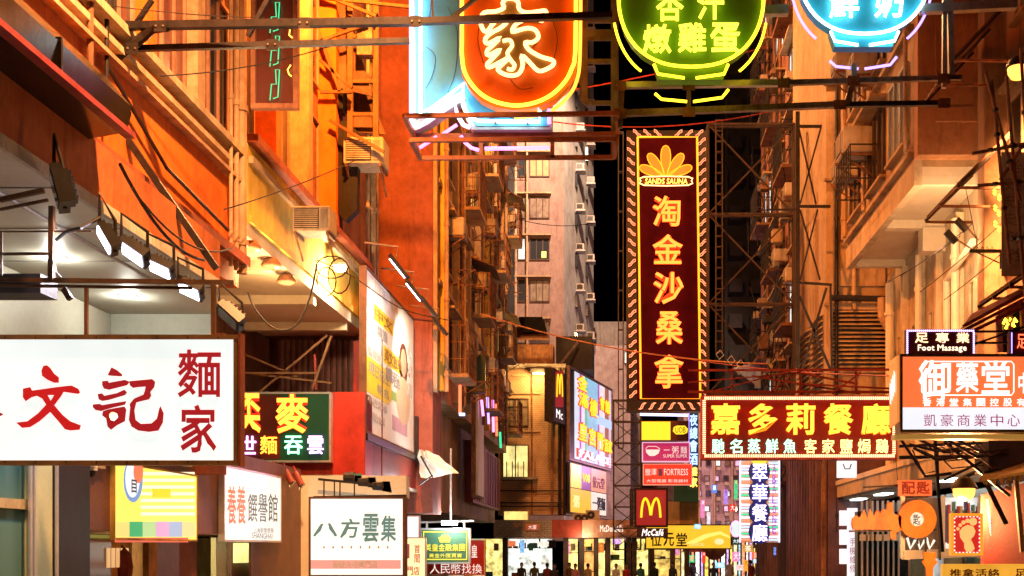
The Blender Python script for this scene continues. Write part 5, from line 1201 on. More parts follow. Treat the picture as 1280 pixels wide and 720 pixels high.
s.text('之', 618, -70, 682, 6, CREAM_TUBE, tube=.028, out=.36, name='character_tube')
# white-blue tubes
s.tube([(527, -90), (527, 0), (527, 144), (540, 139), (560, 124), (580, 108), (580, 135), (588, 150), (600, 154), (640, 155), (675, 155), (675, 140)], 2.0, WHITE_TUBE, out=.1)
s.tube([(515, -90), (515, 160), (524, 160), (545, 146), (569, 130), (572, 145), (580, 158), (588, 161)], 2.6, emit('white_pink_neon', (1, .6, .85), 3.5), out=.06)
s.tube([(687, 158), (687, 140)], 2.2, PINK_TUBE, out=.12)
s.tube([(551, 162), (569, 150)], 2.2, PINK_TUBE, out=-.2); s.tube([(523, 182), (545, 168)], 2.2, PINK_TUBE, out=-.1)
s.tube([(575, 167), (580, 175), (588, 182), (598, 185)], 2.2, PINK_TUBE, out=-.1); s.tube([(605, 183), (686, 182)], 2.4, PINK_TUBE, out=-.1)
for pts_ in ([(540, -5), (538, 20), (532, 34)], [(560, 10), (572, 40), (570, 90), (560, 118)], [(533, 60), (545, 72), (541, 96), (533, 112)], [(604, 30), (600, 60), (607, 88)], [(690, 30), (698, 60), (690, 96)], [(640, 108), (652, 120), (668, 118)], [(612, 150), (630, 147), (650, 152)]):
    s.tube(pts_, .45, CABLE, 'tube_wiring', out=.05 if pts_[0][0] < 575 or pts_[0][1] > 140 else .275, smooth=3, n=5)
for px, py in ((527, 20), (527, 70), (527, 120), (556, 127), (581, 128), (620, 155), (660, 155)):
    x_, z_ = s.m(px, py); MB().lathe((x_, -.12, z_), [(.025, 0), (.03, .03), (.018, .1)], 8, 'y').build('tube_support', FRAME, s.root, local=True)
# sign cradle
OS = mat('orange_lit_steel', (.45, .16, .06), (.28, .09, .04), rough=.5)  # orange light on the cradle is put into the steel's colour
s.mount([((516, 166, .15), (772, 163, .15)), ((524, 195, .1), (768, 194, .1)), ((516, 166, .15), (524, 195, .1)), ((772, 163, .15), (768, 194, .1)), ((600, 166, .15), (600, 195, .1)), ((516, 166, -.7), (772, 163, -.7)), ((524, 195, -.7), (768, 194, -.7)), ((516, 166, .15), (516, 166, -.7)), ((772, 163, .15), (772, 163, -.7)), ((768, 194, .1), (768, 194, -.7)), ((524, 195, .1), (524, 195, -.7)), ((690, 166, .1), (690, 195, .1))], .06, OS, 'cradle')
la = thing('steel_ladder', 'tan steel ladder frame standing between the neon family sign and green bowl', 'ladder', P(750, 195, 18.3))
for px in (731, 767): MB().bar(P(px, 130 if px == 731 else 195, 18.3), P(px, -120, 18.3), .085).build('upright', STEEL, la)
for px in (727, 771): MB().bar(P(px, 125 if px == 727 else 160, 18.9), P(px, -120, 18.9), .06).build('upright', STEEL, la)
for py in (129, 77, 44, 26, -20, -60): MB().bar(P(731, py, 18.3), P(767, py, 18.3), .06).build('rung', STEEL, la)
MB().box(tuple(P(732, 50, 18.25)), tuple(P(766, 38, 18.29))).build('cross_plate', STEEL, la)
# dark cross arms from the left wall
ga = thing('sign_bracket_arm', 'long black outrigger arm with diagonal strut crossing the upper left', 'bracket', P(100, 40, 16.4))
MB().box(tuple(P(80, 60, 17.4)), tuple(P(101, 8, 16.5))).build('junction_box', mat('maroon_box', (.10, .03, .03), rough=.5), ga)
MB().prism([P(101, 8, 16.5), P(101, 62, 16.5), P(121, 66, 16.6), P(121, 22, 16.6)], (0, .4, 0)).build('junction_box_side', mat('maroon_box2', (.16, .05, .05), rough=.5), ga)
MB().bar(P(120, 33, 16.4), P(520, 27, 16.4), .10).bar(P(520, 27, 16.4), P(765, 19, 16.6), .085).build('main_arm', DKMETAL, ga)
MB().bar(P(160, 61, 16.6), P(512, 51, 16.9), .075).build('lower_arm', DKMETAL, ga)
MB().tube([P(101, 107, 16.5), P(180, 45, 16.45), P(190, 36, 16.4), P(210, 33, 16.4)], .07, 8).build('diagonal_strut', DKMETAL, ga)
for (a_, b_, w) in (((84, 45), (83, 107), .03), ((83, 107), (106, 118), .04), ((86, 85), (106, 98), .03), ((98, 60), (102, 110), .1), ((140, -10), (137, 160), .1), ((190, 0), (150, 60), .06), ((136, 140), (270, 335), .09), ((120, 105), (163, 140), .03), ((163, 140), (152, 178), .03), ((310, 45), (340, -10), .06), ((560, 26), (600, -6), .05), ((540, -20), (541, 24), .03)):
    MB().bar(P(*a_, 16.8), P(*b_, 16.8), w).build('stay', DKMETAL, ga)

# ---- hung green framed sign behind (upper left) and rusty frames
s = Sign('framed_neon_sign', 'pink framed sign with green tubes partly hidden at the upper left', 316, -60, 370, 133, 21, d=.12); s.frame(mat('salmon_frame', (.6, .3, .2)), .08)
MB().box((.02, .05, .02), (s.w - .02, .08, s.h - .02)).build('glass_panel', glass('dark_red_glass', (.12, .03, .03), .2), s.root, local=True)
for k in range(4):
    y0 = -40 + k * 42
    s.tube([(338, y0 + 40), (340, y0 + 20), (346, y0 + 20), (345, y0 + 2), (350, y0 + 2), (348, y0 + 36), (342, y0 + 38)], .7, GREEN_TUBE, out=.03, n=5)
s.tube([(363, 38), (362, 45), (366, 48)], .8, O_TUBE, out=.03); s.tube([(364, 82), (360, 88), (362, 94), (365, 96)], .8, O_TUBE, out=.03)
sl = thing('rusty_cage_frame', 'rusty ladder-like cage frame with sagging panels beside the red-brown wall', 'frame', P(455, 200, 30))
for px in (438, 470): MB().bar(P(px, 200, 30), P(px, -60, 30), .13).build('upright', mat('orange_brown_steel', (.30, .14, .06)), sl)
for py in (0, 46, 102, 143, 190): MB().bar(P(438, py, 30), P(470, py, 30), .08).build('rung', mat('orange_brown_steel', (.30, .14, .06)), sl)
for i, (a_, b_, c_, d_) in enumerate((((380, -10), (430, -10), (465, 120), (420, 110)), ((405, 90), (445, 70), (482, 168), (445, 165)), ((375, 40), (410, 60), (430, 100), (398, 100)))):
    MB().prism([P(*a_, 30.4 + i * .3), P(*b_, 30.4 + i * .3), P(*c_, 30 + i * .3), P(*d_, 30 + i * .3)], (0, .04, 0)).build('sagging_panel', mat('brown_tarp', (.20, .11, .07), bump=.5), sl)
for (a_, b_) in (((374, 25), (392, 60)), ((392, 20), (425, 115)), ((400, 75), (440, 110)), ((375, 60), (460, 30)), ((400, 115), (440, 115)), ((412, 150), (480, 190)), ((372, -6), (620, 20)), ((396, -10), (470, 20))): MB().bar(P(*a_, 29.6), P(*b_, 29.6), .07).build('strut', mat('orange_brown_steel', (.30, .14, .06)), sl)
MB().box(tuple(P(410, 140, 30)), tuple(P(432, 116, 30.3))).build('black_unit', BLACK, sl)
MB().box(tuple(P(446, 68, 29.7)), tuple(P(468, 35, 30))).build('meter_box', STEEL, sl)
ac(P(462, 216, 30.5), CF, 'air conditioner on a tray at the foot of the rusty cage frame', None, 'window', 1.5)
bk = thing('hanging_tarp', 'black tarpaulin bundle hanging against the pier above the box air conditioner', 'tarpaulin', P(425, 270, 30))
MB().prism([P(402, 165, 30), P(430, 150, 30), P(448, 165, 30), P(446, 262, 30), (P(432, 276, 30)), P(424, 268, 30), P(416, 250, 30)], (0, .3, 0)).build('cloth', mat('black_tarp', (.015, .012, .012), rough=.5, bump=.4), bk)

# ---- bowl signs
def bowl(name, label, cx, top, rx, depth, Y, body, tube, tube2, texts, tm, foot):
    s = Sign(name, label, cx - rx, top, cx + rx, depth, Y, d=.3)
    def arc(sx, sy, a0, a1, n=14, ox=0, oy=0):   # lower half super-ellipse
        out = []
        for i in range(n + 1):
            a = a0 + (a1 - a0) * i / n; c, s_ = math.cos(a), math.sin(a)
            out.append((cx + ox + math.copysign(abs(c) ** .85, c) * sx, top + oy + abs(s_) ** .9 * sy))
        return out
    H = foot[0] - top
    pts = [(cx - rx, top - 60)] + arc(rx, H, math.pi, 0)[0:] + [(cx + rx, top - 60)]
    s.shape([pts], body, 'bowl_panel', out=.0, th=.2)
    s.shape([[(cx - foot[1], foot[0] - 6), (cx + foot[1], foot[0] - 6), (cx + foot[1] - 6, foot[2]), (cx - foot[1] + 6, foot[2])]], body, 'bowl_foot', out=.0, th=.19)
    s.tube([(cx - rx, top - 60)] + arc(rx, H, math.pi, 0) + [(cx + rx, top - 60)], 2.1, tube, out=.16, smooth=2)
    s.tube([(cx - foot[1] - 0, foot[0] - 3), (cx - foot[1] + 5, foot[2] - 5), (cx - 8, foot[2])], 1.9, tube, out=.16); s.tube([(cx + foot[1], foot[0] - 3), (cx + foot[1] - 5, foot[2] - 5), (cx + 6, foot[2])], 1.9, tube, out=.16)
    s.tube(arc(rx + 7, H + 16, math.pi * .93, math.pi * .70), 1.6, tube2, out=-.06, smooth=2); s.tube(arc(rx + 7, H + 16, math.pi * .07, math.pi * .30), 1.6, tube2, out=-.06, smooth=2)
    s.tube([(cx - foot[1] + 2, foot[2] + 12), (cx - foot[1] + 10, foot[2] + 19), (cx - 4, foot[2] + 22)], 1.8, tube2, out=-.06); s.tube([(cx + 4, foot[2] + 22), (cx + foot[1] - 6, foot[2] + 17), (cx + foot[1] + 2, foot[2] + 7)], 1.8, tube2, out=-.06)
    for ch, a in texts: s.text(ch, *a, tm, off=.02, ext=.05, out=.2)
    return s
sg = bowl('neon_sign', 'green neon bowl sign with yellow dessert characters, top centre', 863, 0, 90, 120, 17, paint('olive_green_enamel', (.10, .27, .035)), emit('yellow_tube_rim', (1, .72, .02), 3.6), emit('yellow_tube_rim', (1, .72, .02), 3.6), [('杏', (818, -2, 855, 34)), ('汁', (869, -4, 905, 32)), ('燉', (802, 38, 840, 74)), ('雞', (845, 36, 883, 73)), ('蛋', (885, 36, 925, 74))], emit('lemon_neon', (1, .78, .04), 3), (89, 46, 103))
sb = bowl('neon_sign', 'blue neon bowl sign with white milk characters, top right of centre', 1078, -40, 83, 90, 17.5, paint('sky_blue_enamel', (.05, .55, .75)), emit('ice_white_neon', (.62, .9, 1), 5), VIOLET_TUBE, [('鮮', (1032, -6, 1072, 30)), ('奶', (1088, -6, 1127, 30))], emit('ice_letter_neon', (.85, .98, 1), 3.5), (48, 42, 62))
gr_ = thing('overhead_gantry', 'grey overhead steel gantry carrying the two neon bowls', 'gantry', P(980, 120, 17.3))
for (a_, b_, w, m_) in (((770, 107), (980, 104), .085, GALV), ((980, 104), (1202, 97), .07, STEEL), ((775, 142), (1050, 131), .085, STEEL), ((1050, 131), (1180, 129), .07, DKMETAL), ((850, 18), (985, 13), .13, GALV), ((1150, 12), (1270, 6), .12, GALV), ((1181, -20), (1180, 110), .06, GALV), ((1187, -20), (1189, 95), .08, GALV), ((861, 105), (861, 142), .06, STEEL), ((1067, 80), (1067, 100), .08, GALV), ((1067, 100), (1058, 132), .08, STEEL), ((778, 105), (775, 160), .07, STEEL)):
    MB().bar(P(*a_, 17.5), P(*b_, 17.5), w).build('beam', m_, gr_)
for (a_, b_) in (((775, 142), (1050, 131)), ((770, 107), (1202, 97))): MB().bar(P(*a_, 18.3), P(*b_, 18.3), .05).build('beam', DKMETAL, gr_)

for (px, py) in ((861, 107), (861, 140), (980, 104), (1050, 131), (1067, 101), (1180, 98), (1180, 129), (775, 107), (775, 142)):
    q_ = P(px, py, 17.42); MB().box((q_.x - .09, q_.y - .012, q_.z - .07), (q_.x + .09, q_.y, q_.z + .07)).build('gusset_plate', RUST, gr_)
    for dx in (-.05, .05): MB().lathe((q_.x + dx, q_.y - .03, q_.z), [(.014, 0), (.014, .018)], 6, 'y').build('bolt', STEEL, gr_)
for (px, py) in ((200, 33), (380, 29), (520, 27), (165, 61), (340, 56)):
    q_ = P(px, py, 16.3); MB().box((q_.x - .08, q_.y - .012, q_.z - .075), (q_.x + .08, q_.y, q_.z + .075)).build('clamp_plate', DKMETAL, ga)
    for dx in (-.05, .05): MB().lathe((q_.x + dx, q_.y - .03, q_.z), [(.014, 0), (.014, .018)], 6, 'y').build('bolt', STEEL, ga)
# ---- vertical sauna sign
YS = 45
s = Sign('vertical_neon_sign', 'tall vertical sauna sign with a palm emblem and glowing orange characters', 783, 163, 886, 514, YS, d=.6, board=paint('black_enamel', (.018, .012, .012)))
s.panel(796, 173, 873, 500, mat('sign_maroon_enamel', (.06, .004, .014), rough=.9, bump=0, streak=0, spec=.05), out=.03, th=.028)
s.tube([(797, 173), (871, 173), (875, 499), (801, 499), (797, 173)], 1.25, emit('amber_border_neon', (1, .27, .01), 2.6), out=.16, n=6)
def squig(cx, cy, horiz, flip):
    f = -1 if flip else 1
    if horiz: return [(cx - 3.6 * f, cy + 4), (cx - 1.2 * f, cy + 2.6), (cx - .2 * f, cy), (cx + 1.0 * f, cy - 2.4), (cx + 3.6 * f, cy - 4)]
    return [(cx - 4.2, cy - 3.4 * f), (cx - 1.6, cy - 2.2 * f), (cx, cy), (cx + 1.8, cy + 2 * f), (cx + 4.2, cy + 3 * f)]
SQ = emit('salmon_neon', (1, .26, .12), 2.0)
def sq(cx, cy, h, fl):
    pts = squig(cx, cy, h, fl); off = 1.4
    lo = [(x - (0 if not h else off * .8), y - (off if not h else 0)) for x, y in pts]; up = [(x + (0 if not h else off * .8), y + (off if not h else 0)) for x, y in pts]
    s.tube(lo + up[::-1], .55, SQ, out=.12, closed=True, n=5)
for i in range(26):
    cy = 178 + i * 12.6; fl = 11 < i < 26
    sq(788.5 + (i / 26) * 3, cy, False, fl); sq(877 + (i / 26) * 4.5, cy, False, not fl)
for i in range(7):
    if i != 3: sq(796 + i * 13, 168, False, i > 3)
    sq(803 + i * 12.2, 508, True, i > 3)
# emblem
GP = emit('gold_petal', (.75, .36, .03), .55)
def petal(cx, cy, ang, L, w):
    pts = []
    for i in range(17):
        t = i / 16; a = math.pi * t
        pts.append((w * math.sin(a) * (.35 + .65 * t) * 1.25, L * (.5 - .5 * math.cos(a))))
    pts = pts + [(-x, y) for x, y in pts[::-1]][1:-1]
    c, s_ = math.cos(ang), math.sin(ang)
    return [(cx + x * c + y * s_, cy + x * s_ - y * c) for x, y in pts]
for ang, L, w in ((0, 38, 7), (.62, 34, 6.5), (-.62, 34, 6.5), (1.2, 32, 6), (-1.2, 32, 6)):
    pt = petal(832 + math.sin(ang) * 3, 221, ang, L, w); s.shape([pt], GP, 'petal', out=.06, th=.02); s.tube(pt[::2], .6, emit('amber_border_neon', (1, .27, .01), 2.6), out=.1, closed=True, n=5)
ov = [(805, 222), (860, 222), (864, 227), (860, 232.5), (805, 232.5), (801, 227)]
s.shape([ov], paint('maroon_enamel', (.10, .018, .02)), 'name_plate', out=.05, th=.01); s.tube(ov, .8, CREAM_TUBE, out=.1, closed=True, n=5, smooth=2)
s.text('SANDS SAUNA', 806, 224, 859, 231, O_TUBE, whole=True, off=.01, ext=.02, out=.1, name='lettering', shear=.1)
ctr = [('淘', (814, 246, 852, 284)), ('金', (814, 294, 855, 331)), ('沙', (815, 341, 856, 381)), ('桑', (818, 390, 855, 431)), ('拿', (816, 444, 856, 486))]
for ch, a in ctr:
    s.text(ch, *a, emit('gold_neon', (1, .2, .025), 3), tube=.014, off=.0, out=.14, name='character_tube', res=2); s.text(ch, *a, emit('red_halo_glow', (1, .045, .008), .85), off=.06, ext=.01, out=.07, name='halo_backing')  # wider glowing backing imitates the red halo round each character

# ---- long red restaurant sign
YR = 28
s = Sign('neon_sign', 'long red restaurant sign with fat yellow characters and a bulb border', 878, 496, 1120, 573, YR, d=.35, board=paint('deep_red_enamel', (.22, .012, .01)))
s.frame(REDST, .07)
n_ = 0
BD = emit('bulb_border', (1, .55, .28), 2.5)
bb = MB()
def bulb_run(x0, y0, x1, y1, step=2.3):
    L = math.hypot(x1 - x0, y1 - y0); n = int(L / step)
    for i in range(n):
        t = (i + .5) / n; x, z = s.m(x0 + (x1 - x0) * t, y0 + (y1 - y0) * t)
        if abs(x1 - x0) > abs(y1 - y0): bb.box((x - .011, -.06, z - .035), (x + .011, -.03, z + .035))
        else: bb.box((x - .035, -.06, z - .011), (x + .035, -.03, z + .011))
bulb_run(880, 498, 1118, 498); bulb_run(880, 570, 1118, 570); bulb_run(880, 500, 880, 568); bulb_run(1117, 500, 1117, 568)
bb.build('border_bulbs', BD, s.root, local=True, kind='stuff')
MB().box((s.w - .05, -.07, s.h * .45), (s.w + .0, -.03, s.h + .02)).build('green_bulb_run', emit('green_dots', (.05, .6, .2), .8), s.root, local=True)
FY = emit('fat_yellow_neon', (1, .36, .03), 2.6)
for i, ch in enumerate('嘉多莉餐廳'):
    x0 = 886 + i * 47; s.text(ch, x0, 505, x0 + 40, 544, FY, tube=.028, off=0, out=.12, name='character_tube', res=1); s.text(ch, x0, 505, x0 + 40, 544, emit('amber_letter_body', (1, .26, .01), 1.2), off=0, ext=.02, out=.06, name='character')
for i, ch in enumerate('馳名蒸鮮魚'): s.text(ch, 889 + i * 22.3, 549, 906 + i * 22.3, 567, MINT_TUBE, off=.012, ext=.03, out=.08)
for i, ch in enumerate('客家鹽焗鷄'): s.text(ch, 1004 + i * 22.3, 549, 1021 + i * 22.3, 567, YT2 if False else emit('lemon_small_neon', (1, .86, .25), 2.2), off=.012, ext=.03, out=.08)
MB().bar((s.m(1030, 573)[0], .1, 0), (s.m(1030, 573)[0], .1, -2.9), .09).build('pole', RUST, s.root, local=True)
# red gantry above it
rg = thing('red_gantry', 'tangled red steel gantry on top of the long red restaurant sign', 'gantry', P(1000, 490, 28.6))
for (a_, b_, w) in (((860, 463), (1125, 462), .05), ((860, 490), (1120, 490), .06), ((1000, 463), (1001, 495), .06), ((1070, 463), (1070, 492), .05), ((940, 470), (1075, 492), .04), ((1000, 466), (1072, 480), .045), ((860, 478), (1000, 466), .03), ((1040, 492), (1076, 466), .04), ((1115, 463), (1118, 494), .06), ((990, 463), (880, 492), .03), ((1003, 480), (1118, 486), .04), ((915, 464), (915, 492), .04), ((960, 492), (1000, 463), .035)):
    MB().bar(P(*a_, 28.5), P(*b_, 28.6), w).build('bar', mat('dark_red_steel', (.20, .022, .018), (.10, .012, .01)), rg)
    if w > .045: MB().bar(P(*a_, 29.5), P(*b_, 29.6), w * .8).build('bar', mat('dark_red_steel', (.20, .022, .018), (.10, .012, .01)), rg)
for i, (px, py) in enumerate(((895, 443), (909, 450), (921, 455), (919, 462))):
    p = P(px, py, 34); MB().tube([p, p + Vector((.12, 0, .12)), p + Vector((.22, 0, -.02)), p + Vector((.1, 0, -.14)), p], .012, 5).build('wire_loop', GALV, rg)
# X stays towards the louvred block
xs_ = thing('diagonal_stays', 'crossed dark stays in front of the louvres', 'frame', P(1020, 460, 37))
for (a_, b_, w) in (((999, 370), (1038, 462), .07), ((1033, 360), (1003, 462), .07), ((1038, 355), (1040, 462), .06), ((997, 140), (997, 460), .12), ((996, 258), (1038, 258), .08), ((996, 353), (1040, 356), .07), ((998, 158), (1027, 158), .08), ((998, 158), (1020, 255), .05), ((1026, 160), (1000, 255), .05), ((1000, 262), (1025, 350), .05), ((1022, 262), (1000, 350), .05), ((960, 262), (1000, 262), .05)):
    MB().bar(P(*a_, 37), P(*b_, 37), w).build('stay', DKMETAL, xs_)

# ---- orange pharmacy lightbox, right edge
s = Sign('lightbox_sign', 'orange and white pharmacy lightbox at the right edge', 1126, 444, 1310, 539, 18, d=.3)
MB().box((0, 0, s.h * .315), (s.w, .3, s.h)).build('orange_face', emit('orange_lightbox_face', (1, .17, .045), .95, vary=.06), s.root, local=True)
MB().box((0, .002, 0), (s.w, .3, s.h * .312)).build('white_face', emit('white_lightbox_face5', (.88, .88, .97), .92, vary=.05), s.root, local=True)
s.frame(mat('gold_brown_trim', (.42, .26, .12)), .04)
WL = emit('white_letter_glow', (1, .93, .9), 1.2)
s.tube([(1156, 452), (1264, 452), (1267, 456), (1267, 490), (1264, 494), (1156, 494), (1152, 490), (1152, 456)], .8, WL, 'emblem_border', out=.012, closed=True, n=4)
s.text('御', 1146, 450, 1190, 499, WL, off=.02, ext=.01, out=.02); s.text('藥', 1193, 452, 1224, 491, WL, off=.02, ext=.01, out=.02); s.text('堂', 1225, 451, 1263, 493, WL, off=.02, ext=.01, out=.02)
s.text('中藥', 1272, 466, 1300, 492, WL, off=.02, ext=.01, out=.02)
s.text('香港堂集團控股有限公', 1150, 498, 1318, 508, WL, off=.02, ext=.01, out=.02, gap=.35)
s.text('凱豪商業中心食', 1152, 518, 1298, 533, bl('maroon_vinyl', (.40, .02, .10), .7), off=.0, ext=.005, out=.014, gap=.25)
# slanted side panel on its left
sd_ = MB().prism([(-.05, .02, s.h), (-.05, .02, .15), (-.06, .5, .1), (-.06, .5, s.h - .02)], (.04, 0, 0)).build('side_face', emit('orange_side_face', (1, .3, .06), .7), s.root, local=True)
for i in range(4): MB().prism([(-.066, .12 + i * .09, s.h - .25 - i * .05), (-.066, .18 + i * .09, s.h - .2 - i * .05), (-.066, .16 + i * .09, s.h - .5 - i * .05), (-.066, .1 + i * .09, s.h - .55 - i * .05)], (.003, 0, 0)).build('side_stripe', WL, s.root, local=True)
MB().box((-.1, -.06, -.12), (s.w, .2, -.05)).build('gold_rail', emit('gold_rail_lit', (.8, .4, .08), .35), s.root, local=True)

# ---- foot massage LED sign above it
s = Sign('led_sign', 'red dot LED foot massage sign with violet border above the pharmacy lightbox', 1133, 412, 1218, 448, 20, d=.15, board=paint('maroon_black', (.06, .01, .012)))
VB = emit('violet_led', (.65, .45, 1), 3)
db = MB()
for i in range(34): x, z = s.m(1134 + i * 2.5, 413.5); db.box((x - .01, -.02, z - .012), (x + .01, -.002, z + .012))
for i in range(13):
    for px in (1134, 1217): x, z = s.m(px, 416 + i * 2.5); db.box((x - .012, -.02, z - .01), (x + .012, -.002, z + .01))
db.build('led_border', VB, s.root, local=True, kind='stuff')
s.text('足專業', 1139, 416, 1216, 429, emit('led_amber', (1, .55, .3), 2.2), off=.02, ext=.01, out=.02, gap=.35)
s.text('Foot Massage', 1147, 431, 1208, 441, emit('led_cream', (1, .75, .5), 2), off=.01, ext=.01, out=.02, whole=True, name='lettering')
s.mount([((1218, 414, .05), (1290, 413, .05)), ((1218, 430, .05), (1290, 405, .05)), ((1218, 428, .05), (1290, 428, .05)), ((1218, 445, .05), (1290, 448, .05))], .035, BLACK)
s = Sign('led_sign', 'sliver of a second pink LED sign at the right frame edge', 1262, 414, 1300, 444, 19.5, d=.12, board=paint('maroon_black', (.06, .01, .012)))
s.tube([(1264, 416), (1264, 442)], .7, VIOLET_TUBE, out=.03, n=4); s.text('足療', 1270, 418, 1296, 436, RED_TUBE, ext=.01, out=.03)
# neon reflection in the black window upper right, built as glowing squiggle tubes
ys = thing('squiggle_reflection', 'yellow glowing squiggles imitating a neon reflection in the black window at the right', 'neon sign', P(1246, 260, 22.8))
rnd = random.Random(9)
for i in range(9):
    px = 1241 + (i % 3) * 6 + rnd.random() * 2; py = 237 + i * 6.6; MB().tube([P(px, py, 22.8), P(px + 2.4, py + 2, 22.8), P(px + .6, py + 4, 22.8), P(px + 3, py + 6.5, 22.8)], .028, 5).build('neon_tube', Y_TUBE, ys)

# ---- foot print sign, locksmith key and plate
s = Sign('footprint_sign', 'red sign with a cream footprint inside a bulb border', 1190, 643, 1227, 693, 20.5, d=.12, board=emit('red_lightbox_face', (.75, .03, .02), .7), bname='lightbox')
s.frame(emit('orange_frame_glow', (1, .3, .02), 1.0), .045)
FC = emit('footprint_glow', (1, .5, .15), .95)
s.shape([[(1199, 664), (1203, 659), (1209, 656), (1216, 658), (1219, 664), (1217, 670), (1213, 674), (1216, 680), (1218, 686), (1214, 690), (1208, 690), (1205, 685), (1205, 679), (1200, 672)]], FC, 'footprint', out=.02)
for (cx_, cy_, r_) in ((1216, 652, 5), (1209, 651, 2.8), (1204, 653, 2.6), (1200, 656.5, 2.3), (1197, 661, 2.1)): oval(s, cx_, cy_, r_, r_, FC, .02, 'toe', 12)
for i in range(9):
    for a_, b_ in (((1193, 647 + i * 5), (1193, 649 + i * 5)), ((1224, 647 + i * 5), (1224, 649 + i * 5))): s.panel(a_[0] - .6, a_[1], a_[0] + .6, b_[1], WL, 'bulb', out=.02, th=.012)
for i in range(7):
    for yy in (646, 690.5): s.panel(1194 + i * 4.4, yy - .5, 1196 + i * 4.4, yy + .5, WL, 'bulb', out=.02, th=.012)
s = Sign('key_sign', 'large orange key-shaped locksmith sign hanging on rods', 1064, 624, 1172, 677, 26, d=.12)
KO = mat('orange_key_paint', (.9, .30, .03), (.8, .24, .02), rough=.4, bump=.05)
n = 28; disc_ = [(1146 + 24 * math.cos(2 * math.pi * i / n), 649 + 24 * math.sin(2 * math.pi * i / n)) for i in range(n)]
hole = [(1146 + 9 * math.cos(2 * math.pi * i / 16), 649 + 9 * math.sin(2 * math.pi * i / 16)) for i in range(16)]
s.shape([disc_, hole], KO, 'key_bow', out=.0, th=.1)
s.shape([[(1116, 662), (1066, 662), (1064, 655), (1065, 648), (1070, 644), (1074, 648), (1080, 637), (1084, 648), (1087, 636), (1092, 645), (1096, 637), (1100, 641), (1104, 636), (1108, 638), (1109, 628), (1115, 628), (1116, 642), (1126, 645), (1126, 662), (1120, 666), (1119, 674), (1113, 674), (1112, 664)]], KO, 'key_blade', out=.005, th=.09)
s.shape([[(1146 + 8.8 * math.cos(2 * math.pi * i / 16), 649 + 8.8 * math.sin(2 * math.pi * i / 16)) for i in range(16)]], emit('key_centre_glow', (.8, .75, .6), .8, vary=.5, vscale=8), 'key_centre', out=-.02, th=.02)
s.text('匙', 1141, 643, 1151, 656, BLACK, out=.0, ext=.01, off=.01)
s.mount([((1062, 664, .07), (1172, 662, .07)), ((1089, 622, .07), (1089, 676, .07)), ((1146, 620, .07), (1148, 680, .07)), ((1173, 560, .07), (1176, 700, .07)), ((1080, 609, .07), (1170, 604, .07)), ((1158, 672, .07), (1158, 690, .07))], .04, DKMETAL)
s = Sign('shop_plate', 'small red locksmith plate with outlined characters above the orange key', 1123, 600, 1165, 620, 25.8, d=.06, board=emit('red_orange_plate', (.95, .13, .03), .7)); s.text('配匙', 1126, 602, 1163, 618, paint('dark_red_letter', (.25, .02, .01)), tube=.03, out=.02)
s = Sign('arrow_sign', 'small orange cut-out sign dangling below the key', 1152, 690, 1172, 722, 25.5, d=.05)
s.shape([[(1154, 690), (1170, 691), (1169, 700), (1172, 702), (1166, 710), (1166, 722), (1158, 722), (1157, 710), (1152, 702), (1155, 700)]], KO, 'cut_out', out=0, th=.05)
s = Sign('market_sign', 'yellow-orange banner sign with red characters at the bottom right', 1178, 705, 1310, 740, 17, d=.1, board=emit('orange_banner_face', (.95, .42, .04), .75, vary=.2), bname='banner')
s.text('推拿活絡', 1186, 711, 1250, 722, paint('red_letter', (.5, .04, .01)), off=.02, ext=.006, out=.012); s.text('足部', 1268, 711, 1298, 722, paint('red_letter', (.5, .04, .01)), off=.02, ext=.006, out=.012)
s = Sign('lightbox_sign', 'small white lightbox with a curl mark under the long red sign', 1047, 576, 1071, 597, 34, d=.15, board=emit('white_lightbox_face4', (.85, .85, .92), .9), bname='lightbox'); s.tube([(1054, 580), (1056, 586), (1062, 586), (1064, 580)], .7, BLACK, 'mark', out=.01, n=4)
s = Sign('upright_sign', 'narrow white upright sign with pink print left of the dark stall', 1060, 635, 1072, 740, 33, d=.15, board=emit('white_lightbox_face4', (.85, .85, .92), .9), bname='lightbox'); s.text('手機維修', 1062, 672, 1070, 716, paint('magenta_print', (.5, .05, .25)), vertical=True, ext=.004, out=.01)
for i in range(3):
    s = Sign('upright_sign', ['upper', 'middle', 'lower'][i] + ' blank white panel in the column left of the narrow upright sign', 1050, 638 + i * 24, 1059, 657 + i * 24, 34, d=.12, board=emit('white_lightbox_face4', (.85, .85, .92), .9), bname='lightbox')

# ---- centre cluster
s = Sign('shop_sign', 'small yellow and maroon sign under the sauna sign', 801, 526, 861, 551, 56, d=.25, board=paint('maroon_enamel', (.10, .018, .02)))
s.panel(802, 527, 838, 550, emit('yellow_face', (1, .72, .03), 1.0), 'yellow_panel', out=.01); s.shape([[(842, 534), (846, 532), (856, 532), (860, 536), (859, 541), (854, 543), (845, 543), (841, 539)]], emit('yellow_face', (1, .72, .03), 1.0), 'badge', out=.012); s.text('UOB', 844, 534, 857, 541, BLACK, ext=.004, out=.02, whole=True, name='lettering')
s.tube([(800, 518), (860, 519)], 1.6, emit('pale_violet_tube', (.7, .7, 1), 2.5), 'neon_tube', out=.0)
s = Sign('shop_sign', 'magenta bowl noodle sign, second in the central stack', 803, 553, 862, 577, 56.5, d=.25, board=emit('magenta_face', (.55, .02, .12), .75)); s.frame(emit('pink_trim', (.9, .5, .7), .8), .05)
s.shape([[(807, 562), (825, 562), (823, 567), (818, 570), (812, 570), (808, 566)]], wv, 'bowl_mark', out=.01); s.tube([(807, 561), (810, 558), (820, 558), (825, 561)], .4, wv, 'bowl_rim', out=.01, n=4)
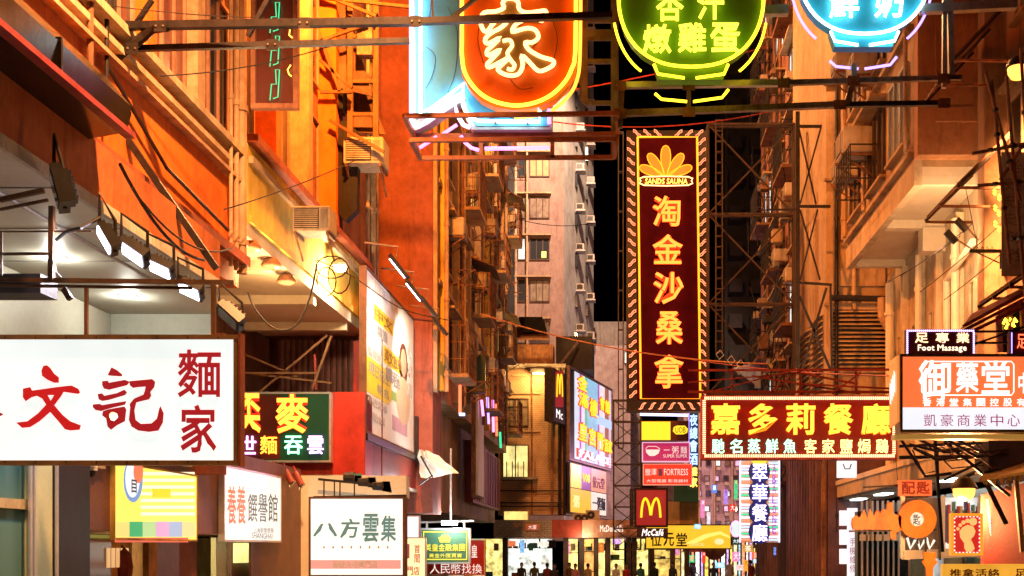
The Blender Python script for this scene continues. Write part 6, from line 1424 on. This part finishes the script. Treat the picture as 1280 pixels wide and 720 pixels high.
s.text('一粥麵', 828, 558, 860, 567, wv, off=.0, ext=.005, out=.01, gap=.25); s.text('SUPER SUPER', 829, 568, 859, 572, wv, ext=.004, out=.01, whole=True, name='lettering')
s = Sign('shop_sign', 'bright red sign with white capitals, lowest of the central stack', 804, 580, 865, 606, 57, d=.25, board=emit('red_face', (.9, .04, .015), .85)); s.frame(emit('red_trim', (.9, .3, .2), .8), .04)
s.text('FORTRESS', 830, 586, 860, 594, wv, ext=.005, out=.01, whole=True, name='lettering'); s.text('豐澤', 806, 586, 821, 594, wv, ext=.005, out=.01); s.panel(823, 586, 828, 595, paint('violet_print', (.3, .15, .4)), out=.01); s.text('大型電器 影音器材', 808, 599, 860, 603, wv, ext=.003, out=.01, whole=True, name='lettering')
s = Sign('vertical_neon_sign', 'narrow blue vertical neon sign ending in red characters beside the stack', 860, 512, 873, 612, 58, d=.3, board=paint('dark_teal_enamel', (.02, .10, .12)))
s.text('夜總會酒', 862, 517, 872, 582, [emit('blue_white_neon', (.3, .45, 1), 2.4)] * 4, vertical=True, off=.02, ext=.03, out=.06); s.text('樓', 862, 584, 872, 595, O_TUBE, off=.02, ext=.03, out=.06); s.text('家', 862, 597, 872, 609, O_TUBE, off=.02, ext=.03, out=.06)
s.tube([(861, 512), (861, 560)], .5, VIOLET_TUBE, out=.05, n=4)
s = Sign('blank_sign', 'dark green back of a sign behind the lowest red sign of the stack', 842, 600, 873, 627, 60, d=.3, board=paint('dark_green_back', (.02, .10, .07)))
s = Sign('wall_panel', 'tan blank hoarding above the yellow hall sign', 835, 627, 873, 657, 61, d=.2, board=TANW, cat='hoarding')
# burger sign
s = Sign('burger_sign', 'square red sign with golden arches', 794, 611, 834, 658, 55, d=.5, board=emit('dark_red_face', (.32, .012, .012), .8)); s.frame(mat('dark_frame', (.05, .02, .02)), .09)
ga_ = emit('golden_arch', (1, .68, .02), 1.1)
def arch(s, cx, cy, w, h, m_, t, out=.02):
    # two rounded arches as thick strokes
    for sg in (-1, 1):
        pts = [(cx + sg * w * .5, cy + h * .5), (cx + sg * w * .47, cy + h * .05), (cx + sg * w * .40, cy - h * .33), (cx + sg * w * .29, cy - h * .5), (cx + sg * w * .16, cy - h * .34), (cx + sg * w * .06, cy), (cx + sg * w * .015, cy + h * .38)]
        s.tube(pts, t, m_, 'arch', out=out, smooth=3, n=6)
arch(s, 813.5, 635, 24, 24, ga_, 1.5)
MB().box((s.m(787, 610)[0], .02, 0), (-.08, .4, s.h)).build('side_box', DKMETAL, s.root, local=True)
s = Sign('cafe_sign', 'small dark plate with slanted white lettering hanging below the golden arches sign', 796, 660, 835, 672, 54.5, d=.2, board=paint('brown_black', (.05, .02, .02))); s.text('McCafé', 802, 661, 829, 670, WL, ext=.01, off=.02, out=.02, whole=True, name='lettering', shear=.25)
# yellow hall sign
s = Sign('shop_sign', 'wide yellow-orange sign with black brush characters below the golden arches', 807, 656, 914, 686, 56, d=.3, board=emit('yellow_orange_face', (1, .55, .03), .9, vary=.08)); s.frame(mat('dark_frame', (.05, .02, .02)), .05)
s.text('位元堂', 812, 666, 860, 683, BLACK, off=.02, ext=.006, out=.012, gap=.15); s.shape([[(855, 680), (880, 668), (900, 664), (912, 670), (912, 673), (900, 668), (885, 672), (870, 679)]], emit('pale_yellow_swoosh', (1, .72, .15), 1.1), 'swoosh', out=.008)
oval(s, 899, 677, 6, 4, emit('cream_badge', (1, .75, .35), 1.0), .01, 'badge'); s.text('SINCE', 862, 679, 880, 682, emit('cream_badge', (1, .75, .35), 1.0), ext=.003, out=.01, whole=True, name='lettering')
s = Sign('round_sign', 'brown half-round board under the yellow-orange sign', 876, 686, 908, 700, 56.5, d=.2); s.shape([[(877, 686), (908, 686), (905, 694), (897, 700), (889, 700), (881, 694)]], mat('brown_board', (.30, .12, .06)), 'board', out=0, th=.15)
s = Sign('round_sign', 'round white and pink ring sign left of the striped neon column', 913, 651, 927, 672, 56, d=.2); oval(s, 920, 661, 7.5, 10.5, emit('pale_ring_face', (.75, .9, .9), .85), 0, 'disc'); s.tube([(920 + 6.8 * math.cos(i * .4488), 661 + 9.6 * math.sin(i * .4488)) for i in range(14)], .6, PINK_TUBE, 'ring', out=.02, closed=True, n=5)
s.panel(914, 672, 927, 681, paint('teal_plate', (.05, .3, .35)), 'plate', out=.02); s.text('大押', 916, 674, 926, 679, WL, ext=.005, out=.03)
# McDonald's fascia, brick plaque
s = Sign('fascia_sign', 'pale white fascia lettering on the salmon band over the lit shopfront', 748, 655, 780, 667, 63.55, d=.04); s.text("McDonald's", 750, 656, 779, 665, emit('cream_fascia_letter', (1, .85, .7), 1.0), ext=.01, off=.01, out=.01, whole=True, name='lettering')
s = Sign('fascia_sign', 'small salmon plaque on the grey tiled fascia', 657, 655, 674, 663, 63.55, d=.04, board=paint('salmon_plaque', (.55, .2, .12))); s.text('大厦', 660, 656.5, 671, 661.5, wv, ext=.005, out=.01)
# side burger sign on corner block
s = Sign('burger_sign', 'narrow upright red arches sign on the edge of the tiled block', 692, 460, 706, 526, 62.5, 64.5, d=.5, board=DKMETAL, bname='box'); s.panel(694, 464, 704, 509, emit('dark_red_face', (.32, .012, .012), .8), 'red_panel', out=.01); arch(s, 699, 482, 7, 28, ga_, 1.0)
s.panel(694, 512, 704, 525, paint('brown_black', (.05, .02, .02)), 'black_panel', out=.01); s.text('Mc', 695, 514, 703, 522, WL, ext=.005, out=.02, whole=True, name='lettering')
# large colourful vertical wall sign on the side wall (rotated 13 degrees)
def side_pt(px, off=.25):
    # on a plane offset from the side wall
    n_ = Vector((u13.y, -u13.x, 0)); o_ = Vector((mx1, 65, 0)) + n_ * off; dx = (px - 775) / F
    t = (n_.x * o_.x + n_.y * o_.y) / (n_.x * dx + n_.y); return t
s = Sign('neon_wall_sign', 'large multicoloured neon wall sign with yellow characters and striped panels', 712, 460, 765, 480, side_pt(712), side_pt(765), d=.2)
zb = P(712, 574, side_pt(712)).z; zt = P(712, 458, side_pt(712)).z; s.O.z = zb; s.root.location = s.O; s.h = zt - zb
MB().box((0, 0, 0), (s.w, .2, s.h)).build('backing', DKMETAL, s.root, local=True); s.frame(STEEL, .12)
for i, (a_, b_, c_, e_) in enumerate(((.10, .20, (.7, .8, .95), 1.0), (.20, .24, (.6, .1, .5), .8), (.24, .32, (.85, .75, .95), 1.0), (.32, .37, (.2, .7, .4), .8), (.37, .62, (.35, .65, .9), .9), (.62, .66, (.5, .15, .6), .8), (.66, .80, (.9, .8, .85), .95), (.80, .90, (.55, .2, .12), .6), (.90, .97, (.85, .65, .75), .8))):
    MB().box((a_ * s.w, -.03, .12), (b_ * s.w - .01, -.002, s.h - .12)).build('backlit_strip', emit('strip_%d' % i, c_, e_ * .8, vary=.15), s.root, local=True)
ye = emit('wall_yellow_neon', (1, .5, .02), 1.5)
def stx(ch, u0, v0, u1, v1, m_, whole=False, tube=0):
    vs, fs = get_glyph(ch, .02, .04, 0, 1); xs = [v[0] for v in vs]; ys = [v[1] for v in vs]; x0, x1, y0, y1 = min(xs), max(xs), min(ys), max(ys); mb = MB()
    mb.v = [Vector(((u0 + (v[0] - x0) / (x1 - x0) * (u1 - u0)) * s.w, -.1 - v[2], ((1 - v1) + (v[1] - y0) / (y1 - y0) * (v1 - v0)) * s.h)) for v in vs]; mb.f = list(fs); o_ = mb.build('character', m_, s.root, local=True); rb_ = MB(); rb_.v = [v + Vector((.0, .03, 0)) for v in mb.v]; rb_.v = [Vector((c.x + (c.x - (u0 + u1) * .5 * s.w) * .14, c.y, c.z + (c.z - (1 - (v0 + v1) / 2) * s.h) * .10)) for c in rb_.v]; rb_.f = list(fs); rb_.build('letter_outline', emit('orange_halo_plate', (1, .12, .03), .5), s.root, local=True); return o_
for ch, a in (('金', (.14, .04, .34, .20)), ('滿', (.16, .22, .36, .38)), ('樓', (.40, .24, .58, .44)), ('會', (.64, .16, .76, .32)), ('館', (.77, .17, .90, .33)), ('皇', (.16, .56, .34, .76)), ('宮', (.38, .58, .54, .78)), ('門', (.58, .60, .72, .80)), ('酒', (.75, .64, .84, .80)), ('家', (.85, .64, .95, .80))):
    stx(ch, *a, RED_TUBE if False else ye)
stx('PALACE', .18, .86, .92, .95, emit('lilac_letter', (.85, .65, 1), 1.6)); MB().box((.60 * s.w, -.08, .50 * s.h), (.96 * s.w, -.05, .60 * s.h)).build('blue_plate', emit('pale_blue_plate', (.5, .7, 1), .8), s.root, local=True)
# four-panel billboard under it
s = Sign('panel_billboard', 'four-panel yellow and salmon billboard under the multicoloured neon wall sign', 712, 577, 758, 582, side_pt(712, .3), side_pt(758, .3), d=.15)
zb = P(712, 641, side_pt(712, .3)).z; zt = P(712, 577, side_pt(712, .3)).z; s.O.z = zb; s.root.location = s.O; s.h = zt - zb
MB().box((0, 0, 0), (s.w, .15, s.h)).build('backing', DKMETAL, s.root, local=True)
for (u0, v0, u1, v1, c_, nm) in ((.02, .51, .28, .98, (1, .7, .03), 'a'), (.28, .51, .53, .98, (.22, .05, .25), 'b'), (.55, .51, .98, .98, (.8, .3, .15), 'c'), (.02, .02, .53, .49, (1, .5, .02), 'd'), (.55, .02, .98, .49, (.85, .75, .65), 'e')):
    MB().box((u0 * s.w, -.03, v0 * s.h), (u1 * s.w, -.002, v1 * s.h)).build('poster_panel', emit('quad_panel_' + nm, c_, .85, vary=.1), s.root, local=True)
def st2(ch, u0, v0, u1, v1, m_):
    vs, fs = get_glyph(ch, .01, .02, 0, 1); xs = [v[0] for v in vs]; ys = [v[1] for v in vs]; x0, x1, y0, y1 = min(xs), max(xs), min(ys), max(ys); mb = MB()
    mb.v = [Vector(((u0 + (v[0] - x0) / (x1 - x0) * (u1 - u0)) * s.w, -.05 - v[2], ((v0) + (v[1] - y0) / (y1 - y0) * (v1 - v0)) * s.h)) for v in vs]; mb.f = list(fs); return mb.build('lettering', m_, s.root, local=True)
st2('位元堂', .58, .58, .92, .82, paint('violet_print', (.3, .15, .4))); st2('一粥麵', .58, .12, .94, .4, paint('navy_print', (.03, .04, .1))); st2('UOB', .31, .66, .50, .84, emit('yellow_face', (1, .72, .03), 1.0)); st2('粥', .08, .12, .22, .36, emit('cream_badge', (1, .75, .35), 1.0))
# small condensers below
for i, (px, m_) in enumerate(((725, 0), (733, 0), (741, 0))):
    ac(P(px, 686 - 32 - (i == 2) * 4, 64.3), CF, ['leftmost', 'middle', 'rightmost and tallest'][i] + ' of three small condensers over the burger shop fascia', 'condensers over the burger shop fascia', 'split', .9)

# ---- striped neon column
s = Sign('vertical_neon_sign', 'striped vertical neon sign with a blue scalloped centre and white characters', 925, 572, 974, 678, 46, d=.4, board=paint('white_enamel', (.78, .78, .76)))
cs = [emit('stripe_red', (1, .25, .12), 1.3), emit('stripe_blue', (.45, .65, 1), 1.3), emit('stripe_green', (.05, .75, .35), 1.0), emit('stripe_white', (.9, .85, 1), 1.6)]
for i in range(26):
    y = 574 + i * 4
    s.panel(926, y, 937, y + 1.9, cs[[3, 0, 3, 1, 3, 2][i % 6]], 'stripe', out=.03, th=.02); s.panel(961, y, 973, y + 1.9, cs[[3, 1, 3, 2, 3, 0][i % 6]], 'stripe', out=.03, th=.02)
for i in range(4): oval(s, 949, 590 + i * 25, 13.5, 15, paint('deep_blue_enamel', (.02, .04, .30)), .03 + .004 * (i % 2), 'scallop')
for i, ch in enumerate('翠華餐廳'): s.text(ch, 939, 580 + i * 25, 960, 602 + i * 25, emit('violet_white_neon', (.9, .75, 1), 2.0), off=.01, ext=.04, out=.09)
oval(s, 949, 574, 10, 9, emit('gold_disc', (1, .65, .05), 1.0), .05, 'gold_disc')
s.tube([(925, 573), (925, 678)], .7, emit('pale_violet_tube', (.7, .7, 1), 2.5), out=.06, n=5); s.tube([(974, 573), (974, 678)], .7, emit('pale_violet_tube', (.7, .7, 1), 2.5), out=.06, n=5)
s.text('ABALONE', 965, 580, 970, 668, emit('violet_letter', (.4, .1, .6), .8), vertical=True, ext=.01, out=.06, off=.01)
# distant little signs
D = [('tiny pink lightbox low at the far right of the street end', 985, 698, 1004, 707, 68, (.95, .35, .6)), ('tiny red sign with white glow beneath the striped neon column', 940, 690, 962, 698, 66, (1, .15, .05)), ('tiny bluish sign just under the tiny red sign', 942, 699, 960, 704, 66.5, (.5, .8, 1)), ('tiny orange sign at the bottom under the bluish one', 948, 706, 960, 714, 65, (1, .45, .08)), ('tiny yellow round-topped sign left of the striped neon column foot', 929, 681, 941, 690, 62, (.6, .32, .05))]
for (lab, a_, b_, c_, d_, Y, col) in D:
    s = Sign('distant_sign', lab, a_, b_, c_, d_, Y, d=.2, board=emit('glow_%d_%d' % (a_, b_), col, .95, vary=.4, vscale=6)); s.text('茶' if c_ - a_ < 15 else '酒樓', a_ + 2, b_ + 1, c_ - 2, d_ - 1, WL, ext=.01, out=.03)
s = Sign('distant_sign', 'dim dark sign with faint red characters beside the ribbed far block', 996, 670, 1028, 690, 58, d=.2, board=paint('maroon_black', (.06, .01, .012))); s.text('魚翅', 1000, 672, 1024, 682, emit('dim_red', (.8, .08, .05), .8), ext=.01, out=.03)
s = Sign('distant_sign', 'dark blank signboard above the dim red characters', 1007, 656, 1030, 669, 58.5, d=.2, board=paint('black_enamel', (.018, .012, .012)))
s = Sign('distant_sign', 'dull red awning board low beside the brown pole', 985, 690, 1025, 697, 57, d=.6, board=REDPANEL2)

DC = [('pink', (1, .3, .65)), ('violet', (.55, .3, 1)), ('cyan', (.3, .8, 1)), ('white', (.9, .9, 1)), ('red', (1, .06, .03)), ('amber', (1, .45, .05)), ('blue', (.15, .3, 1)), ('green', (.1, .8, .35))]
rnd = random.Random(31)
spots = [(876, 625, 5, 22), (884, 640, 4, 16), (890, 606, 6, 10), (905, 612, 5, 18), (912, 630, 7, 9), (918, 600, 4, 24), (868, 655, 8, 6), (978, 640, 4, 26), (984, 655, 6, 12), (990, 628, 9, 6), (1018, 640, 4, 18), (1038, 650, 5, 22), (1044, 690, 8, 10), (982, 676, 10, 7), (1014, 700, 12, 7), (1034, 704, 8, 6), (916, 690, 8, 12), (920, 706, 12, 7), (968, 684, 8, 10), (974, 700, 7, 12), (878, 690, 4, 14), (862, 694, 6, 9), (896, 703, 10, 7), (930, 700, 5, 14)]
for i, (px, py, w_, h_) in enumerate(spots):
    nm_, c_ = DC[(i * 3) % 8]; left = px < 930; ref = 'yellow-orange hall sign' if px < 914 else 'striped neon column' if px < 990 else 'brown pole'
    Y_ = 55 + (i * 7) % 14 if px < 925 or px > 975 else 50 + i % 4
    s = Sign('distant_sign', 'tiny %s %s sign far off near the %s, number %d from the top left' % (nm_, 'upright' if h_ > w_ else 'wide', ref, i) if False else 'tiny %s %s sign %s the %s, %s' % (nm_, 'upright' if h_ > w_ * 1.4 else 'flat' if w_ > h_ * 1.2 else 'squarish', 'above' if py < 650 else 'below', ref, ['faint', 'blurred', 'glowing', 'slim', 'stubby', 'crooked-looking'][i % 6] + ' in the distance'), px, py, px + w_, py + h_, Y_, d=.25, board=emit('far_sign_' + nm_, c_, .7, vary=.4, vscale=7))
    s.text(['酒', '金', '藥', '行', '大', '店'][i % 6] if h_ > 8 else '押店', px + 1, py + 1, px + w_ - 1, py + min(h_, w_ * 1.3) - 1, [WL, RED_TUBE, BLUE_TUBE, emit('far_dark_print', (.1, .02, .05), .3)][i % 4], ext=.01, out=.03)
lamp_light('neon_fill_light', (9, 66, 6), 160, (.75, .35, 1), .4); lamp_light('neon_fill_light', (6, 80, 8), 260, (1, .45, .8), .5)  # added point lights without fixtures, tint the far street pink and violet
# ================================================================= CABLES
def cable(label, a_, b_, sag=.3, r=.015, m_=CABLE, n=14, name='cable'):
    A, B = P(*a_), P(*b_); pts = [A.lerp(B, i / n) + Vector((0, 0, -sag * 4 * (i / n) * (1 - i / n))) for i in range(n + 1)]
    return tag(MB().tube(pts, r, 5).build(name, m_), label, 'cable')
OC = mat('orange_brown_cable', (.5, .2, .08), bump=0)  # even orange-brown cable colour
cable('long rust-coloured cable sagging from the tiled block across the sauna sign', (600, 392, 40), (960, 455, 36), .35, .022, OC)
cable('red cable running right behind the lower end of the sauna sign', (780, 430, 50), (1130, 470, 30), .3, .02, REDST)
cable('thin red cable rising rightwards behind the bowl signs', (655, 122, 30), (960, 58, 30), .1, .015, REDST)
cable('thin red cable level with the cradle of the neon family sign', (690, 152, 28), (1000, 130, 28), .3, .015, REDST)
cable('dark cable crossing the orange wall towards the ochre bay', (280, 262, 20), (445, 200, 24), .05, .012)
cable('thin dark cable over the mullioned windows, upper left', (200, 95, 17), (420, 55, 20), .1, .01)
cable('topmost thin cable in the upper left corner', (90, 0, 16), (330, 22, 18), .05, .008)
cable('dark cable drooping along the canopy fascia', (150, 205, 14), (255, 325, 17), .25, .022)
cable('second dark cable looping along the canopy fascia', (165, 235, 14.2), (290, 310, 18), .3, .014)
cable('thin cable across the pinkish tower front', (640, 272, 60), (745, 278, 70), .3, .02)
for i, (a_, b_) in enumerate((((1150, 365, 27), (1262, 270, 25)), ((1110, 352, 29), (1200, 295, 26)), ((1125, 345, 29), (1215, 280, 26)), ((1180, 375, 27), (1270, 300, 25)))):
    cable(['lowest slanting', 'leftmost slanting', 'second slanting', 'steepest right-hand slanting'][i] + ' wire on the cream lower wall', a_, b_, .05, .01)
cable('vertical wire dropping from the cream soffit beside the floodlights', (1207, 235, 25), (1222, 310, 25), 0, .008)
cable('thin wire dropping below the long red sign towards the canopy', (1120, 575, 27), (1122, 600, 26), 0, .01)
lp = thing('cable_coil', 'coiled wires hanging under the box air conditioner on the ochre bay', 'cable', P(420, 345, 24))
for (cx, cy, rx, ry) in ((415, 334, 20, 14), (408, 352, 12, 18), (424, 345, 14, 22)): MB().tube([P(cx + rx * math.cos(i * .45), cy + ry * math.sin(i * .45), 23.5 + .02 * i) for i in range(14)], .015, 5, True).build('loop', CABLE, lp)
MB().tube([P(x, y, 23.5) for x, y in smooth_path([(310, 365), (318, 385), (335, 405), (352, 413), (372, 405), (388, 370), (396, 330)], 3)], .02, 5).build('loop', CABLE, lp)
MB().tube([P(x, y, 23.5) for x, y in smooth_path([(396, 325), (440, 345), (500, 385), (560, 400)], 4)], .012, 5).build('tail', CABLE, lp)
wt = thing('wire_tangle', 'tangle of dark struts and wires under the pharmacy lightbox', 'wires', P(1200, 565, 19.5))
rnd = random.Random(21)
for i in range(16):
    a_ = (1122 + rnd.random() * 120, 546 + rnd.random() * 20); b_ = (a_[0] + 20 + rnd.random() * 60, 552 + rnd.random() * 40)
    MB().tube([P(*a_, 19.5 + i * .03), P((a_[0] + b_[0]) / 2, max(a_[1], b_[1]) + 4, 19.4 + i * .03), P(*b_, 19.6 + i * .03)], .012 + .014 * (i % 3 == 0), 5).build('strand', [DKMETAL, CABLE, RUST][i % 3], wt)
for (a_, b_, w) in (((1124, 558), (1255, 553), .05), ((1124, 572), (1270, 570), .06), ((1180, 552), (1262, 620), .05), ((1262, 560), (1180, 600), .04), ((1168, 540), (1178, 690), .05)): MB().bar(P(*a_, 20.2), P(*b_, 20.2), w).build('strut', DKMETAL, wt)
MB().box(tuple(P(1236, 588, 19.8)), tuple(P(1300, 556, 20.6))).build('dark_hood', mat('dark_hood', (.08, .05, .03)), wt)

# ================================================================= PEOPLE (heads and shoulders just above the bottom edge)
def person(label, px, Y, coat, hair, h=1.7, arm=0, turn=0):
    x = bx(px, Y); r = thing('person', label, 'person', (x, Y, .14 if abs(x) > 5.2 or x > 5.6 else .02), turn)
    k = h / 1.75
    J = [((0, 0, .95), .15), ((0, 0, 1.15), .14), ((0, 0, 1.35), .17), ((0, 0, 1.47), .10), ((0, .0, 1.54), .055),
         ((.18, 0, 1.42), .065), ((.21, .02, 1.15), .045), ((.2, -.1 - arm, .92 + arm * 1.5), .035), ((-.18, 0, 1.42), .065), ((-.21, .02, 1.15), .045), ((-.2, -.06, .9), .035),
         ((.09, 0, .88), .09), ((.1, -.1, .48), .06), ((.1, .06, .08), .042), ((.1, -.1, .03), .035), ((-.09, 0, .88), .09), ((-.1, .12, .48), .06), ((-.1, .2, .1), .042), ((-.1, .07, .03), .035)]
    E_ = [(0, 1), (1, 2), (2, 3), (3, 4), (2, 5), (5, 6), (6, 7), (2, 8), (8, 9), (9, 10), (0, 11), (11, 12), (12, 13), (13, 14), (0, 15), (15, 16), (16, 17), (17, 18)]
    me = bpy.data.meshes.new('body'); me.from_pydata([tuple(Vector(p) * k) for p, _ in J], E_, []); me.skin_vertices or None
    o = bpy.data.objects.new('body', me); COL.objects.link(o); md = o.modifiers.new('skin', 'SKIN'); md.use_smooth_shade = True
    sv = me.skin_vertices[0].data
    for i, (_, rr) in enumerate(J): sv[i].radius = (rr * k, rr * k * (.7 if i < 3 else 1))
    sv[0].use_root = True; s2 = o.modifiers.new('sub', 'SUBSURF'); s2.levels = 1; s2.render_levels = 1
    me.materials.append(coat); o.parent = r
    hd = MB().lathe((0, 0, 0), [(.045, 1.50 * k), (.055, 1.56 * k), (.075, 1.60 * k), (.085, 1.66 * k), (.08, 1.72 * k), (.05, 1.765 * k), (.01, 1.78 * k)], 12).build('head', mat('skin', (.45, .28, .2), rough=.5, bump=0), r, local=True, smooth=True)
    MB().lathe((0, .012, .008), [(.06, 1.60 * k), (.092, 1.65 * k), (.09, 1.73 * k), (.055, 1.785 * k), (.01, 1.795 * k)], 12).build('hair', hair, hd, local=True, smooth=True)
    MB().box((-.012, -.1, 1.655 * k), (.012, -.08, 1.675 * k)).build('nose', mat('skin', (.45, .28, .2)), hd, local=True)
    for sx in (-1, 1):
        MB().lathe((sx * .088, .0, 1.665 * k), [(.005, -.012), (.02, 0), (.005, .012)], 8, 'x').build('ear', mat('skin', (.45, .28, .2)), hd, local=True)
        hx = sx * .22; hb = Vector((hx, -.08 if sx < 0 else -.12 - arm, (.86 if sx < 0 else .88 + arm * 1.5))) * k
        hm = MB()
        hm.box((hb.x - .03, hb.y - .015, hb.z - .05), (hb.x + .03, hb.y + .015, hb.z + .03))
        for f in range(4): hm.tube([(hb.x - .024 + f * .016, hb.y, hb.z - .05), (hb.x - .024 + f * .016, hb.y - .012, hb.z - .085 - (.01 if f in (1, 2) else 0)), (hb.x - .024 + f * .016, hb.y - .03, hb.z - .11)], .0075, 5)
        hm.tube([(hb.x - sx * .03, hb.y, hb.z - .01), (hb.x - sx * .05, hb.y - .02, hb.z - .05)], .009, 5)
        hm.build('hand', mat('skin', (.45, .28, .2)), r, local=True)
    return r
blk = mat('black_hair', (.015, .012, .012)); 
P1 = [('person in a dark jacket walking outside the pale lit shop', 693, 60, (.03, .03, .04)), ('person in a maroon top before the grey tiled fascia', 684, 61.5, (.2, .03, .04)), ('person in a brown coat beside the orange lit doorway', 712, 61, (.12, .06, .03)), ('person in a black top in front of the amber lit shop', 818, 60, (.02, .02, .02)), ('person in a white shirt near the yellow lit shop', 770, 61.5, (.6, .6, .58)), ('person in a navy coat under the half-round brown board', 892, 64, (.03, .04, .10)), ('person in a dark red jacket below the striped neon column', 938, 62, (.25, .03, .03)), ('person in a grey top walking by the far shops', 866, 66, (.2, .2, .2)), ('person in a beige top left of the yellow lit doorway', 735, 62.5, (.45, .35, .22))]
P1 += [('person in a pale pink top beside the brown coat walker', 719, 59.5, (.5, .25, .28)), ('person in a black coat close to the left end of the shop row', 652, 62, (.02, .02, .025)), ('person in an olive jacket in front of the pale shop', 668, 61, (.08, .09, .04)), ('person in a bright red shirt right of the yellow lit shop', 783, 60.5, (.4, .03, .02)), ('person in a teal shirt between two dark shop columns', 801, 61.8, (.03, .15, .15)), ('person in a charcoal suit by the amber shop right side', 841, 61, (.04, .04, .045)), ('person in a cream jacket beyond the half-round board', 912, 65, (.5, .45, .35)), ('person in a purple top near the far right shops', 958, 63, (.15, .05, .2)), ('person in a dark green coat at the far right of the crowd', 975, 61, (.03, .07, .04))]
for i, (lab, px, Y, c_) in enumerate(P1): person(lab, px, Y, mat('coat_%d' % i, c_, rough=.8, fine=30, bump=.2), blk, 1.64 + .03 * (i % 4), .1 * (i % 2), [0, math.pi, .6, 2.6, -.5][i % 5])
